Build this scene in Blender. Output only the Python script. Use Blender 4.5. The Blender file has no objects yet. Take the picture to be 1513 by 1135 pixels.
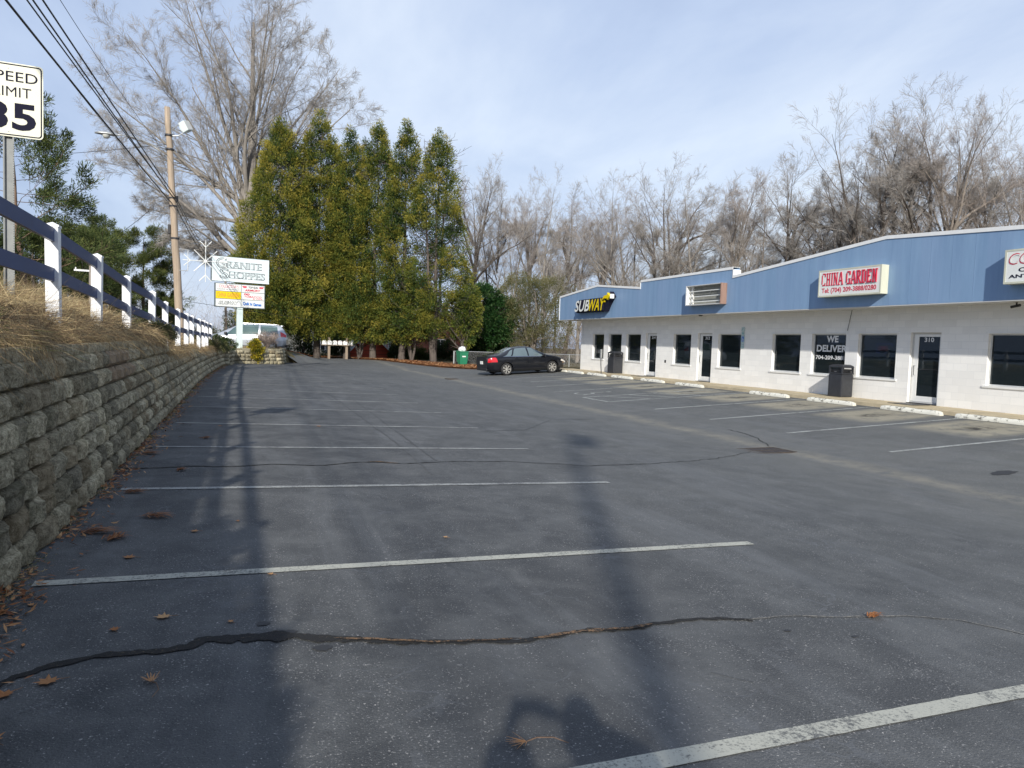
# Parking lot beside a small row of shops - everything is generated in this file.
SKYOFF=(3.1,1.7); CL=((2.35,3.0,4.5),(3.6,4.3,5.7),(4.9,5.5,6.5)); CLOUD_MIX=.86; SKY_STR=.098; SUN_STR=3.0; EXPO=.72
import bpy, bmesh, math, random
import numpy as np
from mathutils import Vector, Matrix, noise as mnoise
R=math.radians
random.seed(7)
scene=bpy.context.scene
COL=scene.collection
H0=1.6            # camera height: everything is written with the camera at z=0 and lifted by H0 at the end
# ---------------------------------------------------------------- materials
def newmat(name):
    m=bpy.data.materials.new(name); m.use_nodes=True
    nt=m.node_tree; b=nt.nodes['Principled BSDF']
    return m,nt,b
def N(nt,t,**kw):
    n=nt.nodes.new(t)
    for k,v in kw.items():
        if hasattr(n,k): setattr(n,k,v)
        else: n.inputs[k].default_value=v
    return n
def inp(nt,node,key,val):
    s=node.inputs[key]
    if hasattr(val,'links') or hasattr(val,'is_linked'): nt.links.new(val,s)
    else: s.default_value=val
def objco(nt): return N(nt,'ShaderNodeTexCoord').outputs['Object']
def noise_(nt,vec,scale,detail=6,rough=.6,dist=0.):
    n=N(nt,'ShaderNodeTexNoise'); n.inputs['Scale'].default_value=scale; n.inputs['Detail'].default_value=detail
    n.inputs['Roughness'].default_value=rough; n.inputs['Distortion'].default_value=dist
    if vec is not None: nt.links.new(vec,n.inputs['Vector'])
    return n.outputs['Fac']
def ramp(nt,fac,stops,mode='LINEAR'):
    r=N(nt,'ShaderNodeValToRGB'); e=r.color_ramp.elements; r.color_ramp.interpolation=mode
    while len(e)<len(stops): e.new(.5)
    for i,(p,c) in enumerate(stops):
        e[i].position=p; e[i].color=(c[0],c[1],c[2],1) if hasattr(c,'__len__') else (c,c,c,1)
    nt.links.new(fac,r.inputs['Fac']); return r.outputs['Color']
def mix(nt,fac,a,b,mode='MIX'):
    m=N(nt,'ShaderNodeMix'); m.data_type='RGBA'; m.blend_type=mode
    for s,v in ((m.inputs[0],fac),(m.inputs[6],a),(m.inputs[7],b)):
        if isinstance(v,(int,float)): s.default_value=v
        elif isinstance(v,tuple): s.default_value=(v[0],v[1],v[2],1)
        else: nt.links.new(v,s)
    return m.outputs[2]
def math_(nt,op,a,b=0.,c=None,clamp=False):
    m=N(nt,'ShaderNodeMath'); m.operation=op; m.use_clamp=clamp
    for i,v in enumerate((a,b) if c is None else (a,b,c)):
        if isinstance(v,(int,float)): m.inputs[i].default_value=v
        else: nt.links.new(v,m.inputs[i])
    return m.outputs[0]
def mapr(nt,v,a,b,c=0.,d=1.):
    m=N(nt,'ShaderNodeMapRange'); nt.links.new(v,m.inputs[0])
    for i,x in enumerate((a,b,c,d)): m.inputs[i+1].default_value=x
    return m.outputs[0]
def bump(nt,bsdf,h,strength=.3,dist=.02):
    b=N(nt,'ShaderNodeBump'); b.inputs['Strength'].default_value=strength; b.inputs['Distance'].default_value=dist
    nt.links.new(h,b.inputs['Height']); nt.links.new(b.outputs[0],bsdf.inputs['Normal']); return b
def setc(nt,b,v,key='Base Color'):
    if isinstance(v,tuple): b.inputs[key].default_value=(v[0],v[1],v[2],1)
    else: nt.links.new(v,b.inputs[key])
def plain(name,col,rough=.6,var=.12,scale=6,metal=0.,bmp=0.,spec=.5,coat=0.,streak=False):
    """painted / plastic / metal surface with a little uneven wear"""
    m,nt,b=newmat(name); co=objco(nt)
    if streak:
        mp=N(nt,'ShaderNodeMapping'); mp.inputs['Scale'].default_value=(1,1,.12); nt.links.new(co,mp.inputs['Vector']); co=mp.outputs[0]
    n=noise_(nt,co,scale,8,.65)
    lo=tuple(c*(1-var) for c in col); hi=tuple(min(1,c*(1+var)) for c in col)
    setc(nt,b,ramp(nt,n,[(.3,lo),(.7,hi)]))
    b.inputs['Roughness'].default_value=rough; b.inputs['Metallic'].default_value=metal
    b.inputs['Specular IOR Level'].default_value=spec
    if coat: b.inputs['Coat Weight'].default_value=coat; b.inputs['Coat Roughness'].default_value=.04
    if bmp: bump(nt,b,noise_(nt,co,scale*12,5),bmp,.005)
    return m
def emis(name,col,s):
    m,nt,b=newmat(name); setc(nt,b,tuple(c*.2 for c in col)); b.inputs['Emission Color'].default_value=(*col,1); b.inputs['Emission Strength'].default_value=s
    return m
M={}
def sepxyz(nt,co):
    s=N(nt,'ShaderNodeSeparateXYZ'); nt.links.new(co,s.inputs[0]); return s.outputs
# asphalt
def asphalt(name,road=False):
    m,nt,b=newmat(name); co=objco(nt); x,y,z=sepxyz(nt,co)
    big=noise_(nt,co,.35,6,.6,.4); med=noise_(nt,co,2.2,8,.65,.3); fine=noise_(nt,co,70,4,.7)
    dark=ramp(nt,big,[(.35,(.049,.052,.054)),(.65,(.077,.079,.079))])
    grey=ramp(nt,big,[(.3,(.086,.090,.088)),(.7,(.120,.123,.115))])
    # the old worn surface of the aisle against the newer sealcoat of the stalls
    fx=mapr(nt,math_(nt,'ADD',x,math_(nt,'MULTIPLY',big,5)),4.5,11.5)
    base=mix(nt,fx if not road else 1.,dark,grey)
    base=mix(nt,math_(nt,'MULTIPLY',ramp(nt,med,[(.42,0.),(.70,1.)]),.6),base,(.15,.152,.146))
    grn=noise_(nt,co,240,3,.8); base=mix(nt,math_(nt,'MULTIPLY',mapr(nt,grn,.5,.68),.55),base,(.17,.172,.17)); base=mix(nt,math_(nt,'MULTIPLY',mapr(nt,grn,.47,.33),.5),base,(.03,.032,.036))
    wm=N(nt,'ShaderNodeMapping'); wm.inputs['Scale'].default_value=(1.4,.22,1); wm.inputs['Rotation'].default_value=(0,0,R(-8)); nt.links.new(co,wm.inputs['Vector'])
    wr=noise_(nt,wm.outputs[0],1.2,6,.65,.5); base=mix(nt,math_(nt,'MULTIPLY',mapr(nt,wr,.50,.70),.45),base,(.16,.165,.165))
    # worn aggregate: light stone specks, denser in worn patches
    vo=N(nt,'ShaderNodeTexVoronoi'); vo.inputs['Scale'].default_value=90; nt.links.new(co,vo.inputs['Vector'])
    vs=N(nt,'ShaderNodeSeparateColor'); nt.links.new(vo.outputs['Color'],vs.inputs[0])
    patch=ramp(nt,noise_(nt,co,.9,8,.75,.9),[(.42,0.),(.68,1.)])
    sn=math_(nt,'ADD',noise_(nt,co,85,2,.5),math_(nt,'MULTIPLY',patch,.10)); sn=math_(nt,'ADD',sn,math_(nt,'MULTIPLY',noise_(nt,co,9,4,.6),.12))
    speck=mapr(nt,sn,.725,.765)
    base=mix(nt,math_(nt,'MULTIPLY',speck,.8),base,ramp(nt,vs.outputs[1],[(0,(.14,.14,.14)),(.8,(.27,.265,.25)),(1,(.45,.43,.40))]))
    dk=mapr(nt,noise_(nt,co,60,3,.6),.36,.28); base=mix(nt,math_(nt,'MULTIPLY',dk,.6),base,(.02,.021,.024))
    vo2=N(nt,'ShaderNodeTexVoronoi'); vo2.inputs['Scale'].default_value=16; nt.links.new(mix(nt,.06,co,N_col(nt,co,40.)),vo2.inputs['Vector'])
    v2=N(nt,'ShaderNodeSeparateColor'); nt.links.new(vo2.outputs['Color'],v2.inputs[0])
    sp2=math_(nt,'MULTIPLY',math_(nt,'LESS_THAN',vo2.outputs['Distance'],.085),math_(nt,'GREATER_THAN',math_(nt,'ADD',v2.outputs[0],math_(nt,'MULTIPLY',patch,.10)),1.0))
    base=mix(nt,math_(nt,'MULTIPLY',sp2,.6),base,(.36,.345,.32))
    # hairline light scuffs
    vo3=N(nt,'ShaderNodeTexVoronoi'); vo3.feature='DISTANCE_TO_EDGE'; vo3.inputs['Scale'].default_value=1.6
    nt.links.new(mix(nt,.5,co,N_col(nt,co,3.)),vo3.inputs['Vector'])
    ln=math_(nt,'MULTIPLY',math_(nt,'LESS_THAN',vo3.outputs['Distance'],.012),ramp(nt,noise_(nt,co,1.7,5),[(.5,0.),(.62,.5)]))
    base=mix(nt,ln,base,(.13,.135,.14))
    if not road:
        # sandy silt washed along the valley of the lot
        d=math_(nt,'ABSOLUTE',math_(nt,'SUBTRACT',x,math_(nt,'ADD',9.35,math_(nt,'MULTIPLY',noise_(nt,co,.45,4,.6),.9))))
        silt=math_(nt,'MULTIPLY',mapr(nt,d,.42,0.02),mapr(nt,noise_(nt,co,3,8,.75),.35,.62))
        base=mix(nt,math_(nt,'MULTIPLY',silt,.72,clamp=True),base,(.28,.255,.195))
        # broader pale wear right of the valley
        d2=mapr(nt,math_(nt,'ABSOLUTE',math_(nt,'SUBTRACT',x,9.6)),2.2,.0)
        base=mix(nt,math_(nt,'MULTIPLY',d2,math_(nt,'MULTIPLY',mapr(nt,noise_(nt,co,1.5,8,.75),.4,.65),.45)),base,(.17,.165,.145))
        # dusty stains at the head of the shop stalls, dark drips under the parked engines
        sy=math_(nt,'PINGPONG',math_(nt,'ADD',y,1.4+2.75*20),1.375)
        hd=math_(nt,'MULTIPLY',mapr(nt,x,14.0,14.7),mapr(nt,x,16.75,16.45))
        hd=math_(nt,'MULTIPLY',hd,mapr(nt,sy,.25,.6)); hd=math_(nt,'MULTIPLY',hd,mapr(nt,y,33,31))
        base=mix(nt,math_(nt,'MULTIPLY',hd,mapr(nt,noise_(nt,co,2.4,7,.7),.28,.50),clamp=True),base,(.30,.275,.21))
        oil=math_(nt,'MULTIPLY',math_(nt,'MULTIPLY',mapr(nt,x,14.6,15.3),mapr(nt,x,16.2,15.6)),mapr(nt,sy,1.0,1.25))
        base=mix(nt,math_(nt,'MULTIPLY',oil,mapr(nt,noise_(nt,co,4,6,.7),.4,.6),clamp=True),base,(.03,.028,.025))
    # damp soot blots
    v4=N(nt,'ShaderNodeTexVoronoi'); v4.inputs['Scale'].default_value=.42; nt.links.new(mix(nt,.12,co,N_col(nt,co,5.)),v4.inputs['Vector'])
    base=mix(nt,math_(nt,'MULTIPLY',mapr(nt,noise_(nt,co,.8,4,.5,.3),.66,.78),.35),base,(.03,.03,.032))
    setc(nt,b,base); b.inputs['Roughness'].default_value=.88; b.inputs['Specular IOR Level'].default_value=.3
    bump(nt,b,math_(nt,'ADD',fine,math_(nt,'MULTIPLY',vo.outputs['Distance'],-.8)),.55,.006)
    return m
def N_col(nt,co,s):
    n=N(nt,'ShaderNodeTexNoise'); n.inputs['Scale'].default_value=s; nt.links.new(co,n.inputs['Vector']); return n.outputs['Color']
M['asphalt']=asphalt('asphalt_sealcoat'); M['road']=asphalt('road_asphalt',True)
def paintmat(name,col,wear,dark=(.045,.048,.054)):
    m,nt,b=newmat(name); co=objco(nt)
    a=noise_(nt,co,1.6,5,.6); f=noise_(nt,co,55,4,.8); g=noise_(nt,co,9,6,.7)
    s=math_(nt,'ADD',math_(nt,'MULTIPLY',f,.62),math_(nt,'ADD',math_(nt,'MULTIPLY',g,.28),math_(nt,'MULTIPLY',a,.25)))
    w=mapr(nt,s,wear-.05,wear+.05)
    setc(nt,b,mix(nt,w,col,dark)); b.inputs['Roughness'].default_value=.85; b.inputs['Specular IOR Level'].default_value=.25
    bump(nt,b,f,.5,.005); return m
M['stripe']=paintmat('worn_stripe_paint',(.34,.345,.32),.60,(.09,.094,.10))
M['stripe_old']=paintmat('faded_stripe_paint',(.42,.43,.40),.60,(.12,.122,.115))
M['stripe_near']=paintmat('fresh_stripe_edge',(.42,.415,.35),.62,(.13,.132,.125))
M['scuff']=paintmat('scuff_mark',(.14,.142,.14),.52,(.085,.088,.09))
def crackmat(name,base,deb,amt):
    m,nt,b=newmat(name); co=objco(nt); f=noise_(nt,co,45,5,.8); g=noise_(nt,co,1.3,4,.6)
    c=mix(nt,mapr(nt,math_(nt,'ADD',f,math_(nt,'MULTIPLY',g,.35)),amt,amt+.08),base,deb)
    setc(nt,b,c); b.inputs['Roughness'].default_value=.9; bump(nt,b,f,.9,.015); return m
M['crack']=crackmat('asphalt_crack',(.012,.012,.012),(.10,.075,.045),.76)
M['crack_rust']=crackmat('debris_filled_crack',(.022,.018,.014),(.24,.14,.07),.64)
M['crack_pale']=crackmat('silted_crack',(.10,.10,.095),(.26,.24,.20),.62)
# wall blocks
m,nt,b=newmat('split_face_block'); co=objco(nt)
n1=noise_(nt,co,1.3,6,.65,.5); n2=math_(nt,'ADD',math_(nt,'MULTIPLY',noise_(nt,co,13,8,.75),.5),math_(nt,'MULTIPLY',noise_(nt,co,48,5,.8),.5)); n3=noise_(nt,co,4,6,.6)
at=N(nt,'ShaderNodeAttribute'); at.attribute_name='tint'; tint=at.outputs['Fac']
c=ramp(nt,n2,[(.34,(.07,.062,.045)),(.45,(.26,.235,.17)),(.56,(.58,.54,.41)),(.68,(.82,.77,.62))])
c=mix(nt,math_(nt,'MULTIPLY',mapr(nt,n1,.50,.70),.5),c,(.075,.072,.062))
c=mix(nt,math_(nt,'MULTIPLY',mapr(nt,tint,.72,1.),.5),c,(.21,.15,.085))
c=mix(nt,math_(nt,'MULTIPLY',mapr(nt,tint,.3,.0),.45),c,(.085,.085,.075))
c=mix(nt,math_(nt,'MULTIPLY',mapr(nt,n3,.55,.7),.45),c,(.10,.105,.055))
zz=sepxyz(nt,co)[2]
c=mix(nt,1.,c,ramp(nt,math_(nt,'FRACT',math_(nt,'MULTIPLY',tint,7.3)),[(0,(.75,.71,.62)),(.5,(1.1,1.05,.95)),(1,(1.45,1.38,1.22))]),'MULTIPLY')
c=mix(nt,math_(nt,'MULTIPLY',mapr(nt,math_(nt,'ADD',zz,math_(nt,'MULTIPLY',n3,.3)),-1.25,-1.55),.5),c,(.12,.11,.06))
setc(nt,b,c); b.inputs['Roughness'].default_value=.95; b.inputs['Specular IOR Level'].default_value=.2
bump(nt,b,math_(nt,'ADD',n2,noise_(nt,co,60,5,.8)),1.,.022); M['block']=m
m,nt,b=newmat('rusty_block_stain'); co=objco(nt); n2=noise_(nt,co,9,8,.75)
setc(nt,b,ramp(nt,n2,[(.3,(.10,.09,.07)),(.55,(.28,.20,.12)),(.7,(.30,.27,.21))])); b.inputs['Roughness'].default_value=.95; bump(nt,b,n2,.8,.015); M['block_rust']=m
# soil / lawn / leaf litter
def soil(name,stops,scale=3.,bs=.05):
    m,nt,b=newmat(name); co=objco(nt); a=noise_(nt,co,scale,10,.75,.5)
    setc(nt,b,ramp(nt,a,stops)); b.inputs['Roughness'].default_value=.95; b.inputs['Specular IOR Level'].default_value=.1
    bump(nt,b,noise_(nt,co,scale*8,6,.8),1.,bs); return m
M['ground']=soil('winter_lawn',[(.3,(.075,.062,.035)),(.5,(.13,.105,.055)),(.7,(.17,.15,.075))],1.2)
M['bank']=soil('dry_bank_soil',[(.3,(.09,.065,.04)),(.55,(.17,.125,.07)),(.75,(.24,.19,.11))],6)
M['litter']=soil('needle_litter',[(.3,(.08,.04,.022)),(.5,(.20,.095,.045)),(.72,(.34,.17,.075))],9,.06)
M['concrete']=plain('sidewalk_concrete',(.50,.42,.28),.9,.18,3,bmp=.4,spec=.2)
M['curbstop']=None
m,nt,b=newmat('painted_curb_stop'); co=objco(nt); n2=noise_(nt,co,11,8,.75); n3=noise_(nt,co,2.5,5,.6)
setc(nt,b,mix(nt,mapr(nt,math_(nt,'ADD',math_(nt,'MULTIPLY',n2,.7),math_(nt,'MULTIPLY',n3,.5)),.60,.70),(.74,.72,.62),(.17,.16,.13)))
b.inputs['Roughness'].default_value=.85; bump(nt,b,n2,.4,.01); M['curbstop']=m
# painted block wall of the shops (object coords: Y along, Z up)
def brickwall(name,col,mort,bw,bh,morts,strength,rough=.8,var=.06,stain=None,ax=(1,2)):
    m,nt,b=newmat(name); co=objco(nt); s=sepxyz(nt,co)
    cb=N(nt,'ShaderNodeCombineXYZ'); nt.links.new(s[ax[0]],cb.inputs[0]); nt.links.new(s[ax[1]],cb.inputs[1])
    br=N(nt,'ShaderNodeTexBrick'); nt.links.new(cb.outputs[0],br.inputs['Vector']); br.inputs['Scale'].default_value=1
    br.inputs['Brick Width'].default_value=bw; br.inputs['Row Height'].default_value=bh; br.inputs['Mortar Size'].default_value=morts
    br.inputs['Mortar Smooth'].default_value=.3
    br.inputs['Color1'].default_value=(*[c*(1-var) for c in col],1); br.inputs['Color2'].default_value=(*[c*(1+var) for c in col],1); br.inputs['Mortar'].default_value=(*mort,1)
    c=br.outputs['Color']
    n=noise_(nt,co,1.5,6,.65)
    c=mix(nt,.25,c,ramp(nt,n,[(.35,tuple(x*.85 for x in col)),(.65,col)]))
    if stain:
        c=mix(nt,math_(nt,'MULTIPLY',mapr(nt,math_(nt,'SUBTRACT',s[2],math_(nt,'MULTIPLY',n,.35)),stain[0],stain[1]),.55),c,stain[2])
    setc(nt,b,c); b.inputs['Roughness'].default_value=rough
    bump(nt,b,math_(nt,'ADD',math_(nt,'MULTIPLY',br.outputs['Fac'],-1.),math_(nt,'MULTIPLY',noise_(nt,co,40,4),.25)),strength,.008); return m
M['wall']=brickwall('white_painted_block',(.88,.87,.83),(.77,.77,.745),.40,.2,.006,.22,stain=(-1.28,-1.62,(.55,.47,.32)))
M['trim']=plain('white_trim',(.80,.80,.77),.5,.05,4)
M['trimg']=plain('grey_trim',(.55,.55,.53),.6,.08,4)
M['frame']=plain('aluminium_frame',(.60,.61,.60),.45,.08,8,metal=.3)
# fascia : painted sheet metal with vertical pans and chalky streaks
m,nt,b=newmat('blue_metal_fascia'); co=objco(nt); s=sepxyz(nt,co)
st=N(nt,'ShaderNodeMapping'); st.inputs['Scale'].default_value=(1,1,.10); nt.links.new(co,st.inputs['Vector'])
n=noise_(nt,st.outputs[0],3.2,7,.7); n2=noise_(nt,co,.8,4,.5)
seam=math_(nt,'PINGPONG',math_(nt,'ADD',s[1],60),.31); sl=mapr(nt,seam,.0,.018,1.,0.)
c=ramp(nt,n,[(.3,(.165,.275,.42)),(.7,(.235,.36,.51))]); c=mix(nt,math_(nt,'MULTIPLY',n2,.3),c,(.22,.32,.52))
pan=math_(nt,'MODULO',math_(nt,'FLOOR',math_(nt,'DIVIDE',math_(nt,'ADD',s[1],60.31),.62)),3.); 
c=mix(nt,math_(nt,'MULTIPLY',pan,.09),c,(.25,.33,.50)); c=mix(nt,math_(nt,'MULTIPLY',sl,.10),c,(.09,.15,.31))
c=mix(nt,math_(nt,'MULTIPLY',mapr(nt,math_(nt,'ADD',s[2],math_(nt,'MULTIPLY',n,.2)),1.85,1.5),.3),c,(.10,.20,.46))
setc(nt,b,c); b.inputs['Roughness'].default_value=.5; bump(nt,b,math_(nt,'ADD',math_(nt,'MULTIPLY',sl,.5),math_(nt,'MULTIPLY',n,.6)),.4,.010); M['fascia']=m
# tinted shop glass
def glassmat(name,tint,tr,rough=.02):
    m,nt,b=newmat(name); out=nt.nodes['Material Output']; nt.nodes.remove(b)
    t=N(nt,'ShaderNodeBsdfTransparent'); t.inputs[0].default_value=(*tint,1)
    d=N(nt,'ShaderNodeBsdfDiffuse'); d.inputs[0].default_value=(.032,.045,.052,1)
    mx=N(nt,'ShaderNodeMixShader'); mx.inputs[0].default_value=tr; nt.links.new(d.outputs[0],mx.inputs[1]); nt.links.new(t.outputs[0],mx.inputs[2])
    g=N(nt,'ShaderNodeBsdfGlossy'); g.inputs['Roughness'].default_value=rough; g.inputs[0].default_value=(.9,.95,1,1)
    fr=N(nt,'ShaderNodeFresnel'); fr.inputs[0].default_value=1.42
    fb=N(nt,'ShaderNodeBump'); fb.inputs['Strength'].default_value=.04; fb.inputs['Distance'].default_value=.02; nt.links.new(noise_(nt,objco(nt),1.6,2),fb.inputs['Height']); nt.links.new(fb.outputs[0],g.inputs['Normal'])
    m2=N(nt,'ShaderNodeMixShader'); nt.links.new(fr.outputs[0],m2.inputs[0]); nt.links.new(mx.outputs[0],m2.inputs[1]); nt.links.new(g.outputs[0],m2.inputs[2])
    nt.links.new(m2.outputs[0],out.inputs[0]); return m
M['shopglass']=glassmat('tinted_shop_glass',(.30,.36,.40),.6)
M['carglass']=glassmat('car_glass',(.35,.42,.42),.55)
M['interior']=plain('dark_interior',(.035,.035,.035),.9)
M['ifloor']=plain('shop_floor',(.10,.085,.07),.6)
M['black']=plain('black_plastic',(.018,.018,.02),.45,.2)
M['rubber']=plain('tyre_rubber',(.02,.02,.02),.8,.2,20)
M['bin']=plain('charcoal_bin',(.030,.032,.038),.45,.2,9)
M['darkmetal']=plain('dark_metal',(.05,.05,.055),.5,.2,metal=.4)
M['rust']=plain('rusty_grate',(.06,.045,.035),.8,.5,20,bmp=.5)
M['chan']=plain('channel_post_steel',(.24,.25,.24),.6,.15,14); M['galv']=plain('galvanised_steel',(.42,.43,.42),.45,.15,14,metal=.5)
M['chrome']=plain('chrome',(.7,.7,.7),.15,.03,metal=1.)
M['vinyl']=plain('white_vinyl',(.83,.83,.82),.42,.035,5)
M['navy']=plain('navy_vinyl_rail',(.030,.055,.15),.45,.10,5)
M['sign_white']=plain('sign_face_white',(.78,.79,.74),.35,.05,3)
M['sign_cream']=plain('reflective_sign_sheet',(.70,.69,.53),.4,.03,2)
M['sign_cool']=plain('weathered_sign_face',(.70,.78,.77),.45,.06,3)
M['signbox']=plain('sign_cabinet_cream',(.60,.60,.47),.5,.12,4,streak=True)
M['postgreen']=plain('pale_green_post',(.62,.72,.68),.5,.06,4,streak=True)
M['inkblack']=plain('sign_ink_dark',(.015,.015,.03),.8,.05,spec=.1)
M['grey_ink']=plain('sign_ink_grey',(.09,.10,.11),.7,.1,spec=.1)
M['red']=plain('sign_red',(.55,.025,.06),.45,.08)
M['pinkred']=plain('sign_faded_red',(.62,.10,.14),.45,.1)
M['orange']=plain('sign_orange',(.75,.30,.05),.5,.08)
M['yellow']=plain('sign_yellow',(.80,.60,.0),.4,.05)
M['bluepaint']=plain('sign_blue',(.03,.16,.50),.5,.05)
M['teal']=plain('sign_teal',(.10,.32,.32),.5,.05)
M['rustside']=plain('rusty_cabinet_side',(.27,.17,.13),.8,.25,9,streak=True)
M['plywood']=plain('weathered_backboard',(.27,.27,.235),.85,.18,5)
M['white_letter']=plain('window_letter_white',(.75,.75,.74),.6,.04)
M['fade_letter']=plain('window_letter_faded',(.20,.21,.22),.6,.04)
def woodmat(name,col):
    m,nt,b=newmat(name); co=objco(nt); mp=N(nt,'ShaderNodeMapping'); mp.inputs['Scale'].default_value=(14,14,.7); nt.links.new(co,mp.inputs['Vector'])
    n=noise_(nt,mp.outputs[0],1.5,8,.7); setc(nt,b,ramp(nt,n,[(.3,tuple(c*.62 for c in col)),(.7,tuple(c*1.15 for c in col))]))
    b.inputs['Roughness'].default_value=.9; bump(nt,b,n,.6,.01); return m
M['pole']=woodmat('weathered_pole_wood',(.42,.33,.24)); M['post']=woodmat('post_wood',(.33,.26,.19))
def barkmat(name,col,sc=5):
    m,nt,b=newmat(name); co=objco(nt); mp=N(nt,'ShaderNodeMapping'); mp.inputs['Scale'].default_value=(1,1,.3); nt.links.new(co,mp.inputs['Vector'])
    n=noise_(nt,mp.outputs[0],sc,8,.75); setc(nt,b,ramp(nt,n,[(.3,tuple(c*.55 for c in col)),(.7,tuple(c*1.3 for c in col))]))
    b.inputs['Roughness'].default_value=.95; b.inputs['Specular IOR Level'].default_value=.15; bump(nt,b,n,.8,.03); return m
M['bark']=barkmat('grey_bark',(.28,.255,.225)); M['barkdark']=barkmat('dark_bark',(.13,.11,.095)); M['barkred']=barkmat('reddish_bark',(.20,.135,.095))
M['twig']=barkmat('twig_bark',(.38,.35,.315),2); M['twigred']=barkmat('bud_reddish_twigs',(.40,.355,.32),2)
M['barkpale']=barkmat('pale_bark',(.26,.225,.19))
def leafmat(name,stops,rough=.65,transl=.25):
    m,nt,b=newmat(name); at=N(nt,'ShaderNodeAttribute'); at.attribute_name='tint'
    c=ramp(nt,at.outputs['Fac'],stops); setc(nt,b,c); b.inputs['Roughness'].default_value=rough; b.inputs['Specular IOR Level'].default_value=.25
    if transl:
        out=nt.nodes['Material Output']; t=N(nt,'ShaderNodeBsdfTranslucent'); nt.links.new(c,t.inputs[0])
        mx=N(nt,'ShaderNodeMixShader'); mx.inputs[0].default_value=transl; nt.links.new(b.outputs[0],mx.inputs[1]); nt.links.new(t.outputs[0],mx.inputs[2]); nt.links.new(mx.outputs[0],out.inputs[0])
    return m
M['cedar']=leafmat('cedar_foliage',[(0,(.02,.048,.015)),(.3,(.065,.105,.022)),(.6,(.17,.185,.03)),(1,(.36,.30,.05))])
M['pine']=leafmat('pine_needles',[(0,(.022,.042,.014)),(.5,(.075,.105,.03)),(1,(.19,.20,.06))])
M['magnolia']=leafmat('dark_glossy_leaves',[(0,(.010,.035,.012)),(.6,(.03,.08,.022)),(1,(.10,.15,.05))],.35)
M['privet']=leafmat('olive_thin_leaves',[(0,(.06,.075,.025)),(.5,(.15,.15,.06)),(1,(.26,.22,.11))])
M['shrubyellow']=leafmat('yellow_variegated_leaves',[(0,(.04,.07,.015)),(.45,(.14,.15,.02)),(1,(.55,.42,.03))])
M['boxgreen']=leafmat('shrub_leaves',[(0,(.015,.035,.012)),(.6,(.04,.07,.02)),(1,(.12,.13,.03))])
M['straw']=leafmat('dry_grass_blades',[(0,(.09,.065,.045)),(.3,(.24,.16,.09)),(.55,(.44,.33,.17)),(.85,(.66,.53,.30)),(.93,(.15,.17,.055)),(1,(.10,.13,.035))],.8,.2)
M['deadleaf']=leafmat('dead_leaves',[(0,(.16,.06,.03)),(.5,(.38,.165,.065)),(1,(.55,.33,.16))],.8,.15)
M['brushtwig']=leafmat('brush_twigs',[(0,(.15,.125,.105)),(.6,(.29,.24,.20)),(1,(.40,.33,.27))],.9,0)
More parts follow.
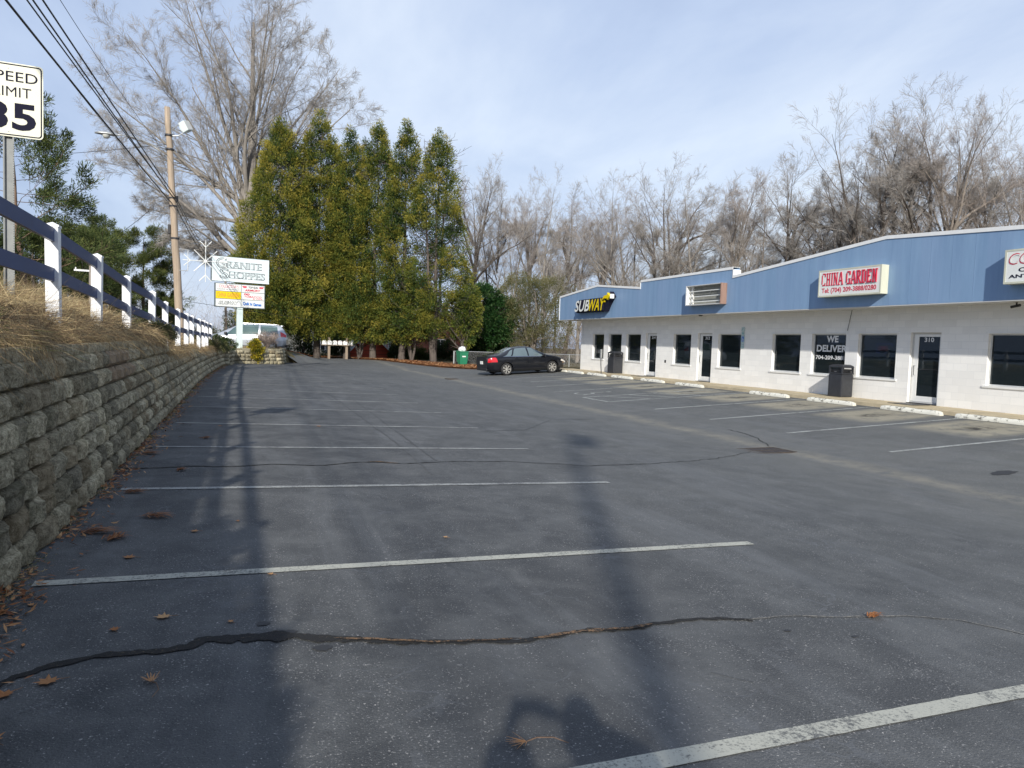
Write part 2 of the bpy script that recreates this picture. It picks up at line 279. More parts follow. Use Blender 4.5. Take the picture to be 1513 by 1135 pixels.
# ---------------------------------------------------------------- mesh helpers
class MB:
    def __init__(s): s.v=[]; s.f=[]; s.m=[]; s.t=[]
    def add(s,vs,fs,mi=0,t=.5):
        o=len(s.v); s.v+= [tuple(map(float,v)) for v in vs]; s.f+=[tuple(i+o for i in f) for f in fs]; s.m+=[mi]*len(fs); s.t+=[t]*len(fs); return s
    def box(s,x0,x1,y0,y1,z0,z1,mi=0,b=0.,M4=None,t=.5):
        if b>0:
            bm=bmesh.new(); bmesh.ops.create_cube(bm,size=1.); 
            for v in bm.verts: v.co=Vector(((x0+x1)/2+v.co.x*(x1-x0),(y0+y1)/2+v.co.y*(y1-y0),(z0+z1)/2+v.co.z*(z1-z0)))
            bmesh.ops.bevel(bm,geom=bm.edges[:],offset=b,segments=2,profile=.6,affect='EDGES')
            bm.verts.index_update(); vs=[v.co.copy() for v in bm.verts]; fs=[[v.index for v in f.verts] for f in bm.faces]; bm.free()
        else:
            vs=[Vector(p) for p in ((x0,y0,z0),(x1,y0,z0),(x1,y1,z0),(x0,y1,z0),(x0,y0,z1),(x1,y0,z1),(x1,y1,z1),(x0,y1,z1))]
            fs=[(0,3,2,1),(4,5,6,7),(0,1,5,4),(1,2,6,5),(2,3,7,6),(3,0,4,7)]
        if M4 is not None: vs=[M4@v for v in vs]
        return s.add(vs,fs,mi,t)
    def tube(s,pts,rad,n=8,mi=0,cap=True,t=.5):
        pts=[Vector(p) for p in pts]; rr=rad if hasattr(rad,'__len__') else [rad]*len(pts)
        vs=[];fs=[]; up=None
        for i,p in enumerate(pts):
            d=(pts[min(i+1,len(pts)-1)]-pts[max(i-1,0)]).normalized()
            if up is None: up=d.orthogonal().normalized()
            up=(up-d*up.dot(d)).normalized(); w=d.cross(up)
            for k in range(n):
                a=2*math.pi*k/n; vs.append(p+(up*math.cos(a)+w*math.sin(a))*rr[i])
        for i in range(len(pts)-1):
            for k in range(n):
                a=i*n+k; b_=i*n+(k+1)%n; fs.append((a,b_,b_+n,a+n))
        if cap: fs.append(tuple(range(n))[::-1]); fs.append(tuple((len(pts)-1)*n+k for k in range(n)))
        return s.add(vs,fs,mi,t)
    def lathe(s,prof,n=24,M4=None,mi=0):   # profile (r,z)
        vs=[];fs=[]
        for r,z in prof:
            for k in range(n):
                a=2*math.pi*k/n; v=Vector((r*math.cos(a),r*math.sin(a),z)); vs.append(M4@v if M4 else v)
        for i in range(len(prof)-1):
            for k in range(n):
                a=i*n+k;b_=i*n+(k+1)%n; fs.append((a,b_,b_+n,a+n))
        return s.add(vs,fs,mi)
    def prism(s,poly,fn,d0,d1,mi=0):  # poly 2D, fn(u,v,d)->3D
        n=len(poly); vs=[fn(u,v,d0) for u,v in poly]+[fn(u,v,d1) for u,v in poly]
        fs=[tuple(range(n))[::-1],tuple(range(n,2*n))]+[(i,(i+1)%n,(i+1)%n+n,i+n) for i in range(n)]
        return s.add(vs,fs,mi)
    def build(s,name,mats,parent=None,smooth=False,org=None,fix=True):
        me=bpy.data.meshes.new(name); o3=Vector(org) if org is not None else Vector((0,0,0))
        me.from_pydata([(v[0]-o3.x,v[1]-o3.y,v[2]-o3.z) for v in s.v],[],s.f)
        mats=mats if isinstance(mats,(list,tuple)) else [mats]
        for m in mats: me.materials.append(m)
        if len(mats)>1: me.polygons.foreach_set('material_index',s.m)
        a=me.attributes.new('tint','FLOAT','FACE'); a.data.foreach_set('value',s.t)
        if smooth: me.polygons.foreach_set('use_smooth',[True]*len(me.polygons))
        if fix:
            bm=bmesh.new(); bm.from_mesh(me); bmesh.ops.recalc_face_normals(bm,faces=bm.faces[:]); bm.to_mesh(me); bm.free()
        me.validate(); me.update()
        o=bpy.data.objects.new(name,me); COL.objects.link(o)
        if parent: o.parent=parent
        elif org is not None: o.location=o3
        return o
def smooth_by_angle(o,ang=35):
    me=o.data; me.polygons.foreach_set('use_smooth',[True]*len(me.polygons))
    me.set_sharp_from_angle(angle=R(ang))
def npmesh(name,V,F,mat,parent=None,tint=None,smooth=False,org=None,mats=None,mi=None):
    """V (n,3), F (m,k) arrays -> one object, quickly"""
    V=np.asarray(V,dtype=np.float32).reshape(-1,3).copy(); F=np.asarray(F,dtype=np.int32); k=F.shape[1]
    if org is not None: V-=np.array(org,dtype=np.float32)
    me=bpy.data.meshes.new(name); me.vertices.add(len(V)); me.vertices.foreach_set('co',V.ravel())
    me.loops.add(F.size); me.loops.foreach_set('vertex_index',F.ravel())
    me.polygons.add(len(F)); me.polygons.foreach_set('loop_start',np.arange(0,F.size,k,dtype=np.int32))
    try: me.polygons.foreach_set('loop_total',np.full(len(F),k,dtype=np.int32))
    except Exception: pass
    me.update(calc_edges=True)
    for m_ in (mats or [mat]): me.materials.append(m_)
    if mi is not None: me.polygons.foreach_set('material_index',np.asarray(mi,dtype=np.int32))
    if smooth: me.polygons.foreach_set('use_smooth',np.ones(len(F),dtype=bool))
    if tint is not None:
        tint=np.asarray(tint,dtype=np.float32)
        dom='POINT' if len(tint)==len(V) else 'FACE'
        a=me.attributes.new('tint','FLOAT',dom); a.data.foreach_set('value',tint)
    me.validate(); me.update()
    o=bpy.data.objects.new(name,me); COL.objects.link(o)
    if parent: o.parent=parent
    elif org is not None: o.location=Vector(org)
    return o
def tag(o,label=None,cat=None,group=None,kind=None):
    if label: o['label']=label
    if cat: o['category']=cat
    if group: o['group']=group
    if kind: o['kind']=kind
    return o
def thing(name,label,cat,loc=(0,0,0),rz=0.,group=None):
    o=bpy.data.objects.new(name,None); COL.objects.link(o); o.location=loc; o.rotation_euler=(0,0,rz); o.empty_display_size=.3
    return tag(o,label,cat,group)
def copy_tree(o,parent=None):
    c=o.copy(); COL.objects.link(c); c.parent=parent
    for ch in [x for x in COL.objects if x.parent==o]: copy_tree(ch,c)
    return c
def kids(o): return [x for x in COL.objects if x.parent==o]
# text as real mesh: width/height box, extruded; dirs = (right,up,out)
def textmesh(txt,bold=0.,shear=0.,res=3):
    cu=bpy.data.curves.new('t','FONT'); cu.body=txt; cu.size=1; cu.offset=bold; cu.shear=shear; cu.resolution_u=res; cu.extrude=.5; cu.space_character=1.02
    ob=bpy.data.objects.new('t',cu); COL.objects.link(ob); dg=bpy.context.evaluated_depsgraph_get(); dg.update()
    me=bpy.data.meshes.new_from_object(ob.evaluated_get(dg)); 
    V=[v.co.copy() for v in me.vertices]; F=[tuple(p.vertices) for p in me.polygons]
    bpy.data.objects.remove(ob); bpy.data.curves.remove(cu); bpy.data.meshes.remove(me)
    return V,F
def put_text(mb,txt,org,right,up,w,h,depth,bold=0.,shear=0.,mi=0,grow=0.,side=None):
    """bbox lower-left at org, w x h, standing out from the plane by depth"""
    V,F=textmesh(txt,bold,shear); xs=[v.x for v in V]; ys=[v.y for v in V]
    x0,x1,y0,y1=min(xs),max(xs),min(ys),max(ys)
    right=Vector(right);up=Vector(up);out=right.cross(up); org=Vector(org)
    vs=[org+right*((v.x-x0)/(x1-x0)*(w+2*grow)-grow)+up*((v.y-y0)/(y1-y0)*(h+2*grow)-grow)+out*((v.z+.5)*depth) for v in V]
    if side is None: mb.add(vs,F,mi); return
    n0=len(mb.m); mb.add(vs,F,mi)
    for k,f in enumerate(F):
        if not all(V[i].z>.49 for i in f): mb.m[n0+k]=side
FX=((0,-1,0),(0,0,1))     # facing -X
FY=((1,0,0),(0,0,1))      # facing -Y
# ================================================================ TERRAIN
I=lambda x,xs,ys: float(np.interp(x,xs,ys))
def sm(a,b,x): t=min(1,max(0,(x-a)/(b-a))); return t*t*(3-2*t)
XV=9.7; XS=16.95
def lot_z(x,y):
    if x<XV: z=-1.6-.029*x
    elif x<XS: z=-1.8813+.062*(x-XV)
    else: z=-1.4318
    if x>30: z=-1.4318
    t=sm(42,56,y); z=z*(1-t)+(-1.66)*t
    if y>60: z+=-.006*(min(y,120)-60)
    return z
WX=([-60,0,26,33,38,38.9],[-1.34,-1.34,-1.24,-1.02,-.78,-.45])    # wall base line
def xw(y):
    if y<38.9: return I(y,*WX)
    return I(y,[38.9,41.2,43.2,44.2,48,400],[-.45,-.28,2.3,2.45,2.9,3.2])
def xb(y):
    if y<38.9: return xw(y)-.2
    return I(y,[38.9,41.4,43.4,44.2,48,400],[-.62,-.48,2.1,2.3,2.9,3.2])
def bw(y): return .02+3.0*sm(46,49,y)
def walltop(y): return I(y,[-60,15.9,16.1,25.9,26.1,38,60],[-.13,-.13,-.51,-.51,-.70,-.72,-.76])
def fz(y): return I(y,[-60,0,8.8,13.7,16.1,18.6,21,28,36,39,60],[.30,.25,.17,.17,.02,-.22,-.28,-.36,-.46,-.66,-1.25])
def roadz(y): return I(y,[-60,0,9,20,35,42,50,70,120,400],[.9,.7,.50,.05,-.5,-.8,-1.05,-1.5,-2.,-2.])
def bankz(d,y):
    f=1-sm(14,20,y); z1=fz(y)
    bt=walltop(y)-.06; rise=.22*f+.62*(1-sm(-.5,3.5,y))  # second term: out-of-view hump added to the bank to block low sun
    if y>=38.9: bt=-.80; z1=-.80; f=0
    w=[0,.5,1.1,2.6,3.6,400]; zz=[bt,z1,z1+rise,max(roadz(y)+.02,z1+rise-.3),roadz(y),roadz(y)]
    if y>=38.9:
        w=[0,1.0,1.6,3.6,4.6,400]; zz=[-.80,-.80,-.82,roadz(y)+.02,roadz(y),roadz(y)]
        e=sm(44.5,47.5,y); zz=[a*(1-e)+roadz(y)*e for a in zz]
    return I(d,w,zz)
def gz(x,y):
    b=xb(y)
    if x<b: return bankz(b-x,y)
    w=bw(y)
    if x<b+w:
        t=(x-b)/w; t=t*t*(3-2*t); return bankz(0,y)*(1-t)+lot_z(b+w,y)*t
    return lot_z(x,y)
def yrange():
    ys=[-400,-150,-60,-40,-30,-20,-14,-10]+list(np.arange(-8,38.5,.5))+[38.6,38.88,38.92,39.3,39.8,40.4,41,41.2,41.4,41.7,42,42.4,42.8,43.2,43.4,43.8,44.2,44.8,45.5]+list(np.arange(46,60,.6))+[60,62,65,70,80,95,120,160,220,320,420]
    return sorted(set(float(round(y,3)) for y in ys))
YS=yrange()
dl=[400,160,80,40,25,17,12,8,6,5,4.2,3.6,3.1,2.6,2.2,1.8,1.45,1.1,.8,.65,.5,.35,.2,.1,0]
def rcols(y):
    b=xb(y); w=bw(y); s=b+w
    base=[b+w*t for t in (.15,.3,.5,.7,.85,1.)]
    fixed=[4.5,6,7.5,9,9.5,XV,10,11,12.5,14,15.5,16.7,XS,17.5,19,22,30,45,80,160,420]
    lo=s+.15; rest=[max(lo+.05*i,f) for i,f in enumerate(fixed)]
    ex=[s+(4.5-s)*t for t in (.2,.4,.6,.8)] if s<4.4 else [lo-.1,lo-.08,lo-.06,lo-.04]
    return base+ex+rest
V=[];nC=len(dl)+6+4+21
for y in YS:
    b=xb(y)
    for d in dl:
        x=b-d; z=bankz(d,y)
        jit=.035*(mnoise.noise(Vector((x*1.7,y*1.7,0))))+.05*mnoise.noise(Vector((x*.4,y*.4,3)))
        V.append((x,y,z+(jit if d>.3 and y<46 else 0)))
    for x in rcols(y): V.append((x,y,gz(x,y)-.06*(1 if x>b+bw(y)*.9 else 0)))
V=np.array(V); nR=len(YS)
i,j=np.meshgrid(np.arange(nR-1),np.arange(nC-1),indexing='ij'); a=(i*nC+j).ravel()
F=np.stack([a,a+1,a+1+nC,a+nC],1)
cols=j.ravel(); ysx=np.array(YS)[i.ravel()]
mi=np.where((cols<24)&(ysx>-60)&(ysx<46)&(V[a,0]>-6),1,0)
ground=npmesh('ground',V,F,None,mats=[M['ground'],M['bank']],mi=mi,smooth=True); tag(ground,kind='structure')
def sheet(name,xs_fn,ys,mat,dz,nx=14,smooth=False):
    """a sheet lying dz above the terrain, between x limits given per y"""
    V=[];F=[]
    cols=None
    for y in ys:
        xs=xs_fn(y)
        for x in xs: V.append((x,y,gz(x,y)+dz))
    k=len(xs_fn(ys[0]))
    for r in range(len(ys)-1):
        for c in range(k-1): a=r*k+c; F.append((a,a+1,a+k+1,a+k))
    o=npmesh(name,np.array(V),np.array(F),mat,smooth=smooth); return tag(o,kind='structure')
# asphalt lot: right limit follows the litter strip at the back
def lot_right(y): return I(y,[-40,36.9,37.4,39.5,42.2,45.5,50.6,55.7,58.6,59.2],[XS,XS,XS,15.0,13.4,12.5,11.6,10.5,7.8,5.2])
ysl=[-40,-25,-14,-8]+[round(float(v),2) for v in np.arange(-7,38.6,.5)]+[38.88,38.92,39.3,39.8,40.4,41,41.2,41.4,41.7,42,42.4,42.8,43.2,43.4,43.8,44.2,45.5]+[round(float(v),2) for v in np.arange(46,59,.6)]+[59.1]
def lx(y):
    r=lot_right(y); l=xb(y)+ (.03 if y<46 else bw(y)*.95)
    if y>52: l=max(l,I(y,[52,59.2],[l,4.9]))
    xs=[l+.001]+[l+(min(XV,r)-l)*t for t in (.06,.12,.2,.3,.4,.5,.6,.7,.8,.9,1.)]
    xs+= [xs[-1]+(r-xs[-1])*t+.0005*(k+1) for k,t in enumerate((.2,.4,.6,.8,1.))]
    return xs
lot=sheet('parking_lot',lx,ysl,M['asphalt'],.0,smooth=True)
# drive that climbs from the lot to the street, and the street itself
def drivex(y):
    r=xb(y)+bw(y)+.6; return [-7+(r+7)*t for t in np.linspace(0,1,16)]
sheet('driveway',drivex,[46.4,47,47.6,48.2,48.8,49.4,50,50.6,51.2,51.8,52.4,53,53.6,54.2],M['road'],.012)
def roadx(y): 
    b=xb(y); return [b-t for t in (13,10,8,6.5,5.2,4.4)] if y<44 else [-14+9.3*t for t in np.linspace(0,1,6)]
sheet('road',roadx,[y for y in YS if -60<=y<=120],M['road'],.02)
# leaf and needle litter strip under the conifer row
pts=[(3.4,58.6),(5.2,59.2),(7.8,58.6),(10.5,55.7),(11.6,50.6),(12.5,45.5),(13.4,42.2),(15.0,39.5)]
V=[];F=[];n=60
for k in range(n+1):
    t=k/n*(len(pts)-1); i0=min(int(t),len(pts)-2); u=t-i0
    p=Vector((pts[i0][0]*(1-u)+pts[i0+1][0]*u,pts[i0][1]*(1-u)+pts[i0+1][1]*u)); d=(Vector(pts[i0+1])-Vector(pts[i0])).normalized(); nn=Vector((-d.y,d.x)) 
    if nn.y<0 and k<30: nn=-nn
    if k>=30 and nn.x<0: nn=-nn
    wob=.25*mnoise.noise(Vector((k*.35,0,0)))
    for q,h in ((-.35+wob,.0),(.3,.06),(1.2,.09),(2.2,.10),(3.4+wob,.02)):
        x=p.x+nn.x*q; y=p.y+nn.y*q; V.append((x,y,gz(x,y)+h+.012))
for k in range(n):
    for c in range(4): a=k*5+c; F.append((a,a+1,a+6,a+5))
lit=npmesh('leaf_litter_ground',np.array(V),np.array(F),M['litter'],smooth=True); tag(lit,kind='structure')
# ---------------------------------------------------------------- painted markings & cracks (ribbons 4 mm above)
def ribbon(name,pts,w,mat,dz=.006,step=.25,jit=0.,wfn=None,seed=0,join=None,taper=False):
    P=[Vector((p[0],p[1])) for p in pts]; L=[0]
    for a,b_ in zip(P,P[1:]): L.append(L[-1]+(b_-a).length)
    n=max(2,int(L[-1]/step)); V=[]
    for k in range(n+1):
        s=L[-1]*k/n; x=float(np.interp(s,L,[p.x for p in P])); y=float(np.interp(s,L,[p.y for p in P]))
        s2=min(L[-1],s+.02); s1=max(0,s2-.04)
        dx=float(np.interp(s2,L,[p.x for p in P]))-float(np.interp(s1,L,[p.x for p in P])); dy=float(np.interp(s2,L,[p.y for p in P]))-float(np.interp(s1,L,[p.y for p in P]))
        l=math.hypot(dx,dy) or 1; nx,ny=-dy/l,dx/l
        ww=(wfn(s/L[-1]) if wfn else w)/2
        if taper: ww*=min(1,k/3+.15,(n-k)/3+.15)
        j1=jit*mnoise.noise(Vector((s*2.1,seed,0)))+jit*.6*mnoise.noise(Vector((s*7,seed,1))); 
        a1=ww*(1+ (1.3*mnoise.noise(Vector((s*9,seed,4)))+0.55*mnoise.noise(Vector((s*31,seed,5))) if jit else .10*mnoise.noise(Vector((s*9,seed,4))))); a2=ww*(1+(1.3*mnoise.noise(Vector((s*9,seed,9)))+0.55*mnoise.noise(Vector((s*31,seed,8))) if jit else .10*mnoise.noise(Vector((s*9,seed,9)))))
        for q in (-abs(a1),abs(a2)):
            X=x+nx*(q+j1); Y=y+ny*(q+j1); V.append((X,Y,gz(X,Y)+dz))
    F=[(2*k,2*k+1,2*k+3,2*k+2) for k in range(n)]
    if join is not None: join.append((V,F)); return None
    return tag(npmesh(name,np.array(V),np.array(F),mat),kind='structure')
def joined(name,lst,mat):
    V=[];F=[]
    for v,f in lst: o=len(V); V+=v; F+=[tuple(i+o for i in q) for q in f]
    return tag(npmesh(name,np.array(V),np.array(F),mat),kind='structure')
near=[];st=[]
ribbon('s',[(-1.0,2.28),(4.6,2.38)],.105,None,join=near,seed=1,step=.08)
ribbon('s',[(-1.16,4.98),(4.33,5.09)],.10,None,join=near,seed=2,step=.08)
ys_st=[7.85,10.69,13.49,16.48,19.1,21.95,24.7,27.45,30.2,32.9]
for k,y in enumerate(ys_st):
    ribbon('s',[(-1.08+.03*k,y-.04),(4.42+.05*k,y+.05)],.10,None,join=st,seed=k+3,step=.2)
ribbon('s',[(.1,35.6),(5.2,35.2)],.10,None,join=st,seed=33)
joined('painted_stall_lines',near,M['stripe_near']); joined('painted_stall_lines',st,M['stripe'])
old=[]
for x0,y0,x1,y1 in ((11.38,9.72,14.9,9.56),(11.4,12.42,16.95,12.22),(11.36,15.15,16.95,15.05),(11.4,17.82,16.9,17.7),(11.25,20.35,16.9,20.35),(11.2,22.1,16.95,22.1),(11.2,24.6,16.9,24.95),(11.6,27.2,16.7,27.45),(12.4,29.8,16.6,30.1),(12.6,32.3,16.6,32.7),(12.6,34.9,16.4,35.1)):
    ribbon('s',[(x0,y0),(x1,y1)],.10,None,join=old,seed=int(y0*3))
ribbon('s',[(11.25,20.35),(11.2,22.1)],.10,None,join=old,seed=77)
for k in range(5): ribbon('s',[(12.0+k*1.0,22.0),(12.9+k*1.0,20.45)],.09,None,join=old,seed=80+k)
# wheelchair symbol on the bay beside the hatched aisle
def arc(cx,cy,r,a0,a1,n=14): return [(cx+r*math.cos(R(a0+(a1-a0)*i/n)),cy+r*math.sin(R(a0+(a1-a0)*i/n))) for i in range(n+1)]
c=(12.0,23.4)
ribbon('s',arc(c[0]-.1,c[1],.34,100,380),.09,None,join=old,seed=91,step=.08)
ribbon('s',[(12.75,23.45),(12.2,23.45),(12.15,23.1),(11.75,23.0),(11.6,22.85)],.10,None,join=old,seed=92,step=.1)
ribbon('s',arc(12.95,23.45,.07,0,360,8),.1,None,join=old,seed=93,step=.06)
joined('painted_shop_bay_lines',old,M['stripe_old'])
crack1=[(-1.3,3.3),(-1.09,3.45),(-0.97,3.6),(-0.85,3.74),(-0.61,3.82),(-0.31,3.82),(-0.16,3.9),(-0.06,3.9),(0.27,3.86),(0.44,3.8),(0.72,3.7),(1.07,3.61),(1.43,3.54),(1.83,3.58),(2.17,3.56),(2.54,3.61),(2.82,3.58),(3.03,3.51)]
def wf(t): return float(np.interp(t,[0,.12,.25,.33,.5,.6,.8,1],[.06,.05,.055,.10,.06,.045,.04,.03]))
ribbon('pavement_crack',crack1,.06,M['crack'],dz=.007,step=.014,jit=.02,wfn=wf,seed=11)
ribbon('pavement_crack',[(1.55,3.545),(1.83,3.575),(2.17,3.56),(2.35,3.585)],.03,M['crack_rust'],dz=.011,step=.03,jit=.014,seed=11,taper=True)
ribbon('pavement_crack',[(.5,3.78),(.72,3.7),(1.0,3.62),(1.5,3.55)],.02,M['crack_rust'],dz=.011,step=.03,jit=.02,seed=12,taper=True)
ribbon('pavement_crack',[(2.98,3.52),(3.4,3.51),(3.71,3.42),(4.17,3.35),(4.48,3.2),(4.68,2.92),(4.88,2.7),(5.3,2.3)],.012,M['crack_pale'],dz=.007,step=.04,jit=.02,seed=13)
ribbon('pavement_crack',[(-1.2,8.95),(-0.5,9.08),(-0.17,9.08),(0.37,9.22),(1.03,9.17),(1.39,9.37),(1.76,9.43),(2.1,9.27),(2.61,9.44),(3.12,9.5),(3.72,9.44),(4.4,9.27),(4.75,9.1),(5.5,9.22),(6.51,9.46),(7.55,9.81),(8.92,10.61)],.03,M['crack'],dz=.007,step=.05,jit=.05,seed=14,wfn=lambda t:.034-.022*t)
ribbon('pavement_crack',[(1.6,9.42),(1.76,9.43),(2.0,9.3)],.05,M['crack_rust'],dz=.011,step=.05,jit=.02,seed=14,taper=True)
ribbon('pavement_crack',[(10.63,13.49),(10.58,12.91),(10.37,12.14),(9.89,11.23)],.02,M['crack'],dz=.007,step=.06,jit=.06,seed=15)
for k,(pp,w) in enumerate([([(2.48,21.5),(2.43,15.06),(2.37,10.6),(2.26,8.48)],.03),([(2.95,20),(2.79,15.4),(2.59,9.55)],.03),([(4.4,13),(5.5,13.4),(7,15.5),(8.5,16)],.03),([(2.3,2.95),(2.45,2.8)],.006)]):
    ribbon('pavement_scuff',pp,w,M['scuff'],dz=.0055,step=.1,jit=.02,seed=20+k)
def blotch(x,y,rx,ry,mat,seed,dz=.005):
    V=[(x,y,gz(x,y)+dz)];n=28
    for k in range(n):
        a=2*math.pi*k/n; r=1+.45*mnoise.noise(Vector((math.cos(a)*2,math.sin(a)*2,seed))); X=x+rx*r*math.cos(a); Y=y+ry*r*math.sin(a); V.append((X,Y,gz(X,Y)+dz))
    mb=MB(); mb.add(V,[(0,k+1,(k+1)%n+1) for k in range(n)]); o=mb.build('pavement_stain',mat,fix=False); tag(o,kind='structure')
M['oil']=plain('oil_stain',(.028,.029,.031),.75,.25,12)
M['pale']=paintmat('pale_wear',(.20,.205,.21),.53,(.075,.08,.09))
for a in ((.42,3.68,.045,.035,'oil'),(.26,3.92,.05,.035,'oil'),(.14,4.07,.035,.03,'oil'),(11.35,7.59,.26,.12,'oil'),(3.14,3.32,.03,.012,'oil'),(3.5,3.15,.03,.012,'oil')):
    blotch(a[0],a[1],a[2],a[3],M[a[4]],a[0]*7+a[1])
# iron storm drain grates
def grate(x,y,w,d,label):
    z=gz(x,y); t=thing('storm_drain',label,'storm drain',(x,y,z),R(4))
    f=MB(); 
    f.box(-w/2,w/2,-d/2,-d/2+.05,-.02,.014); f.box(-w/2,w/2,d/2-.05,d/2,-.02,.014); f.box(-w/2,-w/2+.05,-d/2+.05,d/2-.05,-.02,.014); f.box(w/2-.05,w/2,-d/2+.05,d/2-.05,-.02,.014)
    f.build('frame',M['rust'],t); g=MB(); n=int(w/.09)
    for k in range(n): xx=-w/2+.07+k*(w-.14)/(n-1); g.box(xx-.014,xx+.014,-d/2+.05,d/2-.05,-.01,.011)
    g.box(-w/2+.05,w/2-.05,-.02,.02,-.008,.013)
    g.build('grate',M['rust'],t); p=MB(); p.box(-w/2+.04,w/2-.04,-d/2+.04,d/2-.04,-.03,.0075); p.build('pit',M['black'],t)
grate(9.4,10.78,1.0,.62,'rusty rectangular storm drain grate in the sandy valley of the lot, near the front')
grate(10.06,34.0,.9,.6,'small dark storm drain grate in the asphalt beyond the hatched bay, behind the black sedan')
# ================================================================ RETAINING WALL
def blockwall(path,z0fn,ncourse,hc,parent,seed,near_fn,capfn,rust=None,bat=.022,capover=.02):
    """path: list of (x,y) base line with the visible side on its right; builds body + cap"""
    rng=random.Random(seed); P=[Vector(p) for p in path]; L=[0]
    for a,b_ in zip(P,P[1:]): L.append(L[-1]+(b_-a).length)
    X=[p.x for p in P];Y=[p.y for p in P]
    def at(s,dep):
        x=float(np.interp(s,L,X)); y=float(np.interp(s,L,Y)); a=max(0,s-.15); b_=min(L[-1],s+.15)
        dx=float(np.interp(b_,L,X))-float(np.interp(a,L,X)); dy=float(np.interp(b_,L,Y))-float(np.interp(a,L,Y)); l=math.hypot(dx,dy)
        nx,ny=dy/l,-dx/l
        return x+nx*dep,y+ny*dep
    V=[];F=[];T=[];Vc=[];Fc=[]
    def block(V,F,T,s0,s1,z0,z1,dep,nx,nz,rough,tint,cap=False):
        o=len(V); sd=rng.random()*100; tilt=rng.uniform(-.012,.012); facet=rng.uniform(.2,.8); pr=rng.uniform(-.008,.014)
        for jz in range(nz+1):
            for ix in range(nx+1):
                u=ix/nx; v=jz/nz; eu=min(u,1-u); ev=min(v,1-v)
                e=min(1,eu*(s1-s0)/(.085 if not cap else .03))*min(1,ev*(z1-z0)/.026)
                bul=.062*e**.6*(.72+.28*(1-abs(u-facet)*1.3)) if not cap else .006*e
                nz_=rough*(mnoise.noise(Vector((u*3.1+sd,v*2.3,0)))+.6*mnoise.noise(Vector((u*8+sd,v*6,5))))*e
                su=s0+(s1-s0)*u+(.004*mnoise.noise(Vector((v*3,sd,0)))); zz=z0+(z1-z0)*v
                x,y=at(su,dep+bul+nz_+tilt*(u-.5)*2*e+pr); V.append((x,y,zz))
        for jz in range(nz):
            for ix in range(nx): a=o+jz*(nx+1)+ix; F.append((a,a+1,a+nx+2,a+nx+1)); T.append(tint)
        # top, bottom and side skirts running back
        ring=[o+ix for ix in range(nx+1)]+[o+jz*(nx+1)+nx for jz in range(1,nz+1)]+[o+nz*(nx+1)+ix for ix in range(nx-1,-1,-1)]+[o+jz*(nx+1) for jz in range(nz-1,0,-1)]
        b0=len(V); back=.26 if cap else .12
        for r in ring:
            x,y,z=V[r]; iu=(r-o)%(nx+1)/nx; su=s0+(s1-s0)*iu; X2,Y2=at(su,dep-back); V.append((X2,Y2,z))
        n=len(ring)
        for k in range(n): F.append((ring[k],b0+k,b0+(k+1)%n,ring[(k+1)%n])); T.append(tint)
    for c in range(ncourse):
        s=-rng.uniform(0,.3)
        while s<L[-1]-.02:
            w=rng.choice((.43,.43,.40,.45,.28))+rng.uniform(-.015,.015)
            a=max(0,s); b_=min(L[-1],s+w)
            if b_-a>.05:
                px,py=at((a+b_)/2,0)
                if c<capfn(py):
                    z0=z0fn(px,py)+c*hc
                    nn=near_fn(py); nx,nz=(13,8) if nn<9 else ((6,4) if nn<18 else (4,3))
                    t=rng.random(); 
                    if rust and rust(px,py,c): t=1.2
                    block(V,F,T,a+.016,b_-.016,z0+.007,z0+hc-.003,-bat*c,nx,nz,.022,min(t,1.2))
            s+=w
    s=0
    while s<L[-1]-.02:
        w=.44; b_=min(L[-1],s+w); px,py=at((s+b_)/2,0); c=capfn(py); z0=z0fn(px,py)+c*hc
        if b_-s>.05:
            nn=near_fn(py); block(Vc,Fc,[],s+.003,b_-.003,z0,z0+.095,-bat*c+capover,6 if nn<12 else 3,3 if nn<12 else 2,.008,.5,True)
        s+=w
    # dark core behind the joints
    Vk=[];Fk=[];n=int(L[-1]/.5)+1
    for k in range(n+1):
        s=L[-1]*k/n
        for cc,(dep) in ((0,-.10),(1,-.12-bat*ncourse)):
            px,py=at(s,0); x,y=at(s,dep); top=z0fn(px,py)+capfn(py)*hc; Vk.append((x,y,z0fn(px,py)-.1 if cc==0 else top))
    Fk=[(2*k,2*k+2,2*k+3,2*k+1) for k in range(n)]
    V=V+Vk; o=len(V)-len(Vk); F=F+[tuple(i+o for i in f) for f in Fk]; T=T+[0.]*len(Fk)
    T=np.array(T); mi=(T>1.1).astype(int)
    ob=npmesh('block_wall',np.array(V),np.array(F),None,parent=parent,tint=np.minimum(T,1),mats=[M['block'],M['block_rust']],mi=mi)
    smooth_by_angle(ob,20)
    oc=npmesh('capstone',np.array(Vc),np.array(Fc),M['block'],parent=parent,tint=np.full(len(Fc),.35)); smooth_by_angle(oc,40)
rw=thing('retaining_wall','long mossy grey split-face block retaining wall running up the left side of the lot','retaining wall')
ypath=[-5,0,4,8,12,16,20,24,28,31,33,35,36.5,38,38.8]
blockwall([(xw(y),y) for y in ypath],lambda x,y:-1.575,7,.19,rw,3,lambda y:abs(y),lambda y:7 if y<16 else (5 if y<26 else 4),
   rust=lambda x,y,c:(c in (5,6) and 9.3<y<10.8) )
pl=thing('planter_wall','low tan and grey block planter wall under the pylon sign at the far end of the lot','planter wall')
blockwall([(-.5,38.6),(-.45,38.95),(-.3,41.1),(-.15,41.35),(1.0,42.2),(2.2,43.1),(2.34,43.3),(2.48,44.2),(2.75,47.2)],lambda x,y:I(y,[38,46.5,47.5],[-1.66,-1.70,-1.70]),4,.205,pl,9,lambda y:20,lambda y:4 if y<46 else 3)
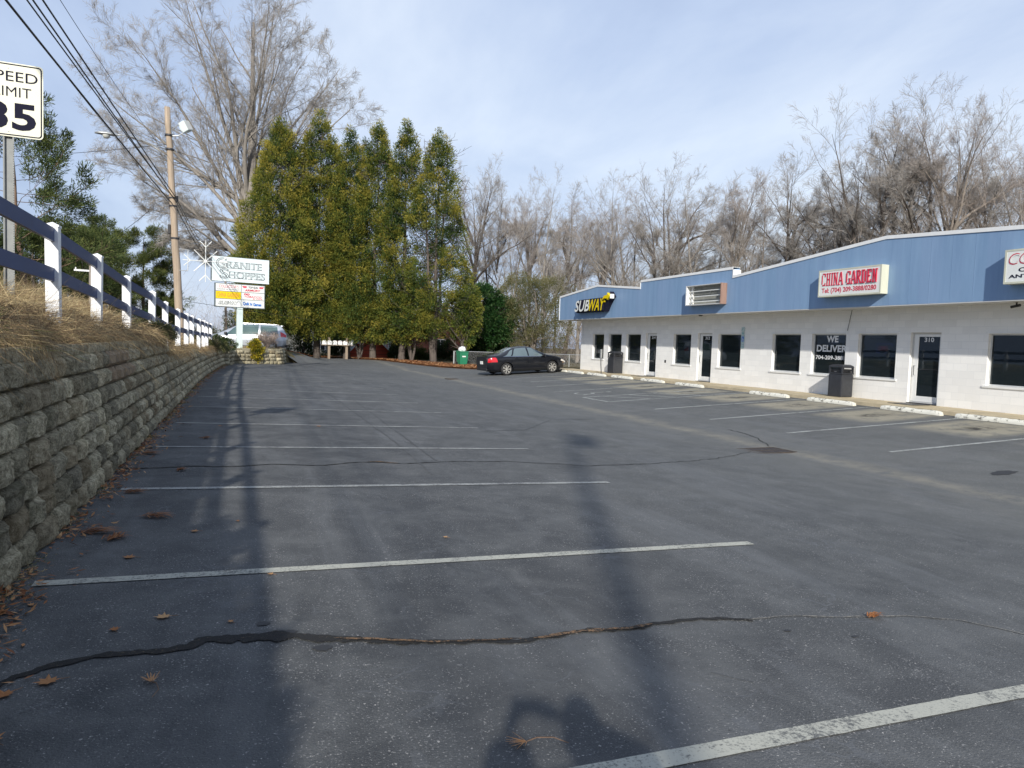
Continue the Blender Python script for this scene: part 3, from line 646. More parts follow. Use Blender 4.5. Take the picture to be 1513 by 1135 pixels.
# ================================================================ WHITE POST & BLUE RAIL FENCE
fence=thing('rail_fence','white vinyl post fence with two dark blue rails along the top of the bank','fence')
fy=[8.8+2.44*i for i in range(-6,12)]
def fxc(y): return -I(y,[-10,8.8,11.24,13.68,16.1,18.56,21,23.44,25.9,28.3,30.8,33.2,35.6],[1.865,1.865,1.87,1.82,1.69,1.66,1.57,1.52,1.51,1.42,1.37,1.35,1.28])
def ftop(y): return I(y,[-10,8.8,11.24,13.68,16.1,18.56,21,23.44,25.9,28.3,30.8,33.2,35.6],[1.2,1.10,1.03,.92,.81,.70,.615,.57,.56,.51,.50,.47,.44])
for i,y in enumerate(fy):
    x=fxc(y); zt=ftop(y); zb=min(gz(x,y),zt-.85)-.15; h=.0635; mb=MB()
    lean=random.uniform(-.012,.012) if i!=5 else 0
    M4=Matrix.Translation((x,y+h,0))@Matrix.Rotation(lean,4,'Y')@Matrix.Rotation(random.uniform(-.03,.03),4,'Z')
    mb.box(-h,h,-h,h,zb,zt-.035,b=.006,M4=M4)
    p=mb.build('post',M['vinyl'],fence)
    cp=MB(); cp.box(-h-.006,h+.006,-h-.006,h+.006,zt-.035,zt-.012,M4=M4)
    vs=[M4@Vector(v) for v in ((-h,-h,zt-.012),(h,-h,zt-.012),(h,h,zt-.012),(-h,h,zt-.012),(0,0,zt+.022))]
    cp.add(vs,[(0,1,4),(1,2,4),(2,3,4),(3,0,4)]); cp.build('post_cap',M['vinyl'],p)
for i in range(len(fy)-1):
    y0=fy[i]+.0635; y1=fy[i+1]+.0635
    for off in (.05,.47):
        a=Vector((fxc(fy[i]),y0,ftop(fy[i])-off)); b_=Vector((fxc(fy[i+1]),y1,ftop(fy[i+1])-off))
        t=.019; mb=MB(); vs=[]
        u0,u1=a+(b_-a).normalized()*.045,b_-(b_-a).normalized()*.045
        a,b_=u0,u1
        for p in (a,b_):
            for dx,dz in ((-t,-.14),(t,-.14),(t,0),(-t,0)): vs.append(p+Vector((dx,0,dz)))
        mb.add(vs,[(0,1,2,3),(7,6,5,4),(0,4,5,1),(1,5,6,2),(2,6,7,3),(3,7,4,0)]); mb.build('rail',M['navy'],fence)
# ================================================================ RIBBON GRASS
def blades(name,base,dirs,length,width,droop,tint,mat,segs=4,seed=0,curl=.3,parent=None,org=None):
    rng=np.random.default_rng(seed); n=len(base); base=np.asarray(base,float); d=np.asarray(dirs,float); d/=np.linalg.norm(d,axis=1)[:,None]
    L=np.asarray(length).reshape(n,1); side=np.cross(d,rng.normal(size=(n,3))); side/=np.linalg.norm(side,axis=1)[:,None]
    c1=rng.normal(size=(n,3))*curl; V=np.zeros((n,segs+1,2,3)); W=np.asarray(width).reshape(n,1)
    for k in range(segs+1):
        t=k/segs; p=base+d*L*t+c1*L*t*t; p[:,2]-= (np.asarray(droop).reshape(n)*L[:,0])*t*t
        w=W*(1-t*.8)
        V[:,k,0]=p-side*w/2; V[:,k,1]=p+side*w/2
    a=(np.arange(n)[:,None]*(segs+1)*2+np.arange(segs)[None,:]*2).ravel()
    F=np.stack([a,a+1,a+3,a+2],1); return npmesh(name,V.reshape(-1,3),F,mat,parent=parent,tint=np.repeat(np.asarray(tint),segs),org=org)
def bankgrass():
    rng=np.random.default_rng(5); B=[];D=[];Ln=[];W=[];Dr=[];T=[]
    def add(n,y0,y1,dmin,dmax,lmin,lmax,w,up,ex=1.):
        for _ in range(n):
            y=y0+(y1-y0)*rng.random()**ex; d=dmin+(dmax-dmin)*rng.random(); x=xb(y)-d
            den=mnoise.noise(Vector((x*1.3,y*.9,7)))
            if den<-.25 and rng.random()<.7: continue
            z=gz(x,y)-.02; h=(.6+.9*max(0,den+.3))
            B.append((x,y,z+.10*rng.random()*h)); D.append((rng.normal()+.25,rng.normal(),abs(rng.normal())*up+.12)); Ln.append((lmin+(lmax-lmin)*rng.random())*(.6+.5*h)); W.append(w*(.6+.8*rng.random()))
            Dr.append(.2+.7*rng.random()); g=mnoise.noise(Vector((x*.9,y*.5,1)))
            t=.2+.75*rng.random()**1.1-.18*g
            if d<.45: t-=.22
            if g>.3 and rng.random()<.35: t=.97
            elif t>.88: t=.86
            T.append(max(.02,t))
    add(26000,2.,12,-.0,1.9,.10,.30,.0045,.55,.9); add(9000,12,22,0,1.9,.10,.30,.008,.5); add(8000,22,38.6,0,2.2,.10,.34,.013,.5)
    for yc,sg,cnt_,dn in ((6.45,.16,420,.30),(5.3,.3,200,.10),(11.2,.9,450,.10),(14.6,.9,1100,.22),(19.5,1.5,700,.15),(27,3.,800,.15),(34,2.5,900,.2)):
        for _ in range(cnt_):
            y=yc+rng.normal()*sg; x=xb(y)-.10+.20*rng.random(); B.append((x,y,walltop(y)+.02+.14*rng.random())); D.append((.2+.8*rng.random(),rng.normal()*1.1,.9*rng.normal()*.5)); Ln.append((.07+.15*rng.random())*(1+dn)); W.append(.004 if y<12 else .009); Dr.append(.3+1.1*rng.random()); T.append(.12+.55*rng.random())
    add(5000,38.9,47,.0,3.2,.06,.2,.012,.6); add(6000,2,22,1.8,3.2,.1,.3,.009,.7)
    # trailing vines and stems over the capstones
    for _ in range(7000):
        y=2+36*rng.random()**1.5; m=mnoise.noise(Vector((y*.9,0,2)))+.25*(9<y<20)
        if m<-.12: continue
        x=xb(y)-.15+.22*rng.random(); z=walltop(y)+.02+.13*rng.random()*(1+m); B.append((x,y,z)); D.append((1.2*rng.random()+.1,rng.normal()*.9,.3*rng.normal()+.1)); Ln.append(.08+.20*rng.random()*(1+m)); W.append((.004 if y<12 else .009)); Dr.append(.7+.9*rng.random()); T.append(.15+.6*rng.random())
    o=blades('dry_grass',B,D,Ln,W,Dr,T,M['straw'],segs=4,seed=2,curl=.55)
    tag(o,'tangle of dry straw coloured grass and dead vines on the bank above the block wall','dry grass',kind='stuff')
    # a few weeds at the foot of the wall
    B=[];D=[];Ln=[];W=[];Dr=[];T=[]
    for _ in range(5200):
        y=3+35*rng.random()**1.3
        if mnoise.noise(Vector((y*1.6,4,2)))<.0: continue
        x=xw(y)+.03+abs(rng.normal())*.06; B.append((x,y,gz(x,y))); D.append((rng.normal(),rng.normal(),.7)); Ln.append(.02+.07*rng.random()); W.append(.004+.004*(y>10)); Dr.append(.4); T.append(.5+.5*rng.random() if rng.random()<.5 else .97)
    tag(blades('weeds',B,D,Ln,W,Dr,T,M['straw'],segs=3,seed=3),'thin weeds and grass along the foot of the block wall','weeds',kind='stuff')
bankgrass()
def leafbits(name,pts,size,mat,label,cat,seed,aspect=.3):
    rng=np.random.default_rng(seed); n=len(pts); P=np.array(pts); a=rng.random(n)*6.28; t=rng.normal(size=(n,2))*.25
    s=size*(.5+rng.random(n)); u=np.stack([np.cos(a),np.sin(a),t[:,0]],1)*s[:,None]; v=np.stack([-np.sin(a),np.cos(a),t[:,1]],1)*(s*aspect)[:,None]
    V=np.stack([P-u,P-v*.9,P+u,P+v],1).reshape(-1,3); F=np.arange(4*n).reshape(n,4)
    return tag(npmesh(name,V,F,mat,tint=rng.random(n)),label,cat,kind='stuff')
rng=random.Random(4); pp=[]
for _ in range(4500):
    y=2.5+36*rng.random()**1.4
    if mnoise.noise(Vector((y*.8,9,2)))<-.1 and rng.random()<.8: continue
    x=xw(y)+.02+abs(rng.gauss(0,.13)); pp.append((x,y,gz(x,y)+.01+.02*rng.random()))
leafbits('leaf_litter',pp,.028,M['deadleaf'],'scattered brown leaf bits collected along the foot of the long block wall','leaf litter',1)
pp=[]
for _ in range(9000):
    t=rng.random()*(len(pts)-1); i0=int(t); u=t-i0; x=pts[i0][0]*(1-u)+pts[i0+1][0]*u; y=pts[i0][1]*(1-u)+pts[i0+1][1]*u; q=abs(rng.gauss(0,1.2))-.5; x+=q*.6; y+=q*.6; pp.append((x,y,gz(x,y)+.1+.03*rng.random()))
leafbits('leaf_litter',pp,.09,M['deadleaf'],'orange brown needle and leaf litter under the row of tall conifers','leaf litter',2)
# ---------------------------------------------------------------- single fallen leaves and needle clumps on the lot
def needle_clump(x,y,s,rz,label,seed):
    r=random.Random(seed); t=thing('needle_clump',label,'pine needles',(x,y,gz(x,y)+.008),rz); mb=MB()
    for k in range(46):
        a=r.gauss(0,.45); l=s*(.5+.7*r.random()); o=Vector((r.gauss(0,.25)*s,r.gauss(0,.12)*s,r.random()*.02)); d=Vector((math.cos(a),math.sin(a),.10*r.random())); sd=Vector((-d.y,d.x,0))*.0035
        m_=o+d*l*.5+Vector((0,0,.012)); e=o+d*l+Vector((0,0,-.004)); mb.add([o-sd,o+sd,m_+sd,m_-sd,e+sd*.3,e-sd*.3],[(0,1,2,3),(3,2,4,5)],t=r.random()*.7)
    mb.build('needles',M['deadleaf'],t,fix=False)
    st=MB(); st.tube([(-s*.3,0,.006),(s*.2,s*.04,.012),(s*.7,-s*.05,.004)],[.004,.004,.002],5); st.build('twig',M['barkred'],t)
for k,(x,y,s,rz,lb) in enumerate([(-1.05,6.14,.16,.1,'larger rust brown needle clump beside the wall behind the second bay line'),(-.88,5.93,.13,.9,'rust brown fan of needles just in front of the larger clump beside the wall'),(-.69,6.62,.15,-.2,'long brown needle clump farther from the wall behind the rust brown fan'),(-1.1,10.0,.15,.1,'brown needle clump against the wall foot near the far end of the second crack'),(-.98,7.62,.12,.3,'brown needle clump on the third bay line end beside the wall'),(-.63,8.8,.08,.5,'small brown needle clump by the left end of the long second crack'),(-.5,11.5,.10,.2,'small brown needle clump near the wall between the fourth and fifth bay lines'),(3.87,3.37,.07,0.,'small orange needle clump lying on the pale thin crack at right')]):
    needle_clump(x,y,s,rz,lb,k)
def dry_leaf(x,y,s,rz,label,seed,curl=.3):
    r=random.Random(seed); pts=[(0,-1),(.12,-.55),(.45,-.6),(.35,-.2),(.85,.0),(.4,.2),(.5,.65),(.15,.5),(0,1.05),(-.15,.5),(-.55,.6),(-.38,.2),(-.8,-.05),(-.35,-.25),(-.4,-.62),(-.1,-.5)]
    V=[(0,0,.004)]+[(a*s*.55*(1+.2*r.random()),b_*s*.55,.004+curl*s*(a*a+.4*b_*b_)*.5) for a,b_ in pts]; n=len(pts)
    t=thing('dry_leaf',label,'dry leaf',(x,y,gz(x,y)+.004),rz); mb=MB(); mb.add(V,[(0,k+1,(k+1)%n+1) for k in range(n)],t=.4+.6*r.random()); mb.build('blade',M['deadleaf'],t,fix=False)
    sm_=MB(); sm_.tube([(0,-s*.5,.006),(s*.1,-s*.85,.004)],[.0025,.0015],5); sm_.build('stalk',M['barkred'],t)
for k,(x,y,s,rz,lb) in enumerate([(-.7,5.45,.09,1.2,'tan curled leaf in front of the two needle clumps beside the wall'),(-.38,4.27,.09,1.5,'brown leaf between the front crack and the second bay line'),(-.6,4.14,.06,.3,'small brown leaf just behind the front crack near the wall'),(-.78,3.58,.10,1.7,'tan pointed leaf just in front of the wide front crack at far left'),(-.32,6.1,.07,1.3,'dark brown leaf behind the second bay line, away from the wall'),(-.03,4.13,.04,.5,'tiny brown leaf behind the widest part of the front crack'),(-1.08,4.6,.05,.4,'small tan leaf in front of the near end of the second bay line'),(.21,4.92,.05,.9,'small leaf touching the front edge of the second bay line'),(.0,6.4,.04,.1,'tiny leaf in mid bay behind the second bay line'),(1.63,5.65,.05,.8,'tiny orange leaf in the middle of the lot behind the second bay line'),(-.92,3.49,.09,2.2,'brown leaf at the left edge of the view in front of the crack'),(-.86,3.12,.09,.6,'brown leaf nearest the bottom left corner'),(1.36,13.3,.10,.2,'pale leaf lying on the fifth bay line'),(-.31,13.08,.08,.8,'brown leaf near the wall by the fifth bay line'),(-1.2,4.5,.11,.8,'reddish brown leaf leaning at the wall foot')]):
    dry_leaf(x,y,s,rz,lb,50+k)
# dead sprig inside the photographer's shadow, and another left of it
def sprig(x,y,rz,label,sc=1.):
    t=thing('dead_sprig',label,'dead sprig',(x,y,gz(x,y)+.01),rz); r=random.Random(int(x*100)); mb=MB()
    mb.tube([(0,0,.004),(.05*sc,.012*sc,.01),(.11*sc,.004,.008),(.155*sc,-.035*sc,.003)],[.003,.0028,.0025,.0018],6); mb.build('stem',M['barkred'],t)
    n=MB()
    for k in range(16):
        a=math.pi+r.gauss(0,.5); l=.06*sc*(.5+.7*r.random()); s0=Vector((.01*r.random(),.004*r.gauss(0,1),.006)); e=s0+Vector((math.cos(a)*l,math.sin(a)*l,.004+.01*r.random())); sd=Vector((0,.0028,0)); n.add([s0-sd,s0+sd,e+sd*.4,e-sd*.4],[(0,1,2,3)],t=.75)
    n.build('needles',M['deadleaf'],t,fix=False)
sprig(1.10,2.57,-.1,'orange dead cedar sprig lying inside the shadow of the photographer',1.15); sprig(-.36,3.47,-1.2,'curled brown sprig just in front of the wide front crack',1.)
# ================================================================ SHOP BUILDING
WXF=18.3; FXF=17.3; ZB=-1.31; ZT=1.475; YE=36.62; YN=-6.0
# sidewalk
sw=MB(); sw.box(16.92,WXF+.02,YN-1,YE+.9,-1.75,-1.325,b=.012); tag(sw.build('sidewalk',M['concrete']),kind='structure')
jt=MB()
for k in range(24): jt.box(16.95,WXF-.01,-6+1.83*k,-6+1.83*k+.008,-1.3245,-1.321)
tag(jt.build('sidewalk_joints',M['darkmetal']),kind='structure')
shop=thing('shop_building','long low white block shop building with a blue metal fascia stepping up and down','shop building',(WXF,15,ZB))
SO=(WXF,15,ZB)
# openings: (y0,y1,z0,z1,kind)
win=[(33.89,35.18),(32.01,33.37),(30.13,31.52),(25.99,27.32),(22.7,24.11),(19.53,20.94),(17.55,19.01),(15.65,17.06),(11.1,12.87),(4.2,5.9),(1.6,3.2)]
doors=[(28.72,29.67,'314'),(24.52,25.5,'312'),(14.22,15.18,'310'),(7.6,8.58,'308')]
WZ0,WZ1=-.66,.70; DZ1=.735
ops=[(a,b_,WZ0,WZ1) for a,b_ in win]+[(a,b_,ZB+.005,DZ1) for a,b_,_ in doors]
ycut=sorted(set([YN,YE]+[v for o in ops for v in o[:2]])); zcut=[ZB-.2,ZB+.005,WZ0,WZ1,DZ1,ZT+.02]
mb=MB()
for a,b_ in zip(ycut,ycut[1:]):
    for c,d in zip(zcut,zcut[1:]):
        if any(o[0]<=a+1e-6 and o[1]>=b_-1e-6 and o[2]<=c+1e-6 and o[3]>=d-1e-6 for o in ops): continue
        mb.add([(WXF,a,c),(WXF,b_,c),(WXF,b_,d),(WXF,a,d)],[(0,1,2,3)])
RD=.13
for a,b_,c,d in ops:   # reveals
    for q in ([(WXF,a,c),(WXF+RD+.05,a,c),(WXF+RD+.05,a,d),(WXF,a,d)],[(WXF,b_,c),(WXF+RD+.05,b_,c),(WXF+RD+.05,b_,d),(WXF,b_,d)],[(WXF,a,d),(WXF+RD+.05,a,d),(WXF+RD+.05,b_,d),(WXF,b_,d)],[(WXF,a,c),(WXF+RD+.05,a,c),(WXF+RD+.05,b_,c),(WXF,b_,c)]): mb.add(q,[(0,1,2,3)])
XE=32.
mb.add([(WXF,YE,ZB-.2),(XE,YE,ZB-.2),(XE,YE,ZT),(WXF,YE,ZT)],[(0,1,2,3)]); mb.add([(WXF,YN,ZB-.2),(XE,YN,ZB-.2),(XE,YN,ZT),(WXF,YN,ZT)],[(0,1,2,3)]); mb.add([(XE,YN,ZB-.2),(XE,YE,ZB-.2),(XE,YE,ZT),(XE,YN,ZT)],[(0,1,2,3)])
mb.build('wall',M['wall'],shop,org=SO,fix=False)
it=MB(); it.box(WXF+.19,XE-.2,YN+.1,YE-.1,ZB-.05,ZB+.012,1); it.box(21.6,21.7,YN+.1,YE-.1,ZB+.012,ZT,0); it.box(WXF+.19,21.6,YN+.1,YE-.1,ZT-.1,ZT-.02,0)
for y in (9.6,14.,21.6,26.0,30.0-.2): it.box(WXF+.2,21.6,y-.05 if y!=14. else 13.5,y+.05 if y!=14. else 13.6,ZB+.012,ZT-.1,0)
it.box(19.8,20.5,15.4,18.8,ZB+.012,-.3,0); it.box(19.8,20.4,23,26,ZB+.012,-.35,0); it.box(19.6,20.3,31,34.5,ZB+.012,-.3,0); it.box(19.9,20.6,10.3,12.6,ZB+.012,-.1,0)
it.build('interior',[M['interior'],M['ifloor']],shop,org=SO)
def opframe(a,b_,c,d,parent,x,t=.045,dep=.05,mat='frame',nm='frame'):
    f=MB(); f.box(x,x+dep,a,b_,d-t,d); f.box(x,x+dep,a,b_,c,c+t); f.box(x,x+dep,a,a+t,c+t,d-t); f.box(x,x+dep,b_-t,b_,c+t,d-t); return f.build(nm,M[mat],parent,org=SO)
def setlocal(o,parent):  # meshes already in shop-local coordinates
    o.location=(0,0,0); return o
for k,(a,b_) in enumerate(win):
    t=.045; x=WXF+RD-.03
    f=opframe(a+.003,b_-.003,WZ0+.003,WZ1-.003,shop,x,t=.035,nm='window')
    # wooden surround standing proud, with a heavier sill
    s=MB(); e=.075
    s.box(WXF-.018,WXF+.02,a-e,b_+e,WZ1+.002,WZ1+.05); s.build('lintel',M['trim'],f,org=SO)
    s=MB(); s.box(WXF-.03,WXF+.02,a-e,b_+e,WZ0-.055,WZ0-.002); s.build('sill',M['trim'],f,org=SO)
    g=MB(); g.box(x+.015,x+.023,a+.037,b_-.037,WZ0+.037,WZ1-.037); g.build('pane',M['shopglass'],f,org=SO)
for a,b_,num in doors:
    x=WXF+.09; d=MB(); fr=.05
    c,dd=ZB+.012,DZ1-.003; A=a+.003;B_=b_-.003
    fm=opframe(A,B_,c,dd,shop,x,t=.045,dep=.06,mat='trimg',nm='door_frame')
    A+=.047;B_-=.047;dd-=.047;c+=.047
    l=MB(); st=.085
    l.box(x+.012,x+.05,A,B_,dd-st*.8,dd); l.box(x+.012,x+.05,A,B_,c,c+.15); l.box(x+.012,x+.05,A,A+st*.6,c+.15,dd-st*.8); l.box(x+.012,x+.05,B_-st*1.7,B_,c+.15,dd-st*.8)
    dr=l.build('door',M['trim'],shop,org=SO)
    g=MB(); g.box(x+.028,x+.034,A+st*.6,B_-st*1.7,c+.15,dd-st*.8); g.build('pane',M['shopglass'],dr,org=SO)
    h=MB(); hy=B_-.07; h.tube([(x+.012,hy,-.22),(x-.04,hy,-.22),(x-.04,hy,-.50),(x+.012,hy,-.50)],.011,8); h.build('handle',M['chrome'],dr,org=SO)
    p=MB(); p.box(x+.018,x+.026,A+st*.6,B_-st*1.7,-.33,-.315); p.build('push_bar',M['darkmetal'],dr,org=SO)
    n=MB(); w=.30; yc=(A+B_)/2-.03; put_text(n,num,(x+.0275,yc+w/2,dd-.22),*FX,w,.13,.002,bold=.02); n.build('door_number',M['white_letter'],dr,org=SO)
    th=MB(); th.box(WXF-.02,WXF+.1,a+.003,b_-.003,ZB-.02,ZB+.010); th.build('threshold',M['darkmetal'],dr,org=SO)
# fascia: sheet-metal front with the stepped and gabled top
prof=[(37.58,2.80),(32.96,3.20),(28.70,2.82)]
top=[(37.58,2.82),(32.96,3.20),(28.70,2.82),(28.70,3.13),(22.12,3.17),(22.12,2.84),(15.35,3.46),(11.0,3.19),(4.0,2.80),(4.0,3.12),(YN,3.14)]
poly=[(37.58,ZT)]+top+[(YN,ZT)]
fb=MB(); fb.prism(poly,lambda u,v,d:(d,u,v),FXF,FXF+.3); fb.build('fascia',M['fascia'],shop,org=SO)
cap=MB()
def capseg(y0,z0,y1,z1):
    for (xa,xb_) in ((FXF-.022,FXF+.32),):
        t=.085; vs=[]
        for y,z in ((y0,z0),(y1,z1)):
            vs+=[(xa,y,z-t),(xb_,y,z-t+.06),(xb_,y,z+.015),(xa,y,z+.015)]
        cap.add(vs,[(0,1,2,3),(7,6,5,4),(0,4,5,1),(1,5,6,2),(2,6,7,3),(3,7,4,0)])
segs=list(zip(top,top[1:]))
for (y0,z0),(y1,z1) in segs:
    if abs(y0-y1)>.01: capseg(y0,z0,y1,z1)
    else:
        lo,hi=min(z0,z1),max(z0,z1)
        if z1>z0: cap.box(FXF-.02,FXF+.32,y0-.001,y0+.05,lo+.017,hi-.09)
        else: cap.box(FXF-.02,FXF+.32,y0-.055,y0+.001,lo+.017,hi-.09)
cap.box(FXF-.022,FXF+.0,37.54,37.60,ZT-.01,2.73); cap.build('coping',M['trim'],shop,org=SO)
sf=MB(); sf.box(FXF+.005,WXF+.5,YN,37.57,ZT-.012,ZT-.002); sf.box(FXF-.01,FXF+.03,YN,37.58,ZT-.03,ZT-.013)
sf.build('soffit',M['trimg'],shop,org=SO)
sfe=MB(); sfe.box(FXF+.3,XE+.4,37.55,37.60,ZT-.01,2.5); sfe.build('end_fascia',M['fascia'],shop,org=SO)
rf=MB(); rf.box(FXF+.31,XE+.4,YN,37.54,2.3,2.42); rf.build('roof',M['darkmetal'],shop,org=SO)
# small things fixed to the front
cm=MB(); cm.tube([(17.9,11.95,ZT-.02),(17.9,11.95,ZT-.08)],.02,8); cm.tube([(17.9,11.86,ZT-.09),(17.9,12.08,ZT-.13)],.035,10); o=cm.build('security_camera',M['black'],org=(17.9,11.95,ZT)); tag(o,'small black security camera under the soffit at the right edge','security camera')
cm=MB(); cm.lathe([(.0,-.05),(.06,-.045),(.09,-.01),(.09,0)],14,Matrix.Translation((17.8,24.7,ZT-.015))); o=cm.build('soffit_lamp',M['darkmetal'],org=(17.8,24.7,ZT)); tag(o,'small dark lamp on the soffit right of the empty sign box','lamp')
cb=MB(); cb.tube([(18.27,17.35,1.46),(18.275,17.42,1.15),(18.28,17.5,.8)],.008,5); o=cb.build('hanging_cable',M['black'],org=(18.27,17.4,1.46)); tag(o,'thin dark cable running down the wall from the soffit to the lettered window','cable')
tp=MB(); tp.box(WXF-.012,WXF-.001,27.85,27.97,-.62,-.50); tp.tube([(WXF-.03,27.9,-.56),(WXF-.005,27.9,-.56)],.02,8); o=tp.build('hose_tap',M['darkmetal'],org=(WXF,27.9,-.56)); tag(o,'small dark wall tap low on the white wall between doors 314 and 312','tap')
# accessible parking plates on the wall
t=thing('parking_plate','stacked blue and white accessible parking sign plates on the white wall','sign',(WXF-.02,22.58,.14))
pl_=lambda z0,z1:(z0,z1)
b0=(WXF-.02,22.58,.14)
def plate(y0,y1,z0,z1,nm,mat,par,x=WXF-.02):
    m_=MB(); m_.box(x,x+.006,y0,y1,z0,z1,b=.002); o=m_.build(nm,mat,par,org=b0); return o
W1=[('upper_plate',.80,.955,.19),('middle_plate',.66,.79,.15),('symbol_plate',.36,.65,.21),('lower_plate',.13,.35,.17)]
for nm,z0,z1,w in W1:
    p=plate(22.58-w/2,22.58+w/2,z0,z1,nm,M['sign_cool'],t); bd=MB(); x=WXF-.0225
    y0,y1=22.58-w/2+.008,22.58+w/2-.008
    for q in ((y0,y1,z1-.018,z1-.008),(y0,y1,z0+.008,z0+.018),(y0,y0+.01,z0+.018,z1-.018),(y1-.01,y1,z0+.018,z1-.018)): bd.box(x,x+.002,*q)
    bd.build('border',M['teal'],p,org=b0)
sy=MB(); x=WXF-.024; sy.box(x,x+.003,22.515,22.645,.40,.60); p=sy.build('symbol_panel',M['bluepaint'],t,org=b0)
wc=MB(); x=WXF-.0265
wc.tube([(x,22.59,.575),(x,22.59,.574)],.012,8); wc.tube([(x,22.592,.56),(x,22.585,.49),(x,22.555,.49),(x,22.54,.43)],.008,5)
wc.tube([(x,22.6+.033*math.cos(R(q)),.465+.033*math.sin(R(q))) for q in range(80,330,25)],.006,5); wc.build('symbol',M['white_letter'],t,org=b0)
lt=MB(); put_text(lt,'RESERVED',(WXF-.021,22.58+.065,.70),*FX,.13,.05,.002,bold=.01); put_text(lt,'P',(WXF-.021,22.62,.835),*FX,.06,.08,.002,bold=.03); put_text(lt,'VAN',(WXF-.021,22.635,.25),*FX,.11,.05,.002); put_text(lt,'ACCESSIBLE',(WXF-.021,22.645,.17),*FX,.13,.04,.002); lt.build('lettering',M['teal'],t,org=b0)
# window lettering, neon and posters (each a thing)
xg=WXF+RD-.03+.0135
t=thing('window_lettering','white and fading WE DELIVER vinyl lettering with phone number on a shop window','lettering',(xg,18.28,-.1))
o3=(xg,18.28,-.1)
def lett(s,yc,w,z,h,mat,bold=.03,nm='word'):
    m_=MB(); put_text(m_,s,(xg,yc+w/2,z),*FX,w,h,.0015,bold=bold); m_.build(nm,mat,t,org=o3)
lett('WE',18.22,.50,.42,.22,M['white_letter'],.035); lett('DELIVER',18.24,1.30,.10,.23,M['white_letter'],.035)
lett('704-209-388',18.33,1.16,-.16,.14,M['white_letter'],.02,'phone_number'); lett('8',17.70,.09,-.16,.14,M['fade_letter'],.02,'phone_number')
M['neonred']=emis('neon_red',(1.,.05,.08),.55); M['neonblue']=emis('neon_blue',(.10,.12,1.),.35)
t=thing('neon_sign','small dim red and blue neon OPEN sign inside the window beside door 310','neon sign',(18.62,16.35,.25)); nb=(18.62,16.35,.25)
m_=MB(); m_.box(18.63,18.65,16.05,16.65,.10,.42); m_.build('backing',M['black'],t,org=nb)
m_=MB(); put_text(m_,'OPEN',(18.625,16.56,.19),*FX,.42,.14,.012,bold=.0); m_.build('letters',M['neonred'],t,org=nb)
m_=MB(); a=[(16.07,.12),(16.63,.12),(16.63,.40),(16.07,.40)]
m_.tube([(18.622,*p) for p in a+[a[0]]],.011,6); m_.build('border_tube',M['neonblue'],t,org=nb)
M['paper']=plain('pinned_paper',(.55,.58,.58),.7,.1,3)
def poster(x,y0,y1,z0,z1,label,mat='paper'):
    m_=MB(); m_.box(x,x+.004,y0,y1,z0,z1); m_.box(x-.001,x,y0+.02,y1-.02,z1-.06,z1-.03,1); m_.box(x-.001,x,y0+.04,y1-.05,(z0+z1)/2,(z0+z1)/2+.02,1)
    o=m_.build('poster',[M[mat],M['grey_ink']],org=(x,(y0+y1)/2,z0)); tag(o,label,'poster')
poster(18.47,15.8,16.1,-.2,.32,'tall white menu poster inside the window left of door 310'); poster(18.47,16.2,16.36,.0,.16,'small square notice under the neon sign')
poster(18.47,23.3,23.75,-.35,-.15,'faint paper notice low in the window beside the accessible parking plates'); poster(18.47,26.15,26.27,-.12,.02,'tiny paper notice in the window left of door 312'); poster(18.47,30.5,31.1,-.35,.4,'pale poster inside the third window from the far end')
m_=MB(); m_.lathe([(0,0),(.2,0),(.2,.01),(0,.01)],28,Matrix.Translation((18.44,11.35,-.36))@Matrix.Rotation(R(-90),4,'Y')); 
rs=m_.build('round_sign',M['red'],org=(18.44,11.35,-.36)); tag(rs,'round dark red sign with a pale script letter in the window at the right edge','sign')
m_=MB(); m_.tube([(18.425,11.35+.1*math.cos(R(a)),-.36+.12*math.sin(R(a))) for a in range(40,330,20)],.011,5); c=m_.build('script_letter',M['white_letter'],rs,org=(18.44,11.35,-.36))
# ---------------------------------------------------------------- sign cabinets on the fascia
def cabinet(y0,y1,z0,z1,label,name='wall_sign',x0=17.02,face='sign_white'):
    b0=(FXF,(y0+y1)/2,z0); t=thing(name,label,'sign',b0)
    m_=MB(); m_.box(x0+.012,FXF-.001,y0,y1,z0,z1,b=.01); m_.build('cabinet',M['signbox'],t,org=b0)
    f=MB(); e=.045; f.box(x0,x0+.02,y0,y1,z1-e,z1); f.box(x0,x0+.02,y0,y1,z0,z0+e); f.box(x0,x0+.02,y0,y0+e,z0+e,z1-e); f.box(x0,x0+.02,y1-e,y1,z0+e,z1-e); f.build('retainer',M['signbox'],t,org=b0)
    p=MB(); p.box(x0+.006,x0+.011,y0+e,y1-e,z0+e,z1-e); p.build('face',M[face],t,org=b0); return t,b0,x0+.006
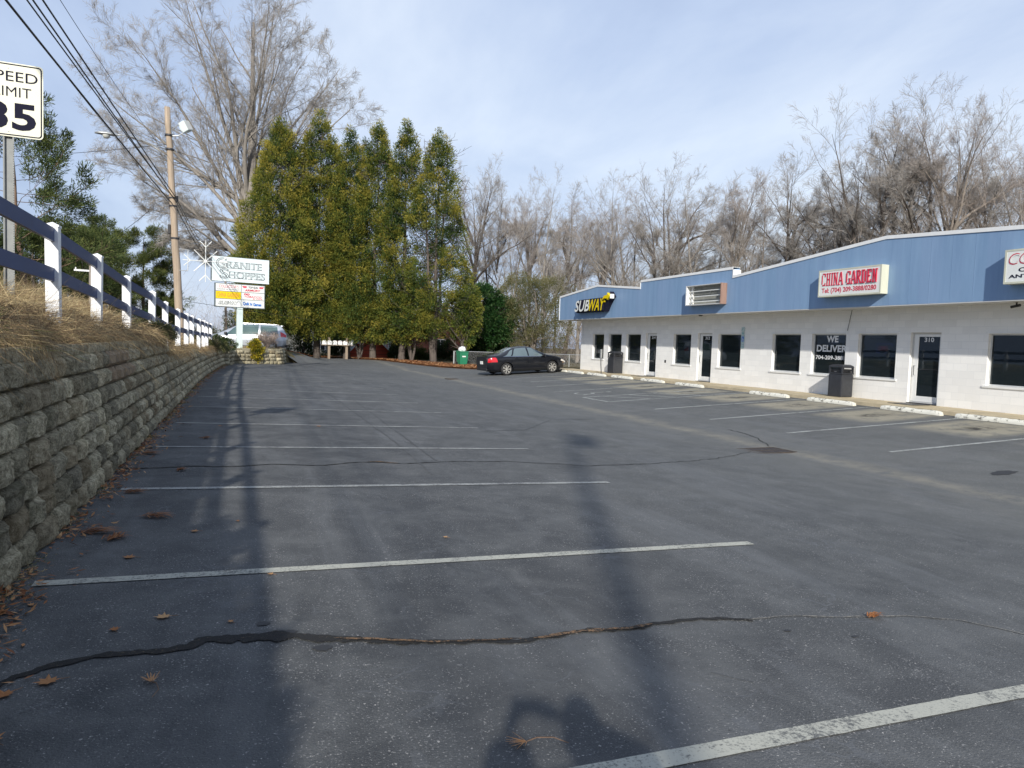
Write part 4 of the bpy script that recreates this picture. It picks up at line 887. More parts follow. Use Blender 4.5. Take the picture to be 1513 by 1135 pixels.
# serif block letters built from strokes on a 5 x 7 grid
SER={'C':[('V',0,1,6),('H',0,1,4,True),('H',6.3,1,4,True),('V',3.6,.2,1.6),('V',3.6,5.0,6.8)],
'H':[('V',.4,0,7),('V',3.2,0,7),('H',3.1,.8,3.6),('S',0,0),('S',0,6.5),('S',2.8,0),('S',2.8,6.5)],'I':[('V',.5,0,7),('S',.1,0),('S',.1,6.5)],
'N':[('V',.4,0,7,.6),('V',3.6,0,7,.6),('D',.4,7,3.7,0),('S',-.1,0),('S',-.1,6.5),('S',3.1,6.5)],'A':[('D',.2,0,2.0,7,.5),('D',4.4,0,2.5,7),('H',2,1,3.5),('S',-.4,0),('S',3.5,0)],
'G':[('V',0,1,6),('H',0,1,4),('H',6.3,1,4),('V',3.6,5.0,6.8),('V',3.5,.3,3),('S',2.9,2.7)],'R':[('V',.4,0,7),('H',6.3,.4,3.4),('V',3.1,4,6.4),('H',3.4,.4,3.4),('D',4.4,0,1.8,3.6),('S',-.1,0),('S',-.1,6.5),('S',3.8,0)],
'D':[('V',.4,0,7),('H',6.3,.4,3.2),('H',0,.4,3.2),('V',3.4,.8,6.2),('S',-.1,0),('S',-.1,6.5)],'E':[('V',.4,0,7),('H',6.3,0,4),('H',0,0,4),('H',3.3,.4,3),('V',3.6,0,1.7,.4),('V',3.6,5.3,7,.4),('S',-.1,0),('S',-.1,6.5)],' ':[]}
def serif_text(mb,s,y_left,y_right,z,h,x,dep):
    wch={'I':3.0,' ':3.0}; tot=sum(wch.get(c,5.7) for c in s)-1; sc=(y_left-y_right)/tot; zs=h/7; cur=0; n=0
    for ch in s:
        for st in SER[ch]:
            n+=1; e=.0004*n; k=st[0]
            def q(pts):
                P=[(x-dep-e,y_left-(cur+u)*sc,z+v*zs) for u,v in pts]; P2=[(x,p[1],p[2]) for p in P]; m=len(P)
                mb.add(P+P2,[tuple(range(m)),tuple(range(2*m-1,m-1,-1))]+[(i,(i+1)%m,(i+1)%m+m,i+m) for i in range(m)])
            if k=='V': w=st[4] if len(st)>4 else 1.05; q([(st[1],st[2]),(st[1]+w,st[2]),(st[1]+w,st[3]),(st[1],st[3])])
            elif k=='H': q([(st[2],st[1]),(st[3],st[1]),(st[3],st[1]+.7),(st[2],st[1]+.7)])
            elif k=='S': q([(st[1]-.1,st[2]),(st[1]+1.9,st[2]),(st[1]+1.9,st[2]+.45),(st[1]-.1,st[2]+.45)])
            elif k=='D': w=st[5] if len(st)>5 else 1.; q([(st[1]-w*.3,st[2]),(st[1]+w*.7,st[2]),(st[3]+w*.7,st[4]),(st[3]-w*.3,st[4])])
        cur+=wch.get(ch,5.7)
t,b0,xf=cabinet(15.20,17.55,1.80,2.63,'white sign cabinet with red CHINA GARDEN lettering and phone number on the blue fascia')
m_=MB(); serif_text(m_,'CHINA GARDEN',17.42,15.34,2.14,.39,xf,.008); m_.build('lettering',M['red'],t,org=b0)
m_=MB(); put_text(m_,'Tel: (704) 209-3888/0280',(xf,17.40,1.88),*FX,2.04,.19,.006,bold=.015); m_.build('phone_number',M['red'],t,org=b0)
t,b0,xf=cabinet(9.25,11.72,1.83,2.64,"white sign cabinet with red outlined script, cut off by the right edge of the view")
m_=MB(); put_text(m_,"COLLECTOR'S",(xf,11.60,2.30),*FX,2.2,.23,.006,bold=.02,shear=.25,grow=.022); m_.build('lettering_outline',M['red'],t,org=b0)
m_=MB(); put_text(m_,"COLLECTOR'S",(xf-.0065,11.60,2.30),*FX,2.2,.23,.003,bold=-.005,shear=.25,grow=-.004); m_.build('lettering',M['sign_white'],t,org=b0)
m_=MB(); put_text(m_,'COINS & CARDS',(xf,11.38,2.10),*FX,1.75,.10,.006,bold=.02); m_.build('lettering',M['inkblack'],t,org=b0); m_=MB(); put_text(m_,'ANTIQUES & JEWELRY',(xf,11.60,1.935),*FX,2.2,.11,.006,bold=.02); m_.build('lettering',M['inkblack'],t,org=b0)
# empty rusty cabinet with tube rails
b0=(FXF,23.5,1.80); t=thing('empty_sign_box','empty rusting sign cabinet with bare tube rails and no face','sign box',b0); y0,y1,z0,z1=22.42,24.70,1.80,2.60; x0=17.02
m_=MB(); m_.box(x0,FXF-.001,y0,y0+.04,z0,z1); m_.build('rusty_side',M['rustside'],t,org=b0)
m_=MB(); m_.box(x0,FXF-.001,y1-.06,y1,z0,z1); m_.build('white_side',M['trim'],t,org=b0)
m_=MB(); m_.box(x0,FXF-.001,y0+.04,y1-.06,z1-.03,z1); m_.box(x0,FXF-.001,y0+.04,y1-.06,z0,z0+.035); m_.build('frame',M['trimg'],t,org=b0)
m_=MB(); m_.box(FXF-.05,FXF-.02,y0+.04,y1-.06,z0+.035,z1-.03); m_.build('backboard',M['plywood'],t,org=b0)
m_=MB(); m_.box(FXF-.13,FXF-.052,y1-.26,y1-.18,z0+.04,z1-.04); m_.build('socket_rail',M['trim'],t,org=b0)
for k in range(3): m_=MB(); zz=z0+.12+.21*k; m_.tube([(FXF-.16,y0+.05,zz+.02),(FXF-.16,y1-.07,zz+.02)],.019,8); m_.build('tube_rail',M['sign_white'],t,org=b0)
m_=MB(); m_.tube([(FXF-.06,23.1,2.33),(FXF-.14,23.2,2.38),(FXF-.1,23.35,2.26)],.008,5); m_.build('loose_wire',M['white_letter'],t,org=b0)
# sandwich chain letters
b0=(FXF,33.0,1.8); t=thing('channel_letter_sign','white and yellow slanted channel letters with an arrow tip reading SUBWAY on the blue fascia','sign',b0)
xs=17.06
m_=MB(); put_text(m_,'SUB',(xs+.02,34.90,1.84),*FX,1.72,.60,.12,bold=.02,shear=.28,side=1); m_.build('white_letters',[M['sign_white'],M['inkblack']],t,org=b0)
m_=MB(); put_text(m_,'WAY',(xs+.02,33.24,1.84),*FX,1.74,.60,.12,bold=.02,shear=.28,side=1)
m_.prism([(31.78,2.42),(31.62,2.56),(31.30,2.60),(31.30,2.70),(31.02,2.50),(31.30,2.34),(31.30,2.44),(31.55,2.40),(31.66,2.25)],lambda u,v,d:(d,u,v),xs-.10,xs+.02); m_.build('yellow_letters',[M['yellow'],M['inkblack']],t,org=b0)
m_=MB(); m_.prism([(34.95,1.80),(34.88,1.95),(34.62,2.48),(31.60,2.50),(31.45,2.62),(31.25,2.66),(31.22,2.76),(30.96,2.50),(31.22,2.28),(31.45,2.05),(31.62,1.80)],lambda u,v,d:(d,u,v),xs+.021,FXF-.001)
m_.build('backing',M['inkblack'],t,org=b0)
m_=MB(); m_.box(xs-.10,xs+.12,30.955,31.0,2.40,2.62,b=.01); m_.build('arrow_end_cap',M['sign_white'],t,org=b0)
# ---------------------------------------------------------------- litter bins
def bin_(x,y,s,label,rz=R(4)):
    t=thing('litter_bin',label,'litter bin',(x,y,ZB-.012),rz,'litter bins on the sidewalk'); w=.25*s; h=1.0*s
    b_=MB(); b_.box(-w,w,-w,w,.0,h*.70,b=.03); b_.box(-w+.03,w-.03,-w-.004,-w+.02,.08,h*.64,b=.01); b_.box(-w-.004,-w+.02,-w+.03,w-.03,.08,h*.64,b=.01); b_.build('body',M['bin'],t)
    hd=MB(); hd.box(-w-.012,w+.012,-w-.012,w+.012,h*.70+.002,h*.74,b=.01)
    for sx in (-1,1):
        for sy_ in (-1,1): hd.box(min(sx*w,sx*(w-.05)),max(sx*w,sx*(w-.05)),min(sy_*w,sy_*(w-.05)),max(sy_*w,sy_*(w-.05)),h*.741,h*.90)
    hd.box(-w-.008,w+.008,-w-.008,w+.008,h*.901,h*.95,b=.015); 
    V=[(-w,-w,h*.951),(w,-w,h*.951),(w,w,h*.951),(-w,w,h*.951),(-w*.7,-w*.7,h),(w*.7,-w*.7,h),(w*.7,w*.7,h),(-w*.7,w*.7,h)]
    hd.add(V,[(0,1,5,4),(1,2,6,5),(2,3,7,6),(3,0,4,7),(4,5,6,7)]); hd.build('hood',M['bin'],t)
    li=MB(); li.box(-w+.055,w-.055,-w+.055,w-.055,h*.742,h*.86); li.build('liner',M['black'],t)
    pl_=MB(); pl_.box(-.05,.05,-w-.016,-w-.013,h*.79,h*.805); pl_.box(-w-.014,-w-.012,-.05,.05,h*.77,h*.79); pl_.build('label_plate',M['chrome'],t); return t
bin_(17.95,17.33,1.03,'charcoal square litter bin standing under the WE DELIVER window'); bin_(17.95,31.95,1.12,'charcoal square litter bin at the far end beside door 314')
# thin leaning pole at the kerb
t=thing('marker_stake','thin dark stake leaning at the kerb near the far litter bin','stake',(16.86,31.35,-1.44))
m_=MB(); m_.tube([(0,0,0),(-.01,.08,.6),(.02,.16,1.25)],.022,7); m_.build('rod',M['darkmetal'],t); m_=MB(); m_.box(-.02,.06,.10,.2,.85,1.32,b=.01); m_.build('tag',M['galv'],t)
# mats
mt=MB(); mt.box(17.5,18.2,28.8,29.6,-1.322,-1.31,b=.004); o=mt.build('door_mat',M['black'],org=(17.85,29.2,-1.32)); tag(o,'small dark door mat in front of the farthest door','door mat')
mt=MB(); mt.box(17.45,18.15,14.3,15.1,-1.322,-1.31,b=.004); o=mt.build('door_mat',M['black'],org=(17.8,14.7,-1.32)); tag(o,'small dark door mat in front of the nearest door, right of the neon window','door mat')
# curb stops
def curbstop(seed):
    r=random.Random(seed); V=[];F=[];n=26; pr=[(-.085,0),(-.085,.045),(-.06,.10),(-.035,.115),(.035,.115),(.06,.10),(.085,.045),(.085,0)]
    for i in range(n+1):
        y=-.9+1.8*i/n; e=min(1,min(i,n-i)/1.6)*.18+.82
        for k,(x,z) in enumerate(pr):
            nz=.012*mnoise.noise(Vector((x*14,y*5,seed+z*20))); chip=.035*max(0,mnoise.noise(Vector((x*9,y*3.3,seed*3.1)))-.28) if k in (2,3,4) else 0
            V.append((x*e+nz*.5,y,(z*e if z>0 else 0)+nz*(1 if z>0 else 0)-chip))
    m=len(pr)
    for i in range(n):
        for k in range(m-1): a=i*m+k; F.append((a,a+1,a+m+1,a+m))
    F.append(tuple(range(m))); F.append(tuple(n*m+k for k in range(m))[::-1])
    mb=MB(); mb.add(V,F); return mb
protos=[]
spots=[(16.72,8.6,'curb stop at the right edge, nearest of the row'),(16.70,11.5,'curb stop in front of the wide window right of door 310, chipped white paint'),(16.68,13.7,'chipped white curb stop in front of door 310'),(16.64,16.4,'chipped white curb stop in front of the window with the neon sign'),(16.66,19.1,'chipped white curb stop left of the near litter bin'),(16.74,23.75,'chipped white curb stop in front of the window left of the accessible plates'),(16.8,26.55,'chipped white curb stop between doors 312 and 314'),(16.8,29.2,'chipped white curb stop in front of door 314'),(16.72,31.6,'white curb stop beside the leaning stake'),(16.70,33.95,'white curb stop in front of the farthest shop window'),(16.72,36.0,'farthest white curb stop beside the nose of the black sedan')]
for k,(x,y,lb) in enumerate(spots):
    t=thing('curb_stop',lb,'curb stop',(x,y,gz(x,y)+.001),R(random.uniform(-1.6,1.6)),'white concrete curb stops in front of the shops')
    o=curbstop(k).build('block',M['curbstop'],t); smooth_by_angle(o,40)
    pn=MB(); [pn.tube([(0,yy,.10),(0,yy,.125)],.012,8) for yy in (-.6,.6)]; pn.build('anchor_pins',M['rust'],t)
# ================================================================ STREET FURNITURE
# speed limit sign, facing the road user (towards -Y)
sx,sy=-2.305,9.05; zg=gz(sx,sy); t=thing('speed_limit_sign','cream speed limit 35 sign on a perforated steel channel post behind the blue fence rails','road sign',(sx,sy,zg),R(1.5)); 
zt=2.77-zg; zb=2.005-zg; w=.305
def roundrect(w,h,r,n=6):
    P=[]
    for cx_,cz,a0 in ((w-r,h-r,0),(-w+r,h-r,90),(-w+r,-h+r,180),(w-r,-h+r,270)):
        for k in range(n+1): a=R(a0+90*k/n); P.append((cx_+r*math.cos(a),cz+r*math.sin(a)))
    return P
zc=(zt+zb)/2; hh=(zt-zb)/2
m_=MB(); m_.prism(roundrect(w,hh,.04),lambda u,v,d:(u,d,zc+v),-.003,.0); m_.build('face',M['sign_cream'],t)
o_=roundrect(w-.012,hh-.012,.034); i_=roundrect(w-.024,hh-.024,.026); m_=MB(); n=len(o_)
for k in range(n):
    k2=(k+1)%n; m_.add([(o_[k][0],-.0045,zc+o_[k][1]),(o_[k2][0],-.0045,zc+o_[k2][1]),(i_[k2][0],-.0045,zc+i_[k2][1]),(i_[k][0],-.0045,zc+i_[k][1])],[(0,1,2,3)])
m_.build('border',M['inkblack'],t,fix=False)
m_=MB(); put_text(m_,'SPEED',(-.205,-.003,zc+.19),*FY,.46,.105,.0015,bold=.004); put_text(m_,'LIMIT',(-.136,-.003,zc+.035),*FY,.333,.10,.0015,bold=.0); put_text(m_,'35',(-.215,-.003,zc-.31),*FY,.455,.285,.0015,bold=.032); m_.build('lettering',M['inkblack'],t)
m_=MB(); [m_.tube([(-.01,-.003,zz),(-.01,-.009,zz)],.007,8) for zz in (zt-.055,zb+.055)]; m_.build('bolt',M['galv'],t)
pm=MB(); pw=.038
pm.box(-pw-.012-.01,-pw-.01,.002,.006,-.2,zt-.03); pm.box(pw-.01,pw+.012-.01,.002,.006,-.2,zt-.03); pm.box(-pw-.01,-pw+.004-.01,.006,.034,-.2,zt-.03); pm.box(pw-.004-.01,pw-.01,.006,.034,-.2,zt-.03); pm.box(-pw+.004-.01,pw-.004-.01,.030,.034,-.2,zt-.03)
pm.build('post',M['chan'],t)
hm=MB(); 
for k in range(int((zb-.05)/.0254)): z=.02+k*.0254; hm.tube([(pw-.004,.0015,z),(pw-.004,.0035,z)],.0045,6)
hm.build('post_holes',M['black'],t)
# utility poles
def upole(pb,pt,label,rr0=.155):
    t=thing('utility_pole',label,'utility pole',pb); d=Vector(pt)-Vector(pb); m_=MB()
    n=12; m_.tube([d*(k/n)+Vector((.01*math.sin(k*2.1),.01*math.cos(k*1.3),-.3 if k==0 else 0)) for k in range(n+1)],[rr0-.055*k/n for k in range(n+1)],14); m_.build('shaft',M['pole'],t,smooth=True)
    return t,(lambda z:d*((z-pb[2])/d.z))
PB=(-2.12,30,gz(-2.12,30)); PT=(-2.66,30,8.40)
t,at=upole(PB,PT,'tan wooden utility pole behind the fence carrying the street lamp and floodlight')
# cobra head lamp on a curved arm towards the road
z=6.82; a=at(z); la=thing('street_lamp','grey cobra head street lamp on a long thin arm off the utility pole','street lamp',(PB[0]+a.x,30,z))
m_=MB(); m_.tube([(-.1,-.05,0),(-.55,-.12,.10),(-1.1,-.25,.26),(-1.55,-.35,.26),(-1.72,-.4,.24)],.022,8); m_.tube([(-.1,-.03,-.42),(-.3,-.08,-.1),(-.62,-.13,.10)],.014,6); m_.build('arm',M['galv'],la,smooth=True)
hd=MB(); Mh=Matrix.Translation((-1.62,-.38,.22))
prof=[(0,.0,.03),(.12,.08,.07),(.35,.14,.10),(.62,.13,.09),(.78,.05,.04)]
V=[];F=[]
for k,(u,w_,h_) in enumerate(prof):
    for q in range(12): an=2*math.pi*q/12; V.append(Mh@Vector((-u,w_*math.cos(an)+.0,h_*(math.sin(an) if math.sin(an)>0 else .35*math.sin(an))+.0)))
for k in range(4):
    for q in range(12): F.append((k*12+q,k*12+(q+1)%12,k*12+12+(q+1)%12,k*12+12+q))
F.append(tuple(range(12))); F.append(tuple(range(48,60))); hd.add(V,F); hd.build('head',M['galv'],la,smooth=True)
m_=MB(); m_.lathe([(.0,-.15),(.07,-.135),(.115,-.08),(.125,-.02)],16,Mh@Matrix.Translation((-.42,0,-.01))); M['lens']=plain('lamp_lens',(.55,.55,.50),.15,.05); m_.build('lens',M['lens'],la,smooth=True)
# floodlight
z=7.35; a=at(z); fl=thing('floodlight','square white floodlight on a short bracket near the top of the utility pole','floodlight',(PB[0]+a.x,30,z))
m_=MB(); m_.tube([(.1,-.04,0),(.35,-.1,.03),(.50,-.15,.13)],.02,7); m_.tube([(.1,-.04,.22),(.3,-.1,.40),(.42,-.12,.45)],.016,6); m_.build('bracket',M['galv'],fl)
Mf=Matrix.Translation((.58,-.2,.36))@Matrix.Rotation(R(-28),4,'Y')@Matrix.Rotation(R(-35),4,'Z')
m_=MB(); m_.box(-.12,.14,-.17,.17,-.19,.19,b=.03,M4=Mf); m_.box(-.2,-.12,-.09,.09,-.1,.1,b=.02,M4=Mf); m_.build('housing',M['sign_cool'],fl)
m_=MB(); m_.box(.141,.15,-.15,.15,-.17,.17,M4=Mf); m_.build('lens',M['lens'],fl)
# hardware
hw=MB()
for z,s in ((5.05,.13),(4.75,.13),(6.85,.14),(7.37,.13),(3.55,.14)):
    a=at(z); hw.tube([(a.x,0,z-PB[2]-.03),(a.x,0,z-PB[2]+.03)],s+.015,12)
hw.build('band',M['darkmetal'],t)
ins=MB(); a=at(4.9); ins.tube([(a.x+.15,-.16,5.0-PB[2]-.1),(a.x+.15,-.16,5.0-PB[2]+.12)],.05,8); ins.build('cable_splice',M['black'],t); ins=MB(); a=at(3.9); ins.box(a.x-.22,a.x-.13,-.1,.02,3.7-PB[2],4.05-PB[2],b=.01); ins.build('splice_box',M['black'],t)
# snowflake decoration
def flake(cx_,cy_,cz,r,th,parent_loc,label,rot=0.,bracket=None):
    t=thing('snowflake_light',label,'street decoration',parent_loc); off=Vector((cx_,cy_,cz))-Vector(parent_loc)
    m_=MB()
    for k in range(8):
        a=R(rot+45*k); L=r if k%2==0 else r*.72; 
        if k%2==0:
            m_.tube([off,off+Vector((math.cos(a),0,math.sin(a)))*L],th,5)
            for s in (-1,1):
                b_=a+s*R(42); p=off+Vector((math.cos(a),0,math.sin(a)))*L*.66; m_.tube([p,p+Vector((math.cos(b_),0,math.sin(b_)))*L*.40],th,5)
        else: m_.tube([off,off+Vector((math.cos(a),0,math.sin(a)))*L],th,5)
    m_.build('arms',M['sign_white'],t)
    m_=MB(); m_.tube([off+Vector((0,-.02,0)),off+Vector((0,.02,0))],th*3,8); m_.build('hub',M['sign_white'],t)
    if bracket: m_=MB(); [m_.tube([Vector(q[0])-Vector(parent_loc),Vector(q[1])-Vector(parent_loc)],.014,5) for q in bracket]; m_.build('bracket',M['galv'],t)
px=PB[0]+at(2.9).x
flake(-1.28,29.9,2.76,.80,.017,(px+.16,29.9,2.76),'large white snowflake street decoration bracketed to the utility pole',90,bracket=[((px+.1,29.9,3.15),(-1.9,29.9,3.15)),((px+.12,29.9,2.35),(-1.9,29.9,2.35)),((-1.9,29.9,3.15),(-1.9,29.9,2.35)),((-1.9,29.9,2.76),(-1.28,29.9,2.76))])
# far pole with its own flake, beyond the sign
g3=gz(-1.5,88); t3,at3=upole((-1.5,88,g3),(-1.7,88,g3+10.5),'distant wooden utility pole seen under the pylon sign')
flake(-1.1,87.8,1.85,.78,.022,(-1.4,87.8,1.85),'small distant snowflake decoration on the far utility pole',90,bracket=[((-1.5,87.9,1.85),(-1.1,87.8,1.85))])
# hidden next pole of the line, behind the camera
g0=gz(-4.2,-11.4); t0,at0=upole((-4.2,-11.4,g0),(-4.2,-11.4,12.1),'wooden utility pole up the street behind the camera',.13)
m_=MB(); m_.tube([(.32,-.05,11.0-g0),(.32,-.05,11.75-g0)],.20,16); m_.tube([(.32,-.05,11.75-g0),(.32,-.05,11.95-g0)],.05,8); m_.build('transformer',M['galv'],t0)
# cables
wires=[((-2.47,30,4.85),(-3.32,12.9,4.85),(-4.4,-11.4,5.25),.019,'thick black telephone cable, lowest of the bundle'),
((-2.45,30,5.12),(-3.22,13.6,5.17),(-4.35,-11.4,5.6),.013,'black cable second from the bottom of the bundle'),
((-2.42,30,5.05),(-3.18,13.75,5.25),(-4.3,-11.4,5.8),.015,'black cable third from the bottom of the bundle'),
((-2.35,30,5.1),(-3.15,14.2,5.46),(-4.25,-11.4,6.1),.016,'black cable at the right of the bundle over the fence'),
((-2.55,30,4.80),(-3.45,13.4,5.04),(-4.5,-11.4,5.5),.005,'thinnest grey lashing wire left of the cable bundle'),
((-2.62,30,6.6),(-3.12,15.3,5.93),(-4.2,-11.4,7.6),.006,'thin upper wire apart to the right of the cable bundle')]
for a,b_,c,r,lb in wires:
    # parabola in y through three points
    A=np.array([[p[1]**2,p[1],1] for p in (a,b_,c)]); cx3=np.linalg.solve(A,[p[0] for p in (a,b_,c)]); cz3=np.linalg.solve(A,[p[2] for p in (a,b_,c)])
    m_=MB(); ys=np.linspace(30,-11.4,40); m_.tube([(float(np.polyval(cx3,y)),float(y),float(np.polyval(cz3,y))) for y in ys],r,6); o=m_.build('overhead_cable',M['black'],smooth=True,org=a); tag(o,lb,'cable',group='overhead cables along the street')
for k,(a,c,r,sag,lb) in enumerate([((-2.44,30,4.95),(-1.66,88,7.2),.019,1.0,'cable leaving the pole towards the distant pole, lowest'),((-2.40,30,5.1),(-1.62,88,7.6),.015,1.0,'cable leaving the pole towards the distant pole, upper'),((-2.36,30,5.12),(-1.5,88,7.9),.015,.9,'cable leaving the pole towards the distant pole, on its right side'),((-2.58,30,7.05),(-26,52,9.5),.010,.7,'thin service wire crossing to the left from the utility pole'),((-2.0,30,1.2),(60,150,4.),.008,1.5,'faint far wire low behind the pylon sign'),((-14.5,84,8.4),(-6.5,60,9.0),.02,.4,'short far wire above the small pines left of the pole')]):
    m_=MB(); n=26; A=Vector(a);B_=Vector(c); m_.tube([A.lerp(B_,q/n)-Vector((0,0,4*sag*(q/n)*(1-q/n))) for q in range(n+1)],r,5); o=m_.build('overhead_cable',M['black'],smooth=True,org=a); tag(o,lb,'cable')
# small far pole with crossarm among the pines
pm=thing('crossarm_pole','distant grey pole with a white crossarm in front of the pines on the left','utility pole',(-7.2,42,gz(-7.2,42)))
z0=gz(-7.2,42); m_=MB(); m_.tube([(0,0,-.2),(0,0,3.25-z0)],[.11,.09],10); m_.build('shaft',M['barkpale'],pm); m_=MB(); m_.box(-.75,.75,-.04,.04,2.93-z0,3.02-z0,M4=Matrix.Rotation(R(12),4,'Z')); [m_.tube([(s*.68,0,3.02-z0),(s*.68,0,3.13-z0)],.03,6) for s in (-1,0,1)]; m_.build('crossarm',M['trim'],pm)
# ---------------------------------------------------------------- pylon sign
SX,SY=-.05,42.3; zp=-.80; t=thing('pylon_sign','tall pylon sign with a GRANITE SHOPPES board above six tenant panels on one pale post','sign',(SX,SY,zp),R(90-78.9))
zz=lambda z:z-zp
m_=MB(); m_.box(-.155,.155,-.12,.12,-.6,zz(1.50),b=.01); m_.build('post',M['postgreen'],t)
M['signedge']=plain('sign_edge',(.14,.17,.18),.5)
# main board
x0,x1,z0,z1=-1.60,1.72,3.05,4.62
x0,x1=-1.50,1.53; z0,z1=2.86,4.21
m_=MB(); m_.box(x0,x1,-.17,.17,zz(z0),zz(z1),b=.012); mbd=m_.build('main_board',M['signedge'],t)
m_=MB(); m_.box(x0+.02,x1-.02,-.178,-.171,zz(z0)+.02,zz(z1)-.02); m_.box(x0+.01,x1-.01,-.20,-.16,zz(z0)-.0,zz(z0)+.05); m_.build('face',M['sign_cool'],mbd)
def word(parts,y,mat,nm,grow=0,bold=.01,par=None,serif=False):
    m_=MB()
    for s,xl,zb_,w,h in parts: put_text(m_,s,(xl,y,zz(zb_)),*FY,w,h,.004,bold=bold,grow=grow)
    return m_.build(nm,mat,par)
sx_=3.03/3.28; szz=1.35/1.5
big=[(s_,x0+(xl+1.62)*sx_,z0+(zb_-3.16)*szz,w_*sx_,h_*szz) for s_,xl,zb_,w_,h_ in [('G',-1.35,3.98,.52,.56),('RANITE',-.74,4.0,1.92,.33),('S',-1.15,3.36,.46,.54),('HOPPES',-.62,3.40,2.0,.34)]]
word(big,-.179,M['grey_ink'],'lettering_outline',.03,.02,mbd); word(big,-.1835,M['sign_cool'],'lettering',-.006,-.02,mbd)
sf=MB()
for s,xl,zb_,w,h in big[1::2]:
    nl=len(s)
    for k in range(nl): cxx=xl+w*(k+.5)/nl; [sf.box(cxx-w/nl*.40,cxx+w/nl*.40,-.181,-.179,zz(zb_+q),zz(zb_+q+.022)) for q in (-.03,h+.005)]
sf.build('serif_lines',M['grey_ink'],mbd)
# tenant panels
pw0=[(-1.27,.03),(.06,1.28)]; rows=[(2.34,2.73),(1.93,2.31),(1.50,1.90)]
m_=MB(); m_.box(-1.31,1.32,-.13,.13,zz(1.46),zz(2.77),b=.01); m_.build('panel_frame',M['signedge'],t)
def tenant(c,r,mat,items):
    xa,xb_=pw0[c]; za,zb_=rows[r]; m_=MB(); m_.box(xa,xb_,-.138,-.1305,zz(za),zz(zb_)); p=m_.build('tenant_panel',mat,t)
    for s,fx0,fx1,fz0,fz1,mt,sh,bd in items:
        m_=MB(); put_text(m_,s,(xa+(xb_-xa)*fx0,-.138,zz(za+(zb_-za)*fz0)),*FY,(xb_-xa)*(fx1-fx0),(zb_-za)*(fz1-fz0),.004,bold=bd,shear=sh); m_.build('lettering',mt,p)
    return p,xa,xb_,za,zb_
tenant(0,0,M['sign_white'],[("COLLECTOR'S",.12,.9,.45,.86,M['pinkred'],0,.0),('COINS & JEWELRY',.06,.94,.1,.32,M['grey_ink'],0,.0)])
tenant(0,1,M['yellow'],[('CHINA GARDEN',.05,.92,.2,.82,M['orange'],0,.02)])
p,xa,xb_,za,zb_=tenant(0,2,M['sign_white'],[('SUB',.10,.50,.24,.74,M['grey_ink'],.25,.05),('WAY',.50,.90,.24,.74,M['grey_ink'],.25,.05)])
m_=MB(); put_text(m_,'SUB',(xa+(xb_-xa)*.11,-.1425,zz(za+.11)),*FY,(xb_-xa)*.36,.17,.003,bold=.0,shear=.25); put_text(m_,'WAY',(xa+(xb_-xa)*.52,-.1425,zz(za+.11)),*FY,(xb_-xa)*.36,.17,.003,bold=0,shear=.25); m_.build('lettering',M['sign_white'],p)
p,xa,xb_,za,zb_=tenant(1,0,M['sign_white'],[('TOP GUN',.30,.72,.56,.84,M['inkblack'],0,.03),('ARMORY',.14,.84,.12,.44,M['red'],.25,.04)])
m_=MB()
for s in (-1,1):
    cxx=(xa+xb_)/2; P=[(cxx+s*.34,.87),(cxx+s*.60,.87),(cxx+s*.50,.56),(cxx+s*.34,.60)]; 
    m_.prism([(u,zz(za+(zb_-za)*v)) for u,v in P],lambda u,v,d:(u,d,v),-.142,-.138)
m_.build('wing_marks',M['pinkred'],p)
tenant(1,1,M['sign_white'],[('GO',.10,.36,.62,.92,M['red'],0,.08),('TOBACCO',.12,.88,.30,.58,M['pinkred'],.2,.03),('& VAPE',.50,.92,.08,.26,M['pinkred'],0,.02)])
tenant(1,2,M['sign_white'],[('Quik',.06,.36,.22,.74,M['bluepaint'],0,.05),("N Games",.38,.88,.22,.70,M['bluepaint'],0,.05)])
# ---------------------------------------------------------------- cluster of mailboxes
mbx,mby=7.0,56.6; 
def G(x,y): return gz(x,y)+.06
shelf=thing('mailbox_stand','wooden two post stand carrying the row of white mailboxes under the conifers','mailbox stand',(7.0,56.5,G(7.9,56.5)),R(2))
for dx in (-.55,.80):
    m_=MB(); m_.box(dx-.09,dx+.09,-.07,.07,-.1,1.62,b=.01); m_.build('post',M['post'],shelf)
m_=MB(); m_.box(-1.15,1.32,-.18,.12,.99,1.04); m_.build('shelf_board',M['post'],shelf)
ordn=['leftmost','second','third','fourth','fifth','rightmost']
proto=None
for k in range(6):
    loc=(7.0-.92+.40*k,56.5-.03+.016*k,G(7.9,56.5)+1.042)
    lab='%s white mailbox of the row of six on the wooden stand'%ordn[k]
    if proto is None:
        t=thing('mailbox',lab,'mailbox',loc,0,'white mailboxes in a row'); proto=t
        m_=MB(); pr=[(-.16,0),(.16,0),(.16,.2)]+[(.16*math.cos(R(a)),.2+.14*math.sin(R(a))) for a in range(20,180,20)]+[(-.16,.2)]
        m_.prism(pr,lambda u,v,d:(u,d,v),-.17,.28); m_.build('body',M['trim'],t)
        m_=MB(); m_.prism([(u*.93,.012+v*.94) for u,v in pr],lambda u,v,d:(u,d,v),-.184,-.171); m_.build('door',M['vinyl'],t)
        m_=MB(); m_.box(.162,.172,-.1,-.06,.1,.3); m_.build('flag',M['red'],t)
    else:
        t=copy_tree(proto); t.location=loc; t['label']=lab
